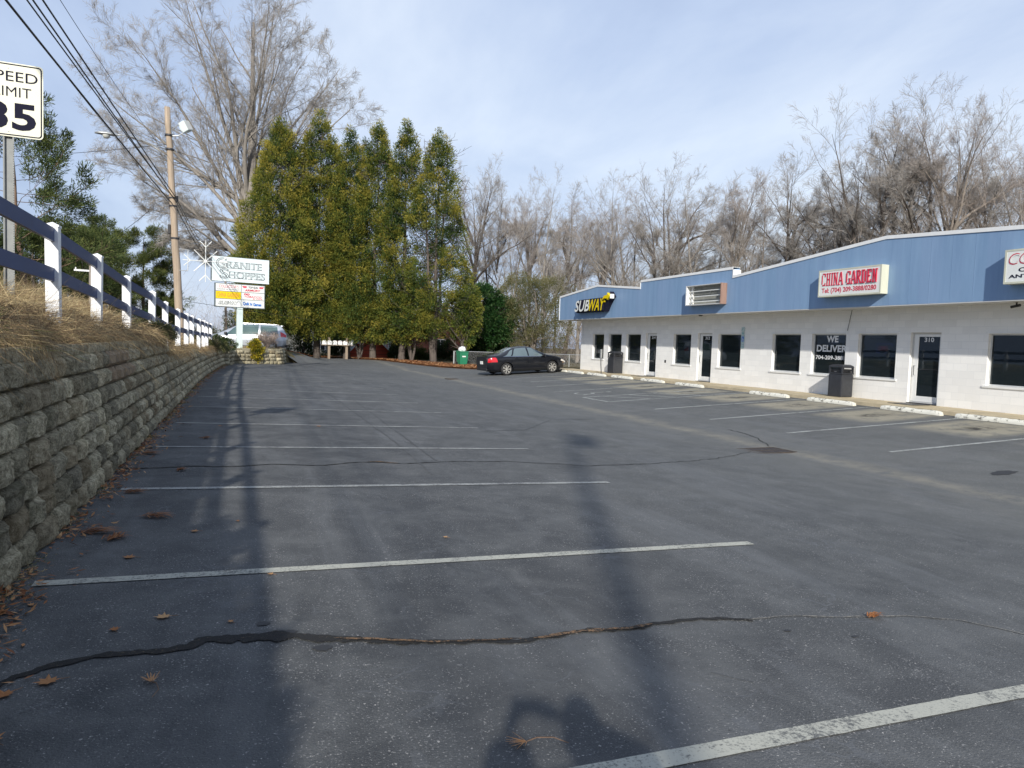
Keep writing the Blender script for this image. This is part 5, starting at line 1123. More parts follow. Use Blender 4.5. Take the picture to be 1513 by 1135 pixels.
# ---------------------------------------------------------------- green wheeled cart with a white bag
x,y=14.15,46.3; zc_=gz(x,y)+.02; t=thing('wheeled_bin','green wheeled waste cart standing in front of the chain link fence','waste cart',(x,y,zc_),R(6))
m_=MB(); pr=[(.24,.26,0.08),(.27,.29,.3),(.31,.35,.95)]; V=[];F=[]
for w_,d_,z in pr: V+=[(-w_,-d_,z),(w_,-d_,z),(w_,d_,z),(-w_,d_,z)]
for k in range(2):
    for q in range(4): F.append((k*4+q,k*4+(q+1)%4,k*4+4+(q+1)%4,k*4+4+q))
F.append((3,2,1,0)); F.append((8,9,10,11)); m_.add(V,F); m_.box(-.33,.33,-.38,.36,.93,.975,b=.01); M['green']=plain('green_plastic',(.025,.20,.105),.4,.1,4); m_.build('body',M['green'],t)
m_=MB(); m_.box(-.13,.13,-.335,-.315,.58,.66,M4=None); m_.build('label_plate',M['sign_white'],t)
m_=MB(); [m_.tube([(s*.27,.2,.12),(s*.33,.2,.12)],.12,14) for s in (-1,1)]; m_.build('wheel',M['rubber'],t)
m_=MB(); m_.tube([(-.25,.38,.93),(-.25,.45,.98),(.25,.45,.98),(.25,.38,.93)],.018,6); m_.build('handle',M['green'],t)
bm=bmesh.new(); bmesh.ops.create_icosphere(bm,subdivisions=3,radius=.26)
for v in bm.verts: v.co=Vector((v.co.x,v.co.y*.9,v.co.z*.75))*(1+.25*mnoise.noise(v.co*6))
me=bpy.data.meshes.new('white_bag'); bm.to_mesh(me); bm.free(); me.materials.append(M['vinyl']); o=bpy.data.objects.new('waste_bag',me); COL.objects.link(o); o.location=(x,y,zc_+1.10); tag(o,'full white plastic bag lying on top of the green waste cart','bag')
# ---------------------------------------------------------------- chain link fence behind the sedan
t=thing('chain_link_fence','low grey chain link fence running behind the black sedan to the shop corner','fence',(13.9,47.5,gz(13.9,47.5)))
A=Vector((13.9,47.5)); B_=Vector((27.5,47.8)); L=(B_-A).length; zt_=-.66
def fpt(s,z): p=A.lerp(B_,s/L); return (p.x,p.y,z)
for s in [0.02,3.0,6.0,9.0,12.0,L]:
    m_=MB(); p=fpt(s,0); m_.tube([(p[0],p[1],gz(p[0],p[1])-.1),(p[0],p[1],zt_+.03)],.032 if s>.1 else .05,8); m_.build('fence_post',M['galv'],t,org=(13.9,47.5,gz(13.9,47.5))).location=(0,0,0)
og=(13.9,47.5,gz(13.9,47.5))
m_=MB(); m_.tube([fpt(0,zt_),fpt(L,zt_)],.024,7); m_.build('top_rail',M['galv'],t,org=og).location=(0,0,0)
V=[];F=[];w_=.0022; s=-1.0
zb_=-1.70
def strip(p,q):
    o=len(V); d=(Vector(q)-Vector(p)).normalized(); n_=Vector((-d.z,0,d.x)) if abs(d.x)>.01 else Vector((1,0,0)); n_=Vector((n_.x,0,n_.z))*w_
    V.extend([Vector(p)-n_,Vector(p)+n_,Vector(q)+n_,Vector(q)-n_]); F.append((o,o+1,o+2,o+3))
hgt=zt_-zb_; s=-hgt
while s<L:
    for dr in (1,-1):
        s0,s1=(s,s+hgt) if dr==1 else (s+hgt,s); z0_,z1_=zb_,zt_
        a0,a1=s0,s1
        # clip
        def cl(a,za,b_,zb2):
            if a<0 and b_>a: za=za+(zb2-za)*(-a)/(b_-a); a=0
            if a>L and b_<a: za=za+(zb2-za)*(a-L)/(a-b_); a=L
            return a,za
        a0,z0_=cl(s0,zb_,s1,zt_); a1,z1_=cl(s1,zt_,s0,zb_)
        if abs(a1-a0)>.02: strip(fpt(a0,z0_),fpt(a1,z1_))
    s+=.075
npmesh('mesh_fabric',np.array([tuple(v) for v in V]),np.array(F),M['galv'],parent=t,org=og).location=(0,0,0)
# ================================================================ HOUSES beyond the conifers
def house(name,label,x,y,rz,w,d,h,roofh,wallm,roofm,wins,doorx=None,over=.3,chim=None):
    z=gz(x,y)-.1; t=thing(name,label,'house',(x,y,z),rz); m_=MB(); m_.box(-w/2,w/2,0,d,0,h)
    m_.add([(-w/2,0,h),(w/2,0,h),(0,0,h+roofh)],[(0,1,2)]); m_.add([(-w/2,d,h),(w/2,d,h),(0,d,h+roofh)],[(0,1,2)]); m_.build('wall',wallm,t,fix=False)
    r=MB(); sl=math.hypot(w/2,roofh)
    for s in (-1,1):
        P=[(0,h+roofh+.02),(s*(w/2+over),h-roofh*over/(w/2)+.02),(s*(w/2+over),h-roofh*over/(w/2)+.14),(0,h+roofh+.14)]
        r.prism(P,lambda u,v,dd:(u,dd,v),-over,d+over)
    rf=r.build('roof',roofm,t)
    if chim: c=MB(); c.box(chim-.35,chim+.35,d*.4,d*.4+.7,h+roofh*.3,h+roofh+.9); c.build('chimney',wallm,rf)
    f=MB()
    for s in (-1,1):
        P=[(0,h+roofh+.0),(s*(w/2+over),h-roofh*over/(w/2)),(s*(w/2+over),h-roofh*over/(w/2)+.15),(0,h+roofh+.15)]; f.prism(P,lambda u,v,dd:(u,dd,v),-over-.03,-over)
    f.build('gable_board',M['trim'],t)
    for (xa,xb_,za,zb2) in wins:
        q=MB(); q.box(xa-.1,xb_+.1,-.06,-.005,zb2,zb2+.1); q.box(xa-.1,xb_+.1,-.07,-.005,za-.1,za); q.box(xa-.1,xa,-.06,-.005,za,zb2); q.box(xb_,xb_+.1,-.06,-.005,za,zb2); q.box((xa+xb_)/2-.03,(xa+xb_)/2+.03,-.05,-.02,za,zb2); wn=q.build('window',M['trim'],t)
        g=MB(); g.box(xa,xb_,-.018,-.005,za,zb2); g.build('pane',M['darkglass'],wn)
    return t
M['darkglass']=plain('house_glass',(.03,.035,.045),.1,.1)
M['shingle']=plain('grey_shingles',(.075,.07,.068),.9,.3,8,bmp=.4)
M['brickred']=brickwall('red_brick',(.42,.12,.075),(.22,.17,.14),.2,.075,.012,.5,.85,.22,ax=(0,2))
M['siding']=brickwall('grey_board_siding',(.35,.35,.32),(.16,.16,.15),60.,.18,.012,.7,.8,.03,ax=(0,2))
M['redroof']=brickwall('red_painted_roof',(.66,.10,.05),(.25,.05,.03),60.,.35,.03,.7,.7,.05,ax=(0,2))
house('siding_house','small grey house with white double windows seen below the leftmost conifers',7.6,86,R(6),7.5,6,2.35,1.9,M['siding'],M['shingle'],[(-.8,.3,.45,2.0),(.75,1.75,.45,2.0)])
house('brick_house','red brick house with white trimmed windows behind the conifer trunks',19.6,76,R(-6),13.5,8,2.7,2.3,M['brickred'],M['shingle'],[(-5.3,-4.95,.5,2.4),(-4.6,-4.3,.5,2.4),(.6,1.5,.95,2.0),(3.4,4.6,.95,2.1)],chim=2.)
# red painted outbuilding: its gable roof reaches nearly to the ground
house('red_shed','bright red low outbuilding with a steep painted gable between conifer trunks',11.35,66.5,R(-4),4.2,4,.35,2.0,M['redroof'],M['shingle'],[])
house('cream_house','pale house glimpsed behind the dark evergreen bush',27.5,80,R(-10),9,7,2.6,2.2,M['siding'],M['shingle'],[(-2.2,-1.3,1.,2.1),(.9,1.8,1.,2.1)])
# porch steps/AC box glimpsed
m_=MB(); m_.box(-.4,.4,-.35,.35,0,.75,b=.03); [m_.box(-.36,.36,-.365,-.352,.1+.09*k,.13+.09*k) for k in range(6)]; o=m_.build('air_conditioner',M['galv'],org=(0,0,0)); o.location=(20.6,59.5,gz(20.6,59.5)); tag(o,'small grey air conditioner unit behind the fence','air conditioner')
# ================================================================ CARS
def carshape(P):
    """P: dict of station tables; returns S(x,u): point on right half section (u 0..8)"""
    def c(tab,x): return float(np.interp(x,[a for a,_ in tab],[b_ for _,b_ in tab]))
    # smooth the tables
    xs=np.linspace(P['x0'],P['x1'],241)
    sm_={}
    for k in ('zb','zm','belt','top','w','wr'):
        v=np.array([c(P[k],x) for x in xs]); ker=np.hanning(P.get('sm',13)); ker/=ker.sum(); pad=len(ker)//2; vp=np.concatenate([np.full(pad,v[0]),v,np.full(pad,v[-1])]); sm_[k]=np.convolve(vp,ker,'valid')
    f=lambda k,x: float(np.interp(x,xs,sm_[k]))
    def sec(x):
        zb,belt,top,w,wr=f('zb',x),f('belt',x),f('top',x),f('w',x),f('wr',x); zm=f('zm',x)
        top=max(top,belt+.004)
        hgt=top-belt; g=min(1,hgt/.30)
        wr_=w*.93*(1-g)+wr*g
        if hgt<.30: wr_=w*.90*(1-g)+wr*g
        pts=[(0,zb),(w*.86,zb),(w*.97,zb+.09),(w,zm),(w*.985,belt-.10),(w*.945,belt-.015),(w*.945*.7+wr_*.3,belt+hgt*.30),(wr_+.03*g,belt+hgt*.78),(wr_*.86,top-.012*g-.002),(wr_*.45,top+.012),(0,top+.018)]
        return pts
    return sec
def carbody(P,mat,parent):
    sec=carshape(P); n=P.get('n',72); xs=np.linspace(P['x0'],P['x1'],n); m=11; V=[];F=[]
    for x in xs:
        s=sec(x)
        for y,z in s: V.append((x,-y,z))
        for y,z in s[-2:0:-1]: V.append((x,y,z))
    k=2*m-2
    for i in range(n-1):
        for j in range(k): a=i*k+j; b_=i*k+(j+1)%k; F.append((a,b_,b_+k,a+k))
    F.append(tuple(range(k))); F.append(tuple((n-1)*k+j for j in range(k))[::-1])
    mb=MB(); mb.add(V,F); o=mb.build('body',mat,parent,smooth=True)
    # wheel wells
    for wx in P['wheels']:
        for s in (-1,1):
            me=bpy.data.meshes.new('c'); bm=bmesh.new(); bmesh.ops.create_cone(bm,cap_ends=True,segments=40,radius1=P['rw']+.05,radius2=P['rw']+.05,depth=.5,matrix=Matrix.Translation((wx,s*(P['hw']-.07+.1),P['rw']+.01))@Matrix.Rotation(R(90),4,'X')); bm.to_mesh(me); bm.free(); co=bpy.data.objects.new('c',me); COL.objects.link(co)
            md=o.modifiers.new('b','BOOLEAN'); md.object=co; md.operation='DIFFERENCE'; md.solver='EXACT'; md.material_mode='TRANSFER'
            if co.parent is None: co.parent=parent
            bpy.context.view_layer.update(); dg=bpy.context.evaluated_depsgraph_get(); nm=bpy.data.meshes.new_from_object(o.evaluated_get(dg)); o.modifiers.clear(); o.data=nm; bpy.data.objects.remove(co)
    smooth_by_angle(o,38)
    return o,sec
def S(sec,x,u,off=0.,side=-1):
    p=sec(x); i0=min(int(u),len(p)-2); t=u-i0; y=p[i0][0]*(1-t)+p[i0+1][0]*t; z=p[i0][1]*(1-t)+p[i0+1][1]*t
    dy,dz=p[i0+1][0]-p[i0][0],p[i0+1][1]-p[i0][1]; l=math.hypot(dy,dz) or 1
    return Vector((x,side*(y+dz/l*off),z-dy/l*off))
def patch(sec,x0f,x1f,u0,u1,off,side,nu=6,nx=8):
    """x0f/x1f functions of t (0 at u0, 1 at u1)"""
    V=[];F=[]
    for i in range(nu+1):
        t=i/nu; u=u0+(u1-u0)*t; a,b_=x0f(t),x1f(t)
        for k in range(nx+1): V.append(S(sec,a+(b_-a)*k/nx,u,off,side))
    for i in range(nu):
        for k in range(nx): q=i*(nx+1)+k; F.append((q,q+1,q+nx+2,q+nx+1))
    return V,F
def wheel(parent,wx,wy,r,side,rimmat,spokes=7,wt=.21,tyre='rubber'):
    t=MB(); M4=Matrix.Translation((wx,wy,r))@Matrix.Rotation(R(90),4,'X')
    w=wt/2; t.lathe([(r*.70,-w*.9),(r*.86,-w),(r*.97,-w*.8),(r,-w*.5),(r,w*.5),(r*.97,w*.8),(r*.86,w),(r*.70,w*.9)],36,M4); wh=t.build('wheel',M[tyre],parent,smooth=True)
    q=MB(); s=-side  # local z of lathe = +-Y: rotation X 90 maps z -> -y
    o=1 if side<0 else -1
    q.lathe([(r*.72,-w*.8),(r*.72,w*.8*1)],36,M4); q.lathe([(r*.735,o*w*.88),(r*.69,o*w*.93),(r*.655,o*w*.7)],36,M4)
    for k in range(spokes):
        a=2*math.pi*k/spokes
        for dd in (-.045,.045):
            M5=M4@Matrix.Rotation(a+dd*1.2,4,'Z'); q.box(r*.12,r*.68,-.014+dd*.1,.014+dd*.1,o*w*.52-.012,o*w*.52+.014,M4=M5)
            
    q.lathe([(.0,o*w*.72),(r*.12,o*w*.70),(r*.17,o*w*.5)],18,M4); rm=q.build('rim',rimmat,wh); 
    d=MB(); d.lathe([(0,o*w*.12),(r*.66,o*w*.12)],24,M4); d.build('brake_disc',M['black'],wh); return wh
M['blackpaint']=plain('black_car_paint',(.006,.007,.010),.28,.1,2,coat=.5,spec=.35)
M['silverpaint']=plain('silver_car_paint',(.52,.55,.58),.30,.04,2,metal=.45,coat=.6)
M['rimsilver']=plain('alloy_rim',(.62,.60,.55),.3,.06,6,metal=.6)
M['taillight']=plain('tail_light_red',(.55,.012,.02),.15,.1,3,coat=1.); M['headlight']=plain('headlight_lens',(.75,.70,.62),.15,.1,6,coat=1.)
M['amber']=plain('amber_marker',(.7,.35,.08),.3)
def sedan(loc,rz):
    t=thing('parked_car','black four door sedan parked nose in at the far end of the shops','car',loc,rz)
    P=dict(x0=-2.40,x1=2.42,sm=15,rw=.325,hw=.92,wheels=(-1.36,1.40),n=90,
     zb=[(-2.4,.42),(-2.25,.30),(-1.9,.22),(1.95,.20),(2.25,.24),(2.42,.34)],
     zm=[(-2.4,.62),(2.42,.52)],
     belt=[(-2.4,.90),(-2.2,.98),(-1.5,1.00),(0,.955),(1.0,.93),(1.6,.86),(2.1,.72),(2.42,.58)],
     top=[(-2.4,.96),(-2.28,1.04),(-1.85,1.08),(-1.62,1.12),(-.80,1.42),(-.25,1.47),(.25,1.44),(1.15,1.02),(1.25,.985),(1.8,.90),(2.2,.76),(2.42,.62)],
     w=[(-2.4,.66),(-2.25,.80),(-1.9,.90),(-1.,.92),(1.2,.92),(1.8,.89),(2.15,.79),(2.42,.56)],
     wr=[(-2.4,.6),(-1.6,.56),(-.6,.56),(.3,.57),(1.2,.62),(2.4,.5)])
    body,sec=carbody(P,M['blackpaint'],t)
    def pt(nm,mat,lst,par=t,smooth=True):
        mb=MB(); [mb.add(v,f) for v,f in lst]; return mb.build(nm,mat,par,smooth=smooth,fix=False)
    for sd in (-1,1):
        pt('side_window',M['carglass2'],[patch(sec,lambda q:.0+.03*q-.01,lambda q:1.02-.72*q,5.18,7.55,.006,sd,8,8)])
        pt('side_window',M['carglass2'],[patch(sec,lambda q:-1.02+.30*q,lambda q:-.08,5.18,7.55,.006,sd,8,8)])
        pt('quarter_window',M['carglass2'],[patch(sec,lambda q:-1.50+.52*q,lambda q:-1.10+.26*q,5.25,7.3,.006,sd,6,4)])
        pt('window_trim',M['chrome'],[patch(sec,lambda q:-1.55,lambda q:1.08,5.02,5.14,.009,sd,2,20)])
        dv=[patch(sec,lambda q,x=x:x+.02*q,lambda q,x=x:x+.02*q+.010,1.9,5.0,.004,sd,8,1) for x in (1.02,-.045,-.98)]
        pt('door_seams',M['black'],dv); pt('sill_trim',M['black'],[patch(sec,lambda q:-.95,lambda q:.98,1.4,2.2,.006,sd,3,10)])
        for x in (.16,-.86):
            m_=MB(); p=S(sec,x,4.1,.02,sd); m_.tube([S(sec,x-.01,4.1,.0,sd),S(sec,x,4.1,.035,sd),S(sec,x+.16,4.1,.035,sd),S(sec,x+.17,4.1,.0,sd)],.013,6); m_.build('door_handle',M['blackpaint'],t,smooth=True)
        m_=MB(); p=S(sec,.82,5.3,.0,sd); m_.box(-.06,.07,-.10,.10,-.06,.06,b=.03,M4=Matrix.Translation(p+Vector((0,sd*.12,.05)))); m_.box(-.03,.03,-.07,.07,-.05,-.02,M4=Matrix.Translation(p+Vector((0,sd*.03,.03)))); m_.build('mirror',M['blackpaint'],t,smooth=True)
        pt('tail_light',M['taillight'],[patch(sec,lambda q:-2.37+.03*q,lambda q:-1.88-.10*q,3.4,4.85,.008,sd,4,8)])
        pt('headlight',M['headlight'],[patch(sec,lambda q:1.95+.08*q,lambda q:2.38,3.9,5.2,.008,sd,4,8)])
        pt('side_marker',M['amber'],[patch(sec,lambda q:2.08,lambda q:2.2,3.2,3.4,.008,sd,2,3)])
        for wx in P['wheels']: wheel(t,wx,sd*(.92-.115),P['rw'],sd,M['rimsilver'],7)
    # windscreens wrap over the top
    for nm,xa,xb_,ta,tb in (('windscreen',.34,1.10,0,0),('rear_window',-1.58,-.86,0,0)):
        L=[]
        for sd in (-1,1): L.append(patch(sec,lambda q,a=xa:a,lambda q,b_=xb_:b_,8.15,10,.006,sd,5,10))
        pt(nm,M['carglass2'],L)
    m_=MB(); m_.box(-2.425,-2.405,-.16,.16,.60,.76,b=.004); m_.build('license_plate',M['sign_white'],t)
    m_=MB(); m_.box(-2.43,-2.36,-.62,.62,.26,.40,b=.03); m_.build('rear_bumper_insert',M['black'],t)
    m_=MB(); m_.box(2.36,2.43,-.4,.4,.36,.50,b=.02); m_.build('grille',M['chrome'],t)
    m_=MB(); m_.box(-1.9,2.0,-.6,.6,.16,.24); m_.build('underbody',M['black'],t)
    return t
M['carglass2']=plain('dark_car_window',(.10,.135,.14),.06,.1,2,spec=.9,coat=1.)
a_=R(6); 
cx0,cy0=14.36,35.75; zr_=gz(13.0,35.7); zf_=gz(15.76,35.9)
car=sedan((cx0,cy0,(zr_+zf_)/2+.006),a_); car.rotation_euler=(0,-math.atan2(zf_-zr_,2.76),a_)
def van(loc,rz):
    t=thing('minivan','silver minivan leaving by the street behind the pylon sign planter','car',loc,rz)
    P=dict(x0=-2.55,x1=2.55,sm=13,rw=.345,hw=.98,wheels=(-1.62,1.45),n=90,
     zb=[(-2.55,.45),(-2.3,.28),(2.2,.24),(2.55,.36)], zm=[(-2.55,.70),(2.55,.60)],
     belt=[(-2.55,1.02),(-1.,1.06),(.8,1.02),(1.5,.98),(2.1,.86),(2.55,.66)],
     top=[(-2.55,1.12),(-2.45,1.35),(-2.22,1.66),(-1.7,1.74),(-.4,1.77),(.4,1.72),(1.55,1.16),(1.7,1.10),(2.2,.95),(2.55,.72)],
     w=[(-2.55,.80),(-2.35,.93),(-1.8,.98),(1.4,.98),(2.1,.90),(2.55,.62)],
     wr=[(-2.55,.70),(-1.8,.72),(.4,.70),(1.6,.7),(2.5,.55)])
    body,sec=carbody(P,M['silverpaint'],t)
    def pt(nm,mat,lst):
        mb=MB(); [mb.add(v,f) for v,f in lst]; return mb.build(nm,mat,t,smooth=True,fix=False)
    for sd in (-1,1):
        pt('side_window',M['vanglass'],[patch(sec,lambda q:.36,lambda q:1.42-.80*q,5.15,7.5,.006,sd,8,8)])
        pt('side_window',M['vanglass'],[patch(sec,lambda q:-.80,lambda q:.24,5.15,7.5,.006,sd,8,8)])
        pt('side_window',M['vanglass'],[patch(sec,lambda q:-2.05+.10*q,lambda q:-.92,5.15,7.5,.006,sd,8,8)])
        dv=[patch(sec,lambda q,x=x:x,lambda q,x=x:x+.012,1.9,5.0,.004,sd,8,1) for x in (1.25,.28,-.88)]
        dv.append(patch(sec,lambda q:-2.3,lambda q:-.9,4.55,4.62,.004,sd,1,12)); pt('door_seams',M['black'],dv)
        m_=MB()
        for x in (.42,-.72): m_.tube([S(sec,x,4.2,.0,sd),S(sec,x,4.2,.035,sd),S(sec,x+.18,4.2,.035,sd),S(sec,x+.18,4.2,0,sd)],.014,6)
        m_.build('door_handle',M['silverpaint'],t)
        m_=MB(); p=S(sec,1.18,5.2,0,sd); m_.box(-.07,.08,-.13,.13,-.09,.09,b=.04,M4=Matrix.Translation(p+Vector((0,sd*.16,.08)))); m_.build('mirror',M['black'],t,smooth=True)
        pt('tail_light',M['taillight'],[patch(sec,lambda q:-2.545,lambda q:-2.22+.05*q,4.2,6.2,.01,sd,6,6)])
        pt('headlight',M['headlight'],[patch(sec,lambda q:2.1,lambda q:2.5,4.0,5.1,.01,sd,4,6)])
        m_=MB(); m_.tube([S(sec,-2.0,8.4,.02,sd),S(sec,-1.9,8.4,.05,sd),S(sec,.2,8.4,.05,sd),S(sec,.35,8.4,.02,sd)],.016,6); m_.build('roof_rail',M['chrome'],t)
        for wx in P['wheels']: wheel(t,wx,sd*.86,P['rw'],sd,M['rimsilver'],9)
    L=[patch(sec,lambda q:.66,lambda q:1.58,8.1,10,.006,sd,5,8) for sd in (-1,1)]; pt('windscreen',M['vanglass'],L)
    L=[patch(sec,lambda q:-2.50,lambda q:-2.26,8.1,10,.006,sd,5,5) for sd in (-1,1)]; pt('rear_window',M['vanglass'],L)
    m_=MB(); m_.box(-2.3,-2.16,-.6,.6,1.64,1.70,b=.02); m_.build('spoiler',M['silverpaint'],t)
    m_=MB(); m_.box(-2.60,-2.45,-.75,.75,.3,.42,b=.03); m_.build('rear_bumper',M['black'],t)
    return t
M['vanglass']=plain('green_tint_glass',(.07,.12,.11),.06,.2,1.5,spec=.9,coat=1.)
vx,vy=.45,50.3; vz=gz(-1,50.3); v_=van((vx,vy,vz+.012),R(180-9))
# ================================================================ PHOTOGRAPHER (behind the camera; casts the shadow in the foreground)
def person():
    base=(.13,-.33,gz(.13,-.33)); t=thing('person','person in dark jacket and jeans holding up a phone in both hands','person',base)
    z0=0.
    v={};e=[];rad={}
    def J(n,p,r,par=None):
        v[n]=p; rad[n]=r
        if par: e.append((par,n))
    J('pelvis',(0,0,.95),(.15,.11)); J('belly',(0,.01,1.08),(.145,.105),'pelvis'); J('chest',(0,-.01,1.28),(.165,.115),'belly'); J('neckb',(0,-.01,1.43),(.10,.08),'chest'); J('neck',(0,.0,1.52),(.085,.085),'neckb')
    for s,n in ((-1,'l'),(1,'r')):
        J('hip'+n,(s*.10,0,.88),(.095,.095),'pelvis'); J('knee'+n,(s*.12,.03,.48),(.062,.065),'hip'+n); J('ank'+n,(s*.13,-.02,.09),(.042,.045),'knee'+n); J('heel'+n,(s*.13,.02,.045),(.042,.04),'ank'+n); J('toe'+n,(s*.15,.17,.035),(.04,.03),'heel'+n)
        J('sh'+n,(s*.20,-.01,1.40),(.11,.10),'neckb'); J('elb'+n,(s*.27-.02,.07,1.38),(.15,.145),'sh'+n); J('wri'+n,(s*.125-.13*1,.225,1.545),(.080,.076),'elb'+n)
    names=list(v); me=bpy.data.meshes.new('body'); me.from_pydata([v[n] for n in names],[(names.index(a),names.index(b_)) for a,b_ in e],[])
    o=bpy.data.objects.new('body',me); COL.objects.link(o); o.parent=t
    sk=o.modifiers.new('s','SKIN'); sk.use_smooth_shade=True
    for i,n in enumerate(names): me.skin_vertices[0].data[i].radius=rad[n]
    me.skin_vertices[0].data[0].use_root=True
    o.modifiers.new('u','SUBSURF').levels=2
    bpy.context.view_layer.update(); dg=bpy.context.evaluated_depsgraph_get(); nm=bpy.data.meshes.new_from_object(o.evaluated_get(dg)); o.modifiers.clear(); o.data=nm
    nm.materials.clear(); nm.materials.append(M['jacket']); nm.materials.append(M['jeans']); nm.materials.append(M['shoe'])
    for p in nm.polygons: z=p.center.z; p.material_index=2 if z<.085 else (1 if z<.96 else 0)
    hm=MB(); bm=bmesh.new(); bmesh.ops.create_icosphere(bm,subdivisions=3,radius=1.)
    for q in bm.verts:
        c=q.co; w=.078; 
        jaw=1-.25*max(0,-c.z); x=c.x*w*jaw; y=c.y*.098; z=c.z*.118
        if c.y>.3: y+=.012*math.exp(-((c.x/.18)**2+((c.z+.12)/.2)**2))*2.2
        if c.y>.2: y-=.008*(math.exp(-(((abs(c.x)-.38)/.16)**2+((c.z-.08)/.14)**2)))
        if c.y>.2: y+=.004*math.exp(-((c.x/.3)**2+((c.z+.5)/.08)**2))
        q.co=Vector((x,y,z))
    me=bpy.data.meshes.new('head'); bm.to_mesh(me); bm.free(); me.materials.append(M['skin']); me.polygons.foreach_set('use_smooth',[True]*len(me.polygons)); h=bpy.data.objects.new('head',me); COL.objects.link(h); h.parent=t; h.location=(0,.03,1.635)
    for s in (-1,1):
        m_=MB(); m_.lathe([(0,.008),(.02,.006),(.03,0)],12,Matrix.Translation((s*.078,0.02,1.635))@Matrix.Rotation(R(90*s),4,'Y')); m_.build('ear',M['skin'],h,smooth=True).location=-Vector((0,.03,1.635))
        m_=MB(); m_.lathe([(0,.012),(.008,.009),(.012,0)],10,Matrix.Translation((s*.03,.118,1.645))@Matrix.Rotation(R(-90),4,'X')); m_.build('eye',M['vinyl'],h,smooth=True).location=-Vector((0,.03,1.635))
    bm=bmesh.new(); bmesh.ops.create_icosphere(bm,subdivisions=3,radius=1.); bmesh.ops.delete(bm,geom=[q for q in bm.verts if q.co.z<.15+.55*q.co.y],context='VERTS')
    for q in bm.verts: q.co=Vector((q.co.x*.086,q.co.y*.106,q.co.z*.128))*(1+.03*mnoise.noise(q.co*9))
    me=bpy.data.meshes.new('hair'); bm.to_mesh(me); bm.free(); me.materials.append(M['barkdark']); me.polygons.foreach_set('use_smooth',[True]*len(me.polygons)); hr=bpy.data.objects.new('hair',me); COL.objects.link(hr); hr.parent=h; hr.location=(0,-.002,.003)
    # hands: palm and fingers as skinned chains closing on the phone edges
    for s in (-1,1):
        wri=Vector((s*.125-.13,.225,1.545)); hand=MB(); pc=Vector((s*.095-.13,.262,1.585))
        vs=[wri,pc]; es=[(0,1)]; rr=[.027,.030]
        for k in range(4):
            b0=len(vs); vs+=[pc+Vector((s*.004,.0,.030-.020*k)),pc+Vector((-s*.006,.018,.034-.021*k)),pc+Vector((-s*.030,.016,.033-.021*k)),pc+Vector((-s*.050+s*.003*k,.006,.031-.021*k))]; es+=[(1,b0),(b0,b0+1),(b0+1,b0+2),(b0+2,b0+3)]; rr+=[.011,.0095,.009,.0078]
        b0=len(vs); vs+=[pc+Vector((-s*.005,-.02,.0)),pc+Vector((-s*.028,-.026,.018)),pc+Vector((-s*.046,-.018,.030))]; es+=[(1,b0),(b0,b0+1),(b0+1,b0+2)]; rr+=[.013,.011,.009]
        me=bpy.data.meshes.new('hand'); me.from_pydata([tuple(q) for q in vs],es,[]); o=bpy.data.objects.new('hand',me); COL.objects.link(o); o.parent=t; o.modifiers.new('s','SKIN')
        for i,q in enumerate(rr): me.skin_vertices[0].data[i].radius=(q,q)
        me.skin_vertices[0].data[0].use_root=True; o.modifiers.new('u','SUBSURF').levels=1
        bpy.context.view_layer.update(); dg=bpy.context.evaluated_depsgraph_get(); nm=bpy.data.meshes.new_from_object(o.evaluated_get(dg)); o.modifiers.clear(); o.data=nm; nm.materials.clear(); nm.materials.append(M['skin']); nm.polygons.foreach_set('use_smooth',[True]*len(nm.polygons))
    return t
M['jacket']=plain('dark_jacket',(.02,.022,.03),.9); M['jeans']=plain('blue_jeans',(.03,.045,.09),.9); M['shoe']=plain('shoe',(.04,.04,.04),.7); M['skin']=plain('skin',(.45,.27,.19),.55,.05)
person()
m_=MB(); m_.box(-.078,.078,-.014,-.006,-.037,.037,b=.003); o=m_.build('phone',M['black']); o.location=(0,-.015,-.0); o.rotation_euler=(0,R(2),R(-21)); tag(o,'slim black phone held up sideways by the photographer','phone')
# ================================================================ TREES
def tubes(polys,rads,n):
    """polys (N,K,3), rads (N,K) -> verts, quads"""
    N_,K,_=polys.shape; T=np.gradient(polys,axis=1); T/=np.linalg.norm(T,axis=2,keepdims=True)+1e-9
    m=T.mean(axis=1); ref=np.where(np.abs(m[:,2:3])>.8,np.array([[1.,0,0]]),np.array([[0,0,1.]])); ref=np.repeat(ref[:,None,:],K,1)
    u=np.cross(T,ref); u/=np.linalg.norm(u,axis=2,keepdims=True)+1e-9; w=np.cross(T,u)
    a=np.arange(n)*2*np.pi/n; V=polys[:,:,None,:]+rads[:,:,None,None]*(u[:,:,None,:]*np.cos(a)[None,None,:,None]+w[:,:,None,:]*np.sin(a)[None,None,:,None])
    i,k,q=np.meshgrid(np.arange(N_),np.arange(K-1),np.arange(n),indexing='ij'); b0=i*K*n+k*n; q2=(q+1)%n
    F=np.stack([b0+q,b0+q2,b0+n+q2,b0+n+q],-1).reshape(-1,4); return V.reshape(-1,3),F
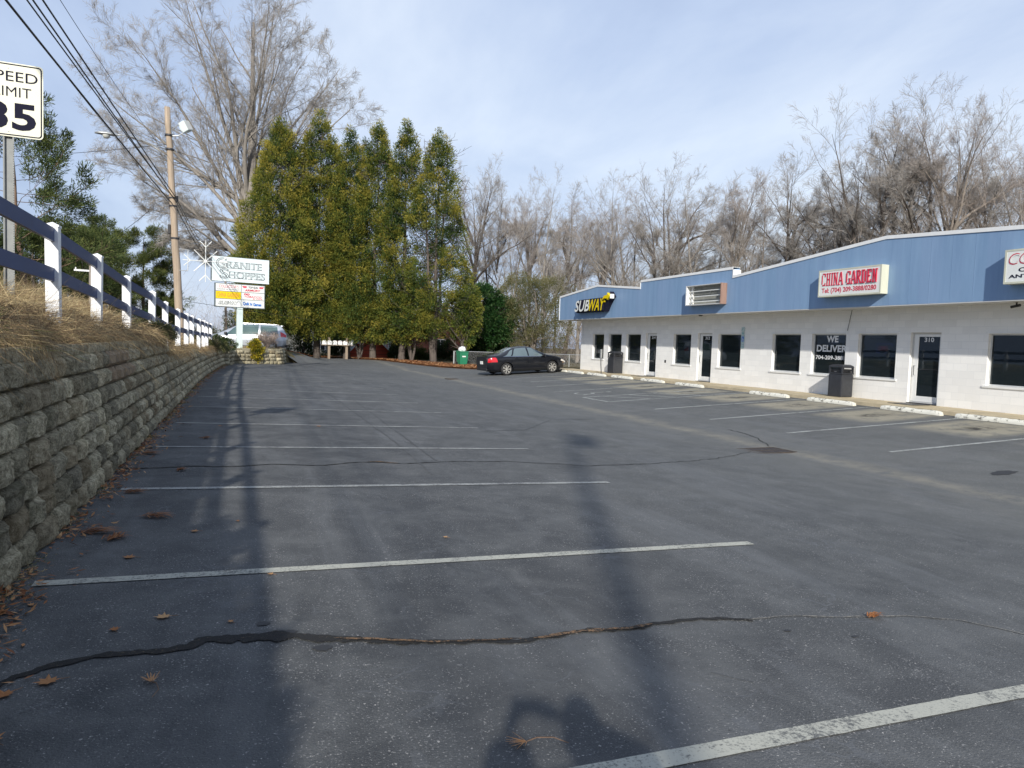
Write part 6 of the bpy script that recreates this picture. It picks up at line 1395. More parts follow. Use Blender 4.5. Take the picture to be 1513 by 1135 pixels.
def grow(rng,P,Rd,nch,t0,t1,ang,lr,wander,up,K,rr,minl=.0,tpow=1.,keepr=.75):
    """children of every polyline in P (N,Kp,3)"""
    N_,Kp,_=P.shape; t=t0+(t1-t0)*((np.arange(nch)[None,:]+rng.random((N_,nch)))/nch)**tpow
    x=t*(Kp-1); i=np.minimum(x.astype(int),Kp-2); f=(x-i)[...,None]; r_=np.arange(N_)[:,None]
    pos=P[r_,i]*(1-f)+P[r_,i+1]*f; tan=P[r_,i+1]-P[r_,i]; tan/=np.linalg.norm(tan,axis=2,keepdims=True)+1e-9
    rad=Rd[r_,i]*(1-f[...,0])+Rd[r_,i+1]*f[...,0]
    plen=np.linalg.norm(np.diff(P,axis=1),axis=2).sum(1)[:,None]
    rv=rng.normal(size=pos.shape); side=np.cross(tan,rv); side/=np.linalg.norm(side,axis=2,keepdims=True)+1e-9
    A=np.radians(ang[0]+(ang[1]-ang[0])*rng.random((N_,nch)))[...,None]
    d=tan*np.cos(A)+side*np.sin(A); L=np.maximum(plen*lr*(1.1-.55*t)*(.6+.8*rng.random((N_,nch))),minl)
    pos=pos.reshape(-1,3); d=d.reshape(-1,3); L=L.reshape(-1); rad=rad.reshape(-1); n=len(L)
    Q=np.zeros((n,K,3)); Q[:,0]=pos; c=d.copy()
    for k in range(1,K):
        c=c+rng.normal(size=c.shape)*wander+np.array([0,0,up]); c/=np.linalg.norm(c,axis=1,keepdims=True); Q[:,k]=Q[:,k-1]+c*(L/(K-1))[:,None]
    r0=np.minimum(rad*keepr,rad*rr+.0); rs=r0[:,None]*np.linspace(1,.25,K)[None,:]
    return Q,rs
def bare_tree(name,rng,h,tr,levels,lean=(0,0),trunk_n=10,matT='bark',matC='twig',fork=None,straight=.03,parent=None,rmin=.006,tip=.16):
    """returns empty with trunk (trunk + limbs) and crown (fine branches)"""
    K=9; P=np.zeros((1,K,3)); c=np.array([lean[0],lean[1],1.]); 
    for k in range(1,K):
        c=c+rng.normal(size=3)*straight*np.array([1,1,.2]); c/=np.linalg.norm(c); P[0,k]=P[0,k-1]+c*h/(K-1)
    Rd=tr*np.linspace(1,tip,K)[None,:]; Rd[0,0]*=1.35
    if fork is not None: P=np.concatenate([P]+[f[0] for f in fork]); Rd=np.concatenate([Rd]+[f[1] for f in fork])
    lv=[(P,Rd)]
    for L in levels: lv.append(grow(rng,*lv[-1],**L))
    t=parent
    def comb(parts,ns):
        Vs=[];Fs=[];o=0
        for (p,r),n in zip(parts,ns):
            v,f=tubes(p,np.maximum(r,rmin),n); Vs.append(v); Fs.append(f+o); o+=len(v)
        return np.concatenate(Vs),np.concatenate(Fs)
    v,f=comb(lv[:2],[trunk_n,6]); a=npmesh('trunk',v,f,M[matT],parent=t,smooth=True)
    if len(lv)>2:
        ns=[5,4,3,3][:len(lv)-2]; v,f=comb(lv[2:],ns); b_=npmesh('crown',v,f,M[matC],parent=t,smooth=True)
    return lv
def L_(nch,t0,t1,a0,a1,lr,w,up,K,rr=.55,minl=0,tpow=1.): return dict(nch=nch,t0=t0,t1=t1,ang=(a0,a1),lr=lr,wander=w,up=up,K=K,rr=rr,minl=minl,tpow=tpow)
def gr(rng,P,Rd,*a): return grow(rng,P,Rd,**L_(*a))
# ---- the big oak whose crown fills the upper left
ox,oy=.35,64.; t=thing('oak_tree','huge bare spreading oak with fine grey twigs rising behind the conifers and pylon sign','tree',(ox,oy,gz(ox,oy)))
rng=np.random.default_rng(21)
def fan(rng,angs,cz,rx,rz,r0,K=9,wan=.08,fill=.86,depth=.7,droop=.0):
    out=[]
    for ph,zs in angs:
        p=R(ph+rng.normal()*2); dx,dz=math.cos(p),math.sin(p); dy=rng.normal()*.45*depth
        # distance along the direction to the crown ellipse
        A=(dx/rx)**2+(dz/rz)**2; Bq=2*(zs-cz)*dz/rz**2; Cq=((zs-cz)/rz)**2-1; disc=max(0.,Bq*Bq-4*A*Cq); l=max(rx*.5,(-Bq+math.sqrt(disc))/(2*A))*fill*(.9+.2*rng.random())
        Q=np.zeros((1,K,3)); Q[0,0]=(0,0,zs); c=np.array([dx*.75,dy*.4,dz+.35]); c/=np.linalg.norm(c); tgt=np.array([dx,dy,dz]); tgt/=np.linalg.norm(tgt)
        for k in range(1,K): c=c*.8+tgt*.2+rng.normal(size=3)*wan+np.array([0,0,-droop*(k/K)]); c/=np.linalg.norm(c); Q[0,k]=Q[0,k-1]+c*l/(K-1)
        out.append((Q,r0*(.7+.5*rng.random())*np.linspace(1,.10,K)[None,:]))
    return out
forks=fan(rng,[(172,6.5),(158,8),(147,7),(136,9.5),(126,11),(117,8.5),(108,12),(100,10),(93,13),(86,11),(79,9.5),(71,12),(62,10),(52,12.5),(42,9.5),(30,11),(15,9.5),(188,8),(178,10.5),(165,12)],18.4,12.6,12.6,.22)
bare_tree('oak',rng,27,.60,[L_(12,.15,1.,20,45,.34,.08,.02,7,.42),L_(9,.1,1.,22,50,.42,.09,.01,6,.42),L_(7,.1,1.,20,48,.42,.10,.01,4,.5),L_(4,.1,1.,20,45,.50,.08,.01,3,.6,.4)],fork=forks,parent=t,matT='bark',matC='twig',rmin=.0055,straight=.02)
# ---- background bare trees (six unlike originals, copied with their own turn, size and lean)
def proto_tree(seed,h,tr,style,mt,mc):
    rng=np.random.default_rng(seed); t=thing('bare_tree','','tree',(0,0,0),0,'bare winter trees behind the shops')
    q={'vase':(5,.12,.56,.34,.46,12),'tall':(9,.30,.64,.22,.38,18),'twin':(7,.10,.60,.28,.42,14),'round':(9,.22,.60,.33,.42,14),'brush':(12,.04,.52,.30,.50,10),'spread':(9,.22,.58,.40,.44,16)}[style]
    n_=q[0]; angs=[]
    for k in range(n_):
        ph=35+110*(k+.5)/n_ if style not in('tall',) else (20+140*((k*.618)%1)); angs.append((ph,h*(q[1]+.22*rng.random()+(.25*rng.random() if style in('tall','spread','round') else 0))))
    fk=[]
    for Q,r_ in fan(rng,angs,h*q[2],h*q[3],h*q[4],tr*.5,wan=.10,depth=1.6,fill=.84):
        an=rng.random()*6.28 if style!='twin' else rng.normal()*.4; ca,sa=math.cos(an),math.sin(an); X=Q[:,:,0]*ca-Q[:,:,1]*sa; Y=Q[:,:,0]*sa+Q[:,:,1]*ca; Q2=Q.copy(); Q2[:,:,0]=X; Q2[:,:,1]=Y; fk.append((Q2,r_))
    bare_tree('t',rng,h*.93,tr,[L_(11,.22 if style!='brush' else .12,1.,24,50,.33,.08,.03,6,.42),L_(7,.12,1.,22,50,.42,.09,.02,5,.42),L_(5,.1,1.,20,48,.46,.10,.02,4,.5),L_(3,.15,1.,20,45,.52,.08,.02,3,.55,.35)],fork=fk,parent=t,matT=mt,matC=mc,rmin=.0048,trunk_n=8,straight=.06,tip=.04)
    return t
protos_t=[proto_tree(1,18,.24,'vase','bark','twig'),proto_tree(2,18,.22,'tall','barkdark','twig'),proto_tree(3,18,.24,'twin','bark','twigred'),proto_tree(4,18,.24,'round','barkpale','twigred'),proto_tree(5,18,.16,'brush','barkpale','twig'),proto_tree(6,18,.28,'spread','barkdark','twig')]
def azk(az,D): return (D*math.sin(R(az)),D*math.cos(R(az)))
# (azimuth deg, distance, top pixel row in the photograph, original)
bt=[(17.9,70,226,5),(19.4,78,262,1),(20.9,72,258,2),(22.3,76,268,3),(23.6,70,248,0),(25.2,80,275,1),(26.3,72,262,2),(27.9,78,290,3),(29.2,70,246,0),(30.7,73,240,2),(32.0,69,262,1),(33.5,73,244,5),(35.2,70,240,0),(36.6,74,262,4),(37.9,70,246,3),(39.2,75,268,2),(40.3,68,240,4),(41.9,70,224,1),(43.3,76,272,3),(44.5,70,290,4),(45.9,66,214,5),(46.9,72,250,2),(47.9,62,146,1),(49.0,66,160,2),(49.9,62,128,0),(51.1,64,132,5),(52.3,62,148,3),(53.2,70,200,4),(54.1,66,182,1),(55.2,72,230,0),(56.3,64,172,2),(57.6,68,190,3),
    (18.6,95,345,4),(24.4,96,345,3),(29.9,94,345,2),(34.3,90,345,3),(38.5,90,340,2),(42.6,88,345,4),(47.2,80,310,4),(50.5,76,300,4),(53.0,78,290,4),(57.0,78,310,4)]
words=['forked low','with a tall straight stem','twin stemmed','with a rounded top','brushy','wide spreading']
rr=random.Random(12); prev={}
import string
used=[False]*6
marks=['left of the shops','over the far fascia end','over the channel letters','over the first roof step','over the empty sign box','over the second roof step','over the CHINA GARDEN sign','over the main roof peak','at the right edge']
for k,(az,D,py,pi) in enumerate(bt):
    x,y=azk(az,D); px=756.5+1045*math.tan(R(az-21.0)); hz=494+.035*(px-355)+.0; dep=D*math.cos(R(az-21.0)); z=(hz-py)/1045*dep; g=gz(x,y); h=z-g
    src=protos_t[pi]; top=max(v for v in [max(c.bound_box[i][2] for i in range(8)) for c in kids(src)] )
    o=src if not used[pi] else copy_tree(src)
    used[pi]=True
    s=h/top; prev[k]=o
    bt[k]=(az,D,py,pi,o,(x,y,g),s*rr.uniform(.98,1.02),rr.uniform(0,6.28),px)
cnt={}
for k,(az,D,py,pi,o,loc,s,rz,px) in enumerate(bt):
    o.location=loc; w_=rr.uniform(.8,1.05); o.scale=(s*w_,s*w_,s); o.rotation_euler=(R(rr.uniform(-2,2)),R(rr.uniform(-2,2)),rz)
    zone=0 if px<815 else 1 if px<880 else 2 if px<935 else 3 if px<985 else 4 if px<1075 else 5 if px<1150 else 6 if px<1290 else 7 if px<1400 else 8
    far='back row ' if k>=32 else ''
    size='tall ' if (py<200) else ('small ' if py>300 else '')
    key=(zone,far,size,words[pi]); cnt.setdefault(key,[]).append(k)
    o['_k']=str(key)
ordw=['first','second','third','fourth','fifth']
for key,ks in cnt.items():
    zone,far,size,wd=key; ks.sort(key=lambda q:bt[q][8])
    for n_,q in enumerate(ks):
        o=bt[q][4]; del o['_k']
        o['label']=('%s%sbare tree %s %s'%(far,size,wd,marks[zone]))+('' if len(ks)==1 else ', %s such from left'%ordw[n_])
        o['label']=o['label'][0].lower()+o['label'][1:]
# ---- brush thicket closing the gaps behind (uncountable)
def thicket(name,segs,n,hmin,hmax,seed,label,mat='brushtwig',zo=0.):
    rng=np.random.default_rng(seed); B=[];D=[];Ln=[];T=[]
    for (x0,y0,x1,y1,wd,hh) in segs:
        m_=int(n*math.hypot(x1-x0,y1-y0)/10)
        for _ in range(m_):
            t=rng.random(); x=x0+(x1-x0)*t+rng.normal()*wd; y=y0+(y1-y0)*t+rng.normal()*wd; z0_=abs(rng.normal())*hh*.45; B.append((x,y,gz(x,y)+z0_+zo)); D.append((rng.normal()*.55,rng.normal()*.55,.5+rng.random()*.8)); Ln.append((hmin+(hmax-hmin)*rng.random())*(.6+.4*rng.random())*hh/4); T.append(rng.random())
    o=blades(name,B,D,Ln,[.026]*len(B),[.15]*len(B),T,M[mat],segs=4,seed=seed,curl=.3); return tag(o,label,'brush',kind='stuff')
thicket('brush_thicket',[(22,68,38,62,2.2,5.5),(38,62,56,46,2.2,6.),(56,46,66,36,2.2,6.5),(22,84,42,80,3,4.5)],1100,1.2,3.6,3,'tangled grey brown brush and saplings at the feet of the bare trees behind the shops')
thicket('vine_thicket',[(45.2,41.0,51.5,34.5,2.0,7.)],800,.5,1.3,5,'dense brown vine tangle hanging in the trees above the shop roof at right',zo=9.)
thicket('brush_thicket',[(-40,120,-8,108,4,7),(-8,108,30,112,4,5)],900,1.5,4.,4,'hazy far brown brush low on the horizon behind the pylon sign')
# ---- foliage clumps
def cloud(rng,C,Dir,rad,n,size,asp,tint,tipgain=.25,up=.3,elong=1.4):
    """C (N,3) clump centres, Dir (N,3) outward axis -> quads & tint"""
    N_=len(C); C=C[:,None,:]; D=Dir[:,None,:]; r=rad[:,None,None]
    o=rng.normal(size=(N_,n,3)); o/=np.linalg.norm(o,axis=2,keepdims=True); o*=rng.random((N_,n,1))**.4
    al=(o*D).sum(2,keepdims=True); o=o+D*al*(elong-1); P=C+o*r
    nd=o+D*.7+np.array([0,0,up])+rng.normal(size=o.shape)*.35; nd/=np.linalg.norm(nd,axis=2,keepdims=True)
    s=np.cross(nd,rng.normal(size=o.shape)); s/=np.linalg.norm(s,axis=2,keepdims=True)
    L=size*(.6+.8*rng.random((N_,n,1))); W=L*asp
    V=np.stack([P-s*W*.5,P+s*W*.5,P+nd*L+s*W*.22,P+nd*L-s*W*.22],2).reshape(-1,3)
    F=np.arange(N_*n*4).reshape(-1,4)
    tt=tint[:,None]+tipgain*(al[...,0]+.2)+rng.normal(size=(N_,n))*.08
    return V,F,np.clip(tt,0,1).ravel()
def cedar(seed,h,rb,gap=0.,base=2.3,tintb=.42,vary=.2):
    rng=np.random.default_rng(seed); n=int(h*rb*30*(1-gap))
    u=rng.random(n*3); z=base+(h-base)*u; 
    def prof(q): # crown radius against relative height
        return np.interp(q,[0,.06,.22,.42,.6,.76,.9,1.],[.90,1.,1.,.92,.77,.56,.31,.02])
    keep=rng.random(n*3)<prof(u)*1.0; z=z[keep][:n]; u=u[keep][:n]; m=len(z)
    a=rng.random(m)*6.283
    lob=1+.13*np.sin(a*3+u*9+seed)+.09*np.sin(a*5-u*17+seed*2)+.07*np.sin(u*46+a*2)
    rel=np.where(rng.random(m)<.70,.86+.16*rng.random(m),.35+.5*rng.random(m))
    r=prof(u)*rb*lob*rel
    C=np.stack([r*np.cos(a),r*np.sin(a),z],1); D=np.stack([np.cos(a)*.8,np.sin(a)*.8,.35+.5*u+rng.normal(size=m)*.25],1); D/=np.linalg.norm(D,axis=1,keepdims=True)
    if gap:
        hole=np.array([mnoise.noise(Vector((c[0]*.5+seed,c[1]*.5,c[2]*.28))) for c in C]); k=(hole<.18)|(z>h*.62); C,D,rel,u=C[k],D[k],rel[k],u[k]; m=len(C)
    rad=.27+.25*rng.random(m)*np.interp(u,[0,.7,1],[1,.8,.42]); 
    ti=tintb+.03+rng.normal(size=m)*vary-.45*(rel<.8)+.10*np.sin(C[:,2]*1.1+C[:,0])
    V,F,T=cloud(rng,C,D,rad,92,.105,.46,ti,.30,.2,1.35); return V,F,T
def cedar_tree(x,y,h,rb,seed,label,gap=0.,tintb=.42,base=2.3,trunks=1):
    z=gz(x,y)+.05; t=thing('conifer_tree',label,'tree',(x,y,z),0,'row of tall conifers at the back of the lot'); rng=np.random.default_rng(seed+50)
    P=np.zeros((1,9,3)); P[0,:,2]=np.linspace(-.3,h*.96,9); P[0,1:,:2]=rng.normal(size=(8,2))*.05; P[0,0,:2]=0; Rd=np.array([[.30,.21,.17,.14,.12,.09,.07,.04,.015]])
    Ps=[P];Rs=[Rd]
    for q in range(trunks-1):
        Q=P.copy(); an=q*2.2+.6; Q[0,:,0]+=np.linspace(0,1.,9)**.7*1.1*math.cos(an); Q[0,:,1]+=np.linspace(0,1.,9)**.7*1.1*math.sin(an); Ps.append(Q); Rs.append(Rd*.75)
    br=gr(rng,np.concatenate(Ps),np.concatenate(Rs),46,.12,.97,55,88,.17*rb/2.8,.05,.04,4,.3); tw=gr(rng,*br,4,.3,1,25,60,.5,.15,.05,3,.5)
    Vs=[];Fs=[];o=0
    for (p,r),n in (((np.concatenate(Ps),np.concatenate(Rs)),10),(br,4),(tw,3)):
        v,f=tubes(p,np.maximum(r,.012),n); Vs.append(v);Fs.append(f+o);o+=len(v)
    npmesh('trunk',np.concatenate(Vs),np.concatenate(Fs),M['barkdark'],parent=t,smooth=True)
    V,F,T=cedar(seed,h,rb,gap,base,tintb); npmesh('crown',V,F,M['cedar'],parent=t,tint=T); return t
cedar_tree(2.75,57.5,17.6,2.95,1,'leftmost golden green conifer of the tall row, beside the pylon sign',tintb=.50,base=1.6)
cedar_tree(5.75,58.6,19.3,2.75,2,'tallest conifer, second from the left of the row, behind the mailboxes',tintb=.44,base=1.6)
cedar_tree(7.95,57.6,17.9,2.1,3,'third conifer from the left with a narrow tip between the mailbox posts',tintb=.42,base=1.5)
cedar_tree(9.95,57.0,18.8,2.25,4,'fourth conifer from the left, in front of the red shed',tintb=.40,gap=.06,base=1.5)
cedar_tree(11.95,55.6,18.6,2.2,5,'fifth conifer from the left, in front of the brick house',tintb=.38,gap=.12,base=1.6)
cedar_tree(14.1,53.8,17.8,2.5,6,'rightmost conifer of the row with thin gaps and bare limbs in its middle',tintb=.40,gap=.30,trunks=3,base=1.9)
# low drooping skirts that hide the leftmost trunk
def bushy(name,label,cat,x,y,h,rx,seed,mat,leaf=.09,nc=420,nl=60,tint=.4,stem='barkdark',zlow=.1,asp=.5,vary=.14,group=None,shape='egg',clr=.3,open_=0.):
    z=gz(x,y)+.03; t=thing(name,label,cat,(x,y,z),0,group); rng=np.random.default_rng(seed)
    o=rng.normal(size=(nc,3)); o/=np.linalg.norm(o,axis=1,keepdims=True); o[:,2]=np.abs(o[:,2])*1.0-.25*rng.random(nc) if shape=='dome' else o[:,2]
    rel=np.where(rng.random(nc)<.7,.85+.15*rng.random(nc),.4+.45*rng.random(nc)); lob=1+.16*np.sin(o[:,0]*5+seed)+.13*np.sin(o[:,2]*6+o[:,1]*4)
    zc_=h*.5+zlow*.5; hz_=h*.5-zlow*.5
    C=np.stack([o[:,0]*rx*rel*lob,o[:,1]*rx*rel*lob,zc_+o[:,2]*hz_*rel*lob],1) if shape!='dome' else np.stack([o[:,0]*rx*rel*lob,o[:,1]*rx*rel*lob,zlow+np.maximum(o[:,2],-.05)*(h-zlow)*rel*lob],1)
    if open_: k=np.array([mnoise.noise(Vector((c[0]*.9+seed,c[1]*.9,c[2]*.8))) for c in C])<open_; C=C[k]; o=o[k]; rel=rel[k]
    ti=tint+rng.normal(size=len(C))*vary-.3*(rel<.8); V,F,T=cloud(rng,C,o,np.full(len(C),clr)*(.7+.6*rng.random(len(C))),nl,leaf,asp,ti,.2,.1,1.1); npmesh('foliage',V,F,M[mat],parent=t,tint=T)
    P=np.zeros((5,7,3)); 
    for q in range(5):
        a=q*1.256+seed; d=np.array([math.cos(a)*rx*.45,math.sin(a)*rx*.45]); P[q,:,2]=np.linspace(-.1,h*.8,7); P[q,:,:2]=d[None,:]*np.linspace(0,1,7)[:,None]+rng.normal(size=(7,2))*.03*h*np.linspace(0,1,7)[:,None]
    Rd=np.repeat(np.linspace(.022*h,.004*h,7)[None],5,0); br=gr(rng,P,Rd,9,.2,1,25,60,.4,.15,.02,4); tw=gr(rng,*br,5,.1,1,25,60,.5,.15,.02,3)
    Vs=[];Fs=[];oo=0
    for (p,r),n in (((P,Rd),6),(br,4),(tw,3)): v,f=tubes(p,np.maximum(r,.006),n); Vs.append(v);Fs.append(f+oo);oo+=len(v)
    npmesh('stems',np.concatenate(Vs),np.concatenate(Fs),M[stem],parent=t,smooth=True); return t
bushy('conifer_sapling','low golden conifer growth beside the pylon sign under the leftmost conifer','tree',1.55,57.0,5.8,1.7,31,'cedar',.115,330,58,.45,zlow=1.7,asp=.42,clr=.34)
bushy('conifer_sapling','small green conifer beside the rightmost trunk of the row, against the bare trees','tree',16.2,52.5,6.2,1.25,32,'cedar',.12,300,56,.42,zlow=1.6,asp=.42,clr=.32)
bushy('conifer_sapling','spreading low conifer boughs between the fourth and fifth trunks','tree',12.6,54.8,5.6,2.5,33,'cedar',.115,360,58,.38,zlow=1.5,asp=.42,clr=.36,open_=.25)
bushy('conifer_sapling','low conifer boughs hanging over the mailboxes','tree',8.9,57.2,5.6,2.6,35,'cedar',.115,360,58,.36,zlow=1.9,asp=.42,clr=.36)
bushy('magnolia_bush','dark glossy evergreen bush rising behind the fence left of the sedan','bush',19.6,57.5,6.4,2.3,34,'magnolia',.14,620,60,.42,zlow=.2,asp=.55,clr=.36)
bushy('olive_tree','broad thin leaved olive brown tree behind the fence right of the dark bush','tree',23.6,57.0,7.9,3.3,36,'privet',.085,1050,56,.5,stem='barkpale',zlow=1.2,asp=.42,clr=.42,open_=.38)
for k,(x,y,h,rx,lb) in enumerate([(13.6,64.5,1.6,1.0,'dark round shrub between the red shed and the brick house'),(15.2,63.2,1.1,.8,'low yellow green shrub in front of the brick house'),(17.2,62.,2.0,1.2,'dark shrub right of the fifth conifer trunk'),(8.0,63.8,2.4,1.1,'dark shrub behind the mailboxes'),(5.3,66.,2.8,1.2,'green shrub left of the mailboxes beside the grey house'),(18.6,49.2,.9,.55,'small weedy shrub at the fence beside the green waste cart')]):
    bushy('garden_shrub',lb,'shrub',x,y,h,rx,60+k,'boxgreen',.08,200,46,.45 if k!=1 else .75,zlow=.05,shape='dome',clr=.22)
# shrubs on the planter
bushy('variegated_shrub','yellow green variegated shrub on the planter right of the pylon post','shrub',.78,42.2,1.35,.34,71,'shrubyellow',.07,150,44,.55,zlow=.05,asp=.6,clr=.12,vary=.2)
t=thing('bare_shrub','pale twiggy leafless shrub on the planter right of the yellow green shrub','shrub',(1.45,43.2,gz(1.45,43.2)))
rng=np.random.default_rng(8); n=46; P=np.zeros((n,5,3)); a=rng.random(n)*6.28; ll=.8+.4*rng.random(n)
for k in range(5): q=k/4; P[:,k,0]=np.cos(a)*.62*q*ll*rng.uniform(.7,1.,n); P[:,k,1]=np.sin(a)*.5*q*ll; P[:,k,2]=ll*q*(.95-.25*q)
br=gr(rng,P,np.full((n,5),.009)*np.linspace(1,.5,5),10,.3,1,20,50,.42,.15,.03,3); tw=gr(rng,*br,5,.2,1,20,50,.5,.15,.03,3)
Vs=[];Fs=[];o=0
for (p,r) in ((P,np.full((n,5),.009)),br,tw): v,f=tubes(p,np.maximum(r,.004),3); Vs.append(v);Fs.append(f+o);o+=len(v)
M['paletwig']=barkmat('pale_shrub_twigs',(.42,.34,.29),3); npmesh('stems',np.concatenate(Vs),np.concatenate(Fs),M['paletwig'],parent=t)
for k,(y,hh_) in enumerate(((-2.6,.84),(-1.5,.82),(-.5,.80),(.5,.78),(1.5,.74),(2.4,.66))):  # unseen shrubs added beside the camera to block sun between the fence rails
    bushy('shade_hedge',['tallest overgrown hedge shrub','second hedge shrub','third hedge shrub','fourth hedge shrub','fifth hedge shrub','lowest hedge shrub'][k]+' smothering the rails beside the camera','shrub',-1.86,y,hh_-.28,.46,90+k,'privet',.05,170,40,.35,zlow=.0,shape='dome',clr=.14,group='hedge shrubs along the near fence')
bushy('bank_bush','low dark trailing evergreen bush where the wall meets the planter','bush',-.95,38.6,.65,.65,72,'boxgreen',.05,150,46,.5,zlow=.0,shape='dome',clr=.12)
bushy('bank_bush','brown green low bush spilling over the wall top before the planter','bush',-1.15,34.6,.5,.6,73,'privet',.045,130,46,.3,zlow=.0,shape='dome',clr=.12)
bushy('bank_bush','green brown bramble mound on the wall top below the fourth fence post','bush',-1.62,14.9,.24,.42,74,'privet',.03,190,60,.25,zlow=.0,shape='dome',clr=.09)
# ---- pines left of the road
def pine(x,y,h,rb,seed,label,c0=.45,tint=.45,lean=0.,nb=34,tr=.17,group='pines on the left'):
    z=gz(x,y); t=thing('pine_tree',label,'tree',(x,y,z),0,group); rng=np.random.default_rng(seed); P=np.zeros((1,9,3)); P[0,:,2]=np.linspace(0,h,9); P[0,1:,:2]=np.cumsum(rng.normal(size=(8,2))*.10,0)+np.linspace(0,lean,8)[:,None]*np.array([1,0]); Rd=tr*np.linspace(1.2,.15,9)[None]
    br=gr(rng,P,Rd,nb,c0,1.,58,95,rb/h*1.25,.10,.03,5,.22); 
    # equalise branch length against height so that the crown is rounded
    tw=gr(rng,*br,10,.3,1,30,65,.36,.14,.08,4,.4)
    Vs=[];Fs=[];o=0
    for (p,r),n in (((P,Rd),9),(br,4),(tw,3)): v,f=tubes(p,np.maximum(r,.01),n); Vs.append(v);Fs.append(f+o);o+=len(v)
    npmesh('trunk',np.concatenate(Vs),np.concatenate(Fs),M['barkred' if seed%2 else 'barkdark'],parent=t,smooth=True)
    C=np.concatenate([tw[0][:,-1],tw[0][:,-2],br[0][:,-1]]); D=C-np.concatenate([tw[0][:,0],tw[0][:,0],br[0][:,-2]]); D/=np.linalg.norm(D,axis=1,keepdims=True)
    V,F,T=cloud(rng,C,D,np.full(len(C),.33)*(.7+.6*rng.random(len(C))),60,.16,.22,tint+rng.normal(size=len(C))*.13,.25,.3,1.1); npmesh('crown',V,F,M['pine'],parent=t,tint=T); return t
pine(-10.7,44,11.2,3.4,3,'tall near pine with open layered branches behind the speed limit sign',c0=.22,tint=.42,lean=-.3,nb=30)
pine(-14.2,62,8.6,3.2,4,'broad dark pine low behind the first fence rails at the left edge',c0=.12,nb=40)
pine(-11.9,66,9.0,2.7,6,'leaning stemmed pine just right of the speed limit sign post',c0=.3,lean=-.8)
pine(-13.6,78,10.9,2.5,5,'round topped green pine between the first and second fence posts',c0=.35,nb=40)
pine(-11.5,76,10.4,2.3,8,'round topped green pine above the third fence post',c0=.35,nb=40,tint=.5)
pine(-8.6,76,10.4,2.9,7,'olive coloured pine standing apart, above the fifth fence post',c0=.2,tint=.55,nb=42)
pine(-16.,70,8.,3.,9,'dark pine in the gap under the street sign',c0=.15,nb=36)
pine(-6.9,84,5.2,1.4,10,'small dark young pine right of the olive coloured pine',c0=.05,nb=36,tr=.1)
bushy('roadside_bush','bright green bush low behind the fence rails at left','bush',-11.2,55,2.6,1.6,81,'boxgreen',.09,260,46,.7,zlow=.0,shape='dome')
bushy('roadside_bush','dark bush low behind the second fence post','bush',-8.8,58,2.3,1.6,82,'boxgreen',.09,260,46,.45,zlow=.0,shape='dome')
bushy('roadside_bush','dark evergreen behind the fourth fence post','bush',-7.7,66,3.2,1.5,83,'magnolia',.10,260,46,.4,zlow=.0,shape='dome')
bushy('roadside_bush','brown hedge behind the far fence posts','bush',-3.2,78,2.6,2.4,84,'privet',.09,260,46,.15,zlow=.0,shape='dome')
bushy('roadside_bush','green bush seen under the pylon sign beside the far utility pole','bush',-.6,96,5.2,2.2,85,'boxgreen',.12,260,46,.6,zlow=.0,shape='dome')
bushy('roadside_bush','wide dark hedge low at the left edge behind the bank','bush',-15.,52,2.4,2.6,86,'boxgreen',.10,300,46,.5,zlow=.0,shape='dome')
# ================================================================ WORLD, SUN, CAMERA
AZ=R(23.2); EL=R(27.5)
w=bpy.data.worlds.new('World'); scene.world=w; w.use_nodes=True; nt=w.node_tree; bg=nt.nodes['Background']
sky=N(nt,'ShaderNodeTexSky'); sky.sky_type='NISHITA'; sky.sun_disc=False; sky.sun_elevation=EL; sky.sun_rotation=R(180+23.2); sky.air_density=1.2; sky.dust_density=1.6; sky.ozone_density=1.5
co=N(nt,'ShaderNodeTexCoord').outputs['Generated']; s=sepxyz(nt,co)
zq=math_(nt,'ADD',math_(nt,'MAXIMUM',s[2],0.),.28); cb=N(nt,'ShaderNodeCombineXYZ'); nt.links.new(math_(nt,'DIVIDE',s[0],zq),cb.inputs[0]); nt.links.new(math_(nt,'DIVIDE',s[1],zq),cb.inputs[1])
mp=N(nt,'ShaderNodeMapping'); mp.inputs['Location'].default_value=(SKYOFF[0],SKYOFF[1],0); mp.inputs['Rotation'].default_value=(0,0,R(35)); mp.inputs['Scale'].default_value=(1.,.55,1); nt.links.new(cb.outputs[0],mp.inputs['Vector'])
n1=noise_(nt,mp.outputs[0],.75,9,.55,.35); n2=noise_(nt,mp.outputs[0],2.6,8,.6,.4)
nn=math_(nt,'ADD',math_(nt,'MULTIPLY',n1,.8),math_(nt,'MULTIPLY',n2,.25))
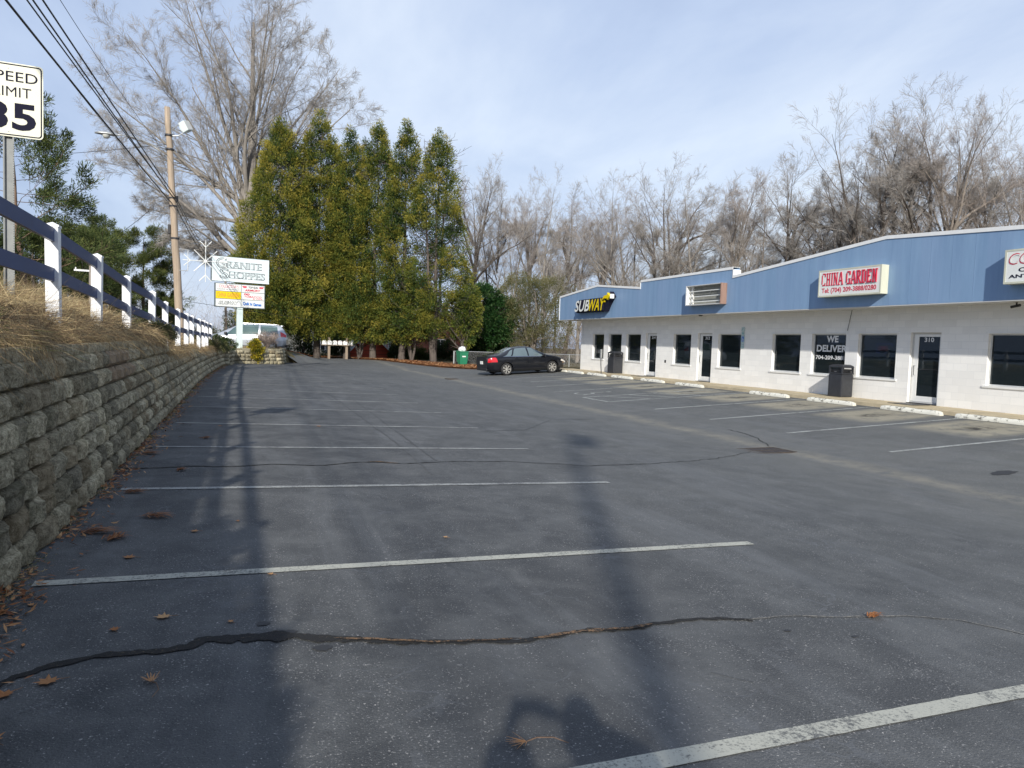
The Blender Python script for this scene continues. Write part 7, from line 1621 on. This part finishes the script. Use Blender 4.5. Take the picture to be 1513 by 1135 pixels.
# broad bright veil in front-right, greyer blue to the left
dotb=math_(nt,'ADD',math_(nt,'MULTIPLY',s[0],.45),math_(nt,'MULTIPLY',s[1],.35))
fac=math_(nt,'ADD',nn,math_(nt,'MULTIPLY',dotb,.36))
cl=ramp(nt,fac,[(.53,CL[0]),(.67,CL[1]),(.80,CL[2])])
m1=mix(nt,CLOUD_MIX,sky.outputs[0],cl)
nt.links.new(m1,bg.inputs['Color']); bg.inputs['Strength'].default_value=SKY_STR
sun=bpy.data.lights.new('sun','SUN'); sun.energy=SUN_STR; sun.angle=R(.9); sun.color=(1.,.955,.88); so=bpy.data.objects.new('sun',sun); COL.objects.link(so)
d=Vector((math.sin(AZ)*math.cos(EL),math.cos(AZ)*math.cos(EL),-math.sin(EL))); so.rotation_euler=d.to_track_quat('-Z','Y').to_euler(); so.location=-d*60
cam=bpy.data.cameras.new('camera'); cam.sensor_width=36; cam.lens=1045/1513*36; cam.clip_start=.05; cam.clip_end=3000
coo=bpy.data.objects.new('camera',cam); COL.objects.link(coo)
Rm=Matrix(((.93311459,.01221524,.35937161),(-.35787931,-.06551464,.93146671),(.03492219,-.99777684,-.05676109)))
Mc=Matrix(((Rm[0][0],-Rm[0][1],-Rm[0][2]),(Rm[1][0],-Rm[1][1],-Rm[1][2]),(Rm[2][0],-Rm[2][1],-Rm[2][2])))
coo.matrix_world=Mc.to_4x4(); scene.camera=coo
scene.view_settings.view_transform='Standard'; scene.view_settings.look='None'; scene.view_settings.exposure=EXPO; scene.view_settings.gamma=1
# ================================================================ FINISH: roots to the base of their things, lift the world to z=0 ground
bpy.context.view_layer.update()
for o in list(COL.objects):
    if o.parent is None and o.type=='EMPTY' and o.location.length<1e-6:
        lo=Vector((1e9,)*3); hi=-lo
        for c in kids(o):
            for q in c.bound_box:
                for i in range(3): lo[i]=min(lo[i],q[i]); hi[i]=max(hi[i],q[i])
        b0=Vector(((lo.x+hi.x)/2,(lo.y+hi.y)/2,lo.z)); o.location=b0
        for c in kids(o): c.location=c.location-b0
for o in list(COL.objects):
    if o.parent is None: o.location.z+=H0
    # identity fix for children built in shop coordinates
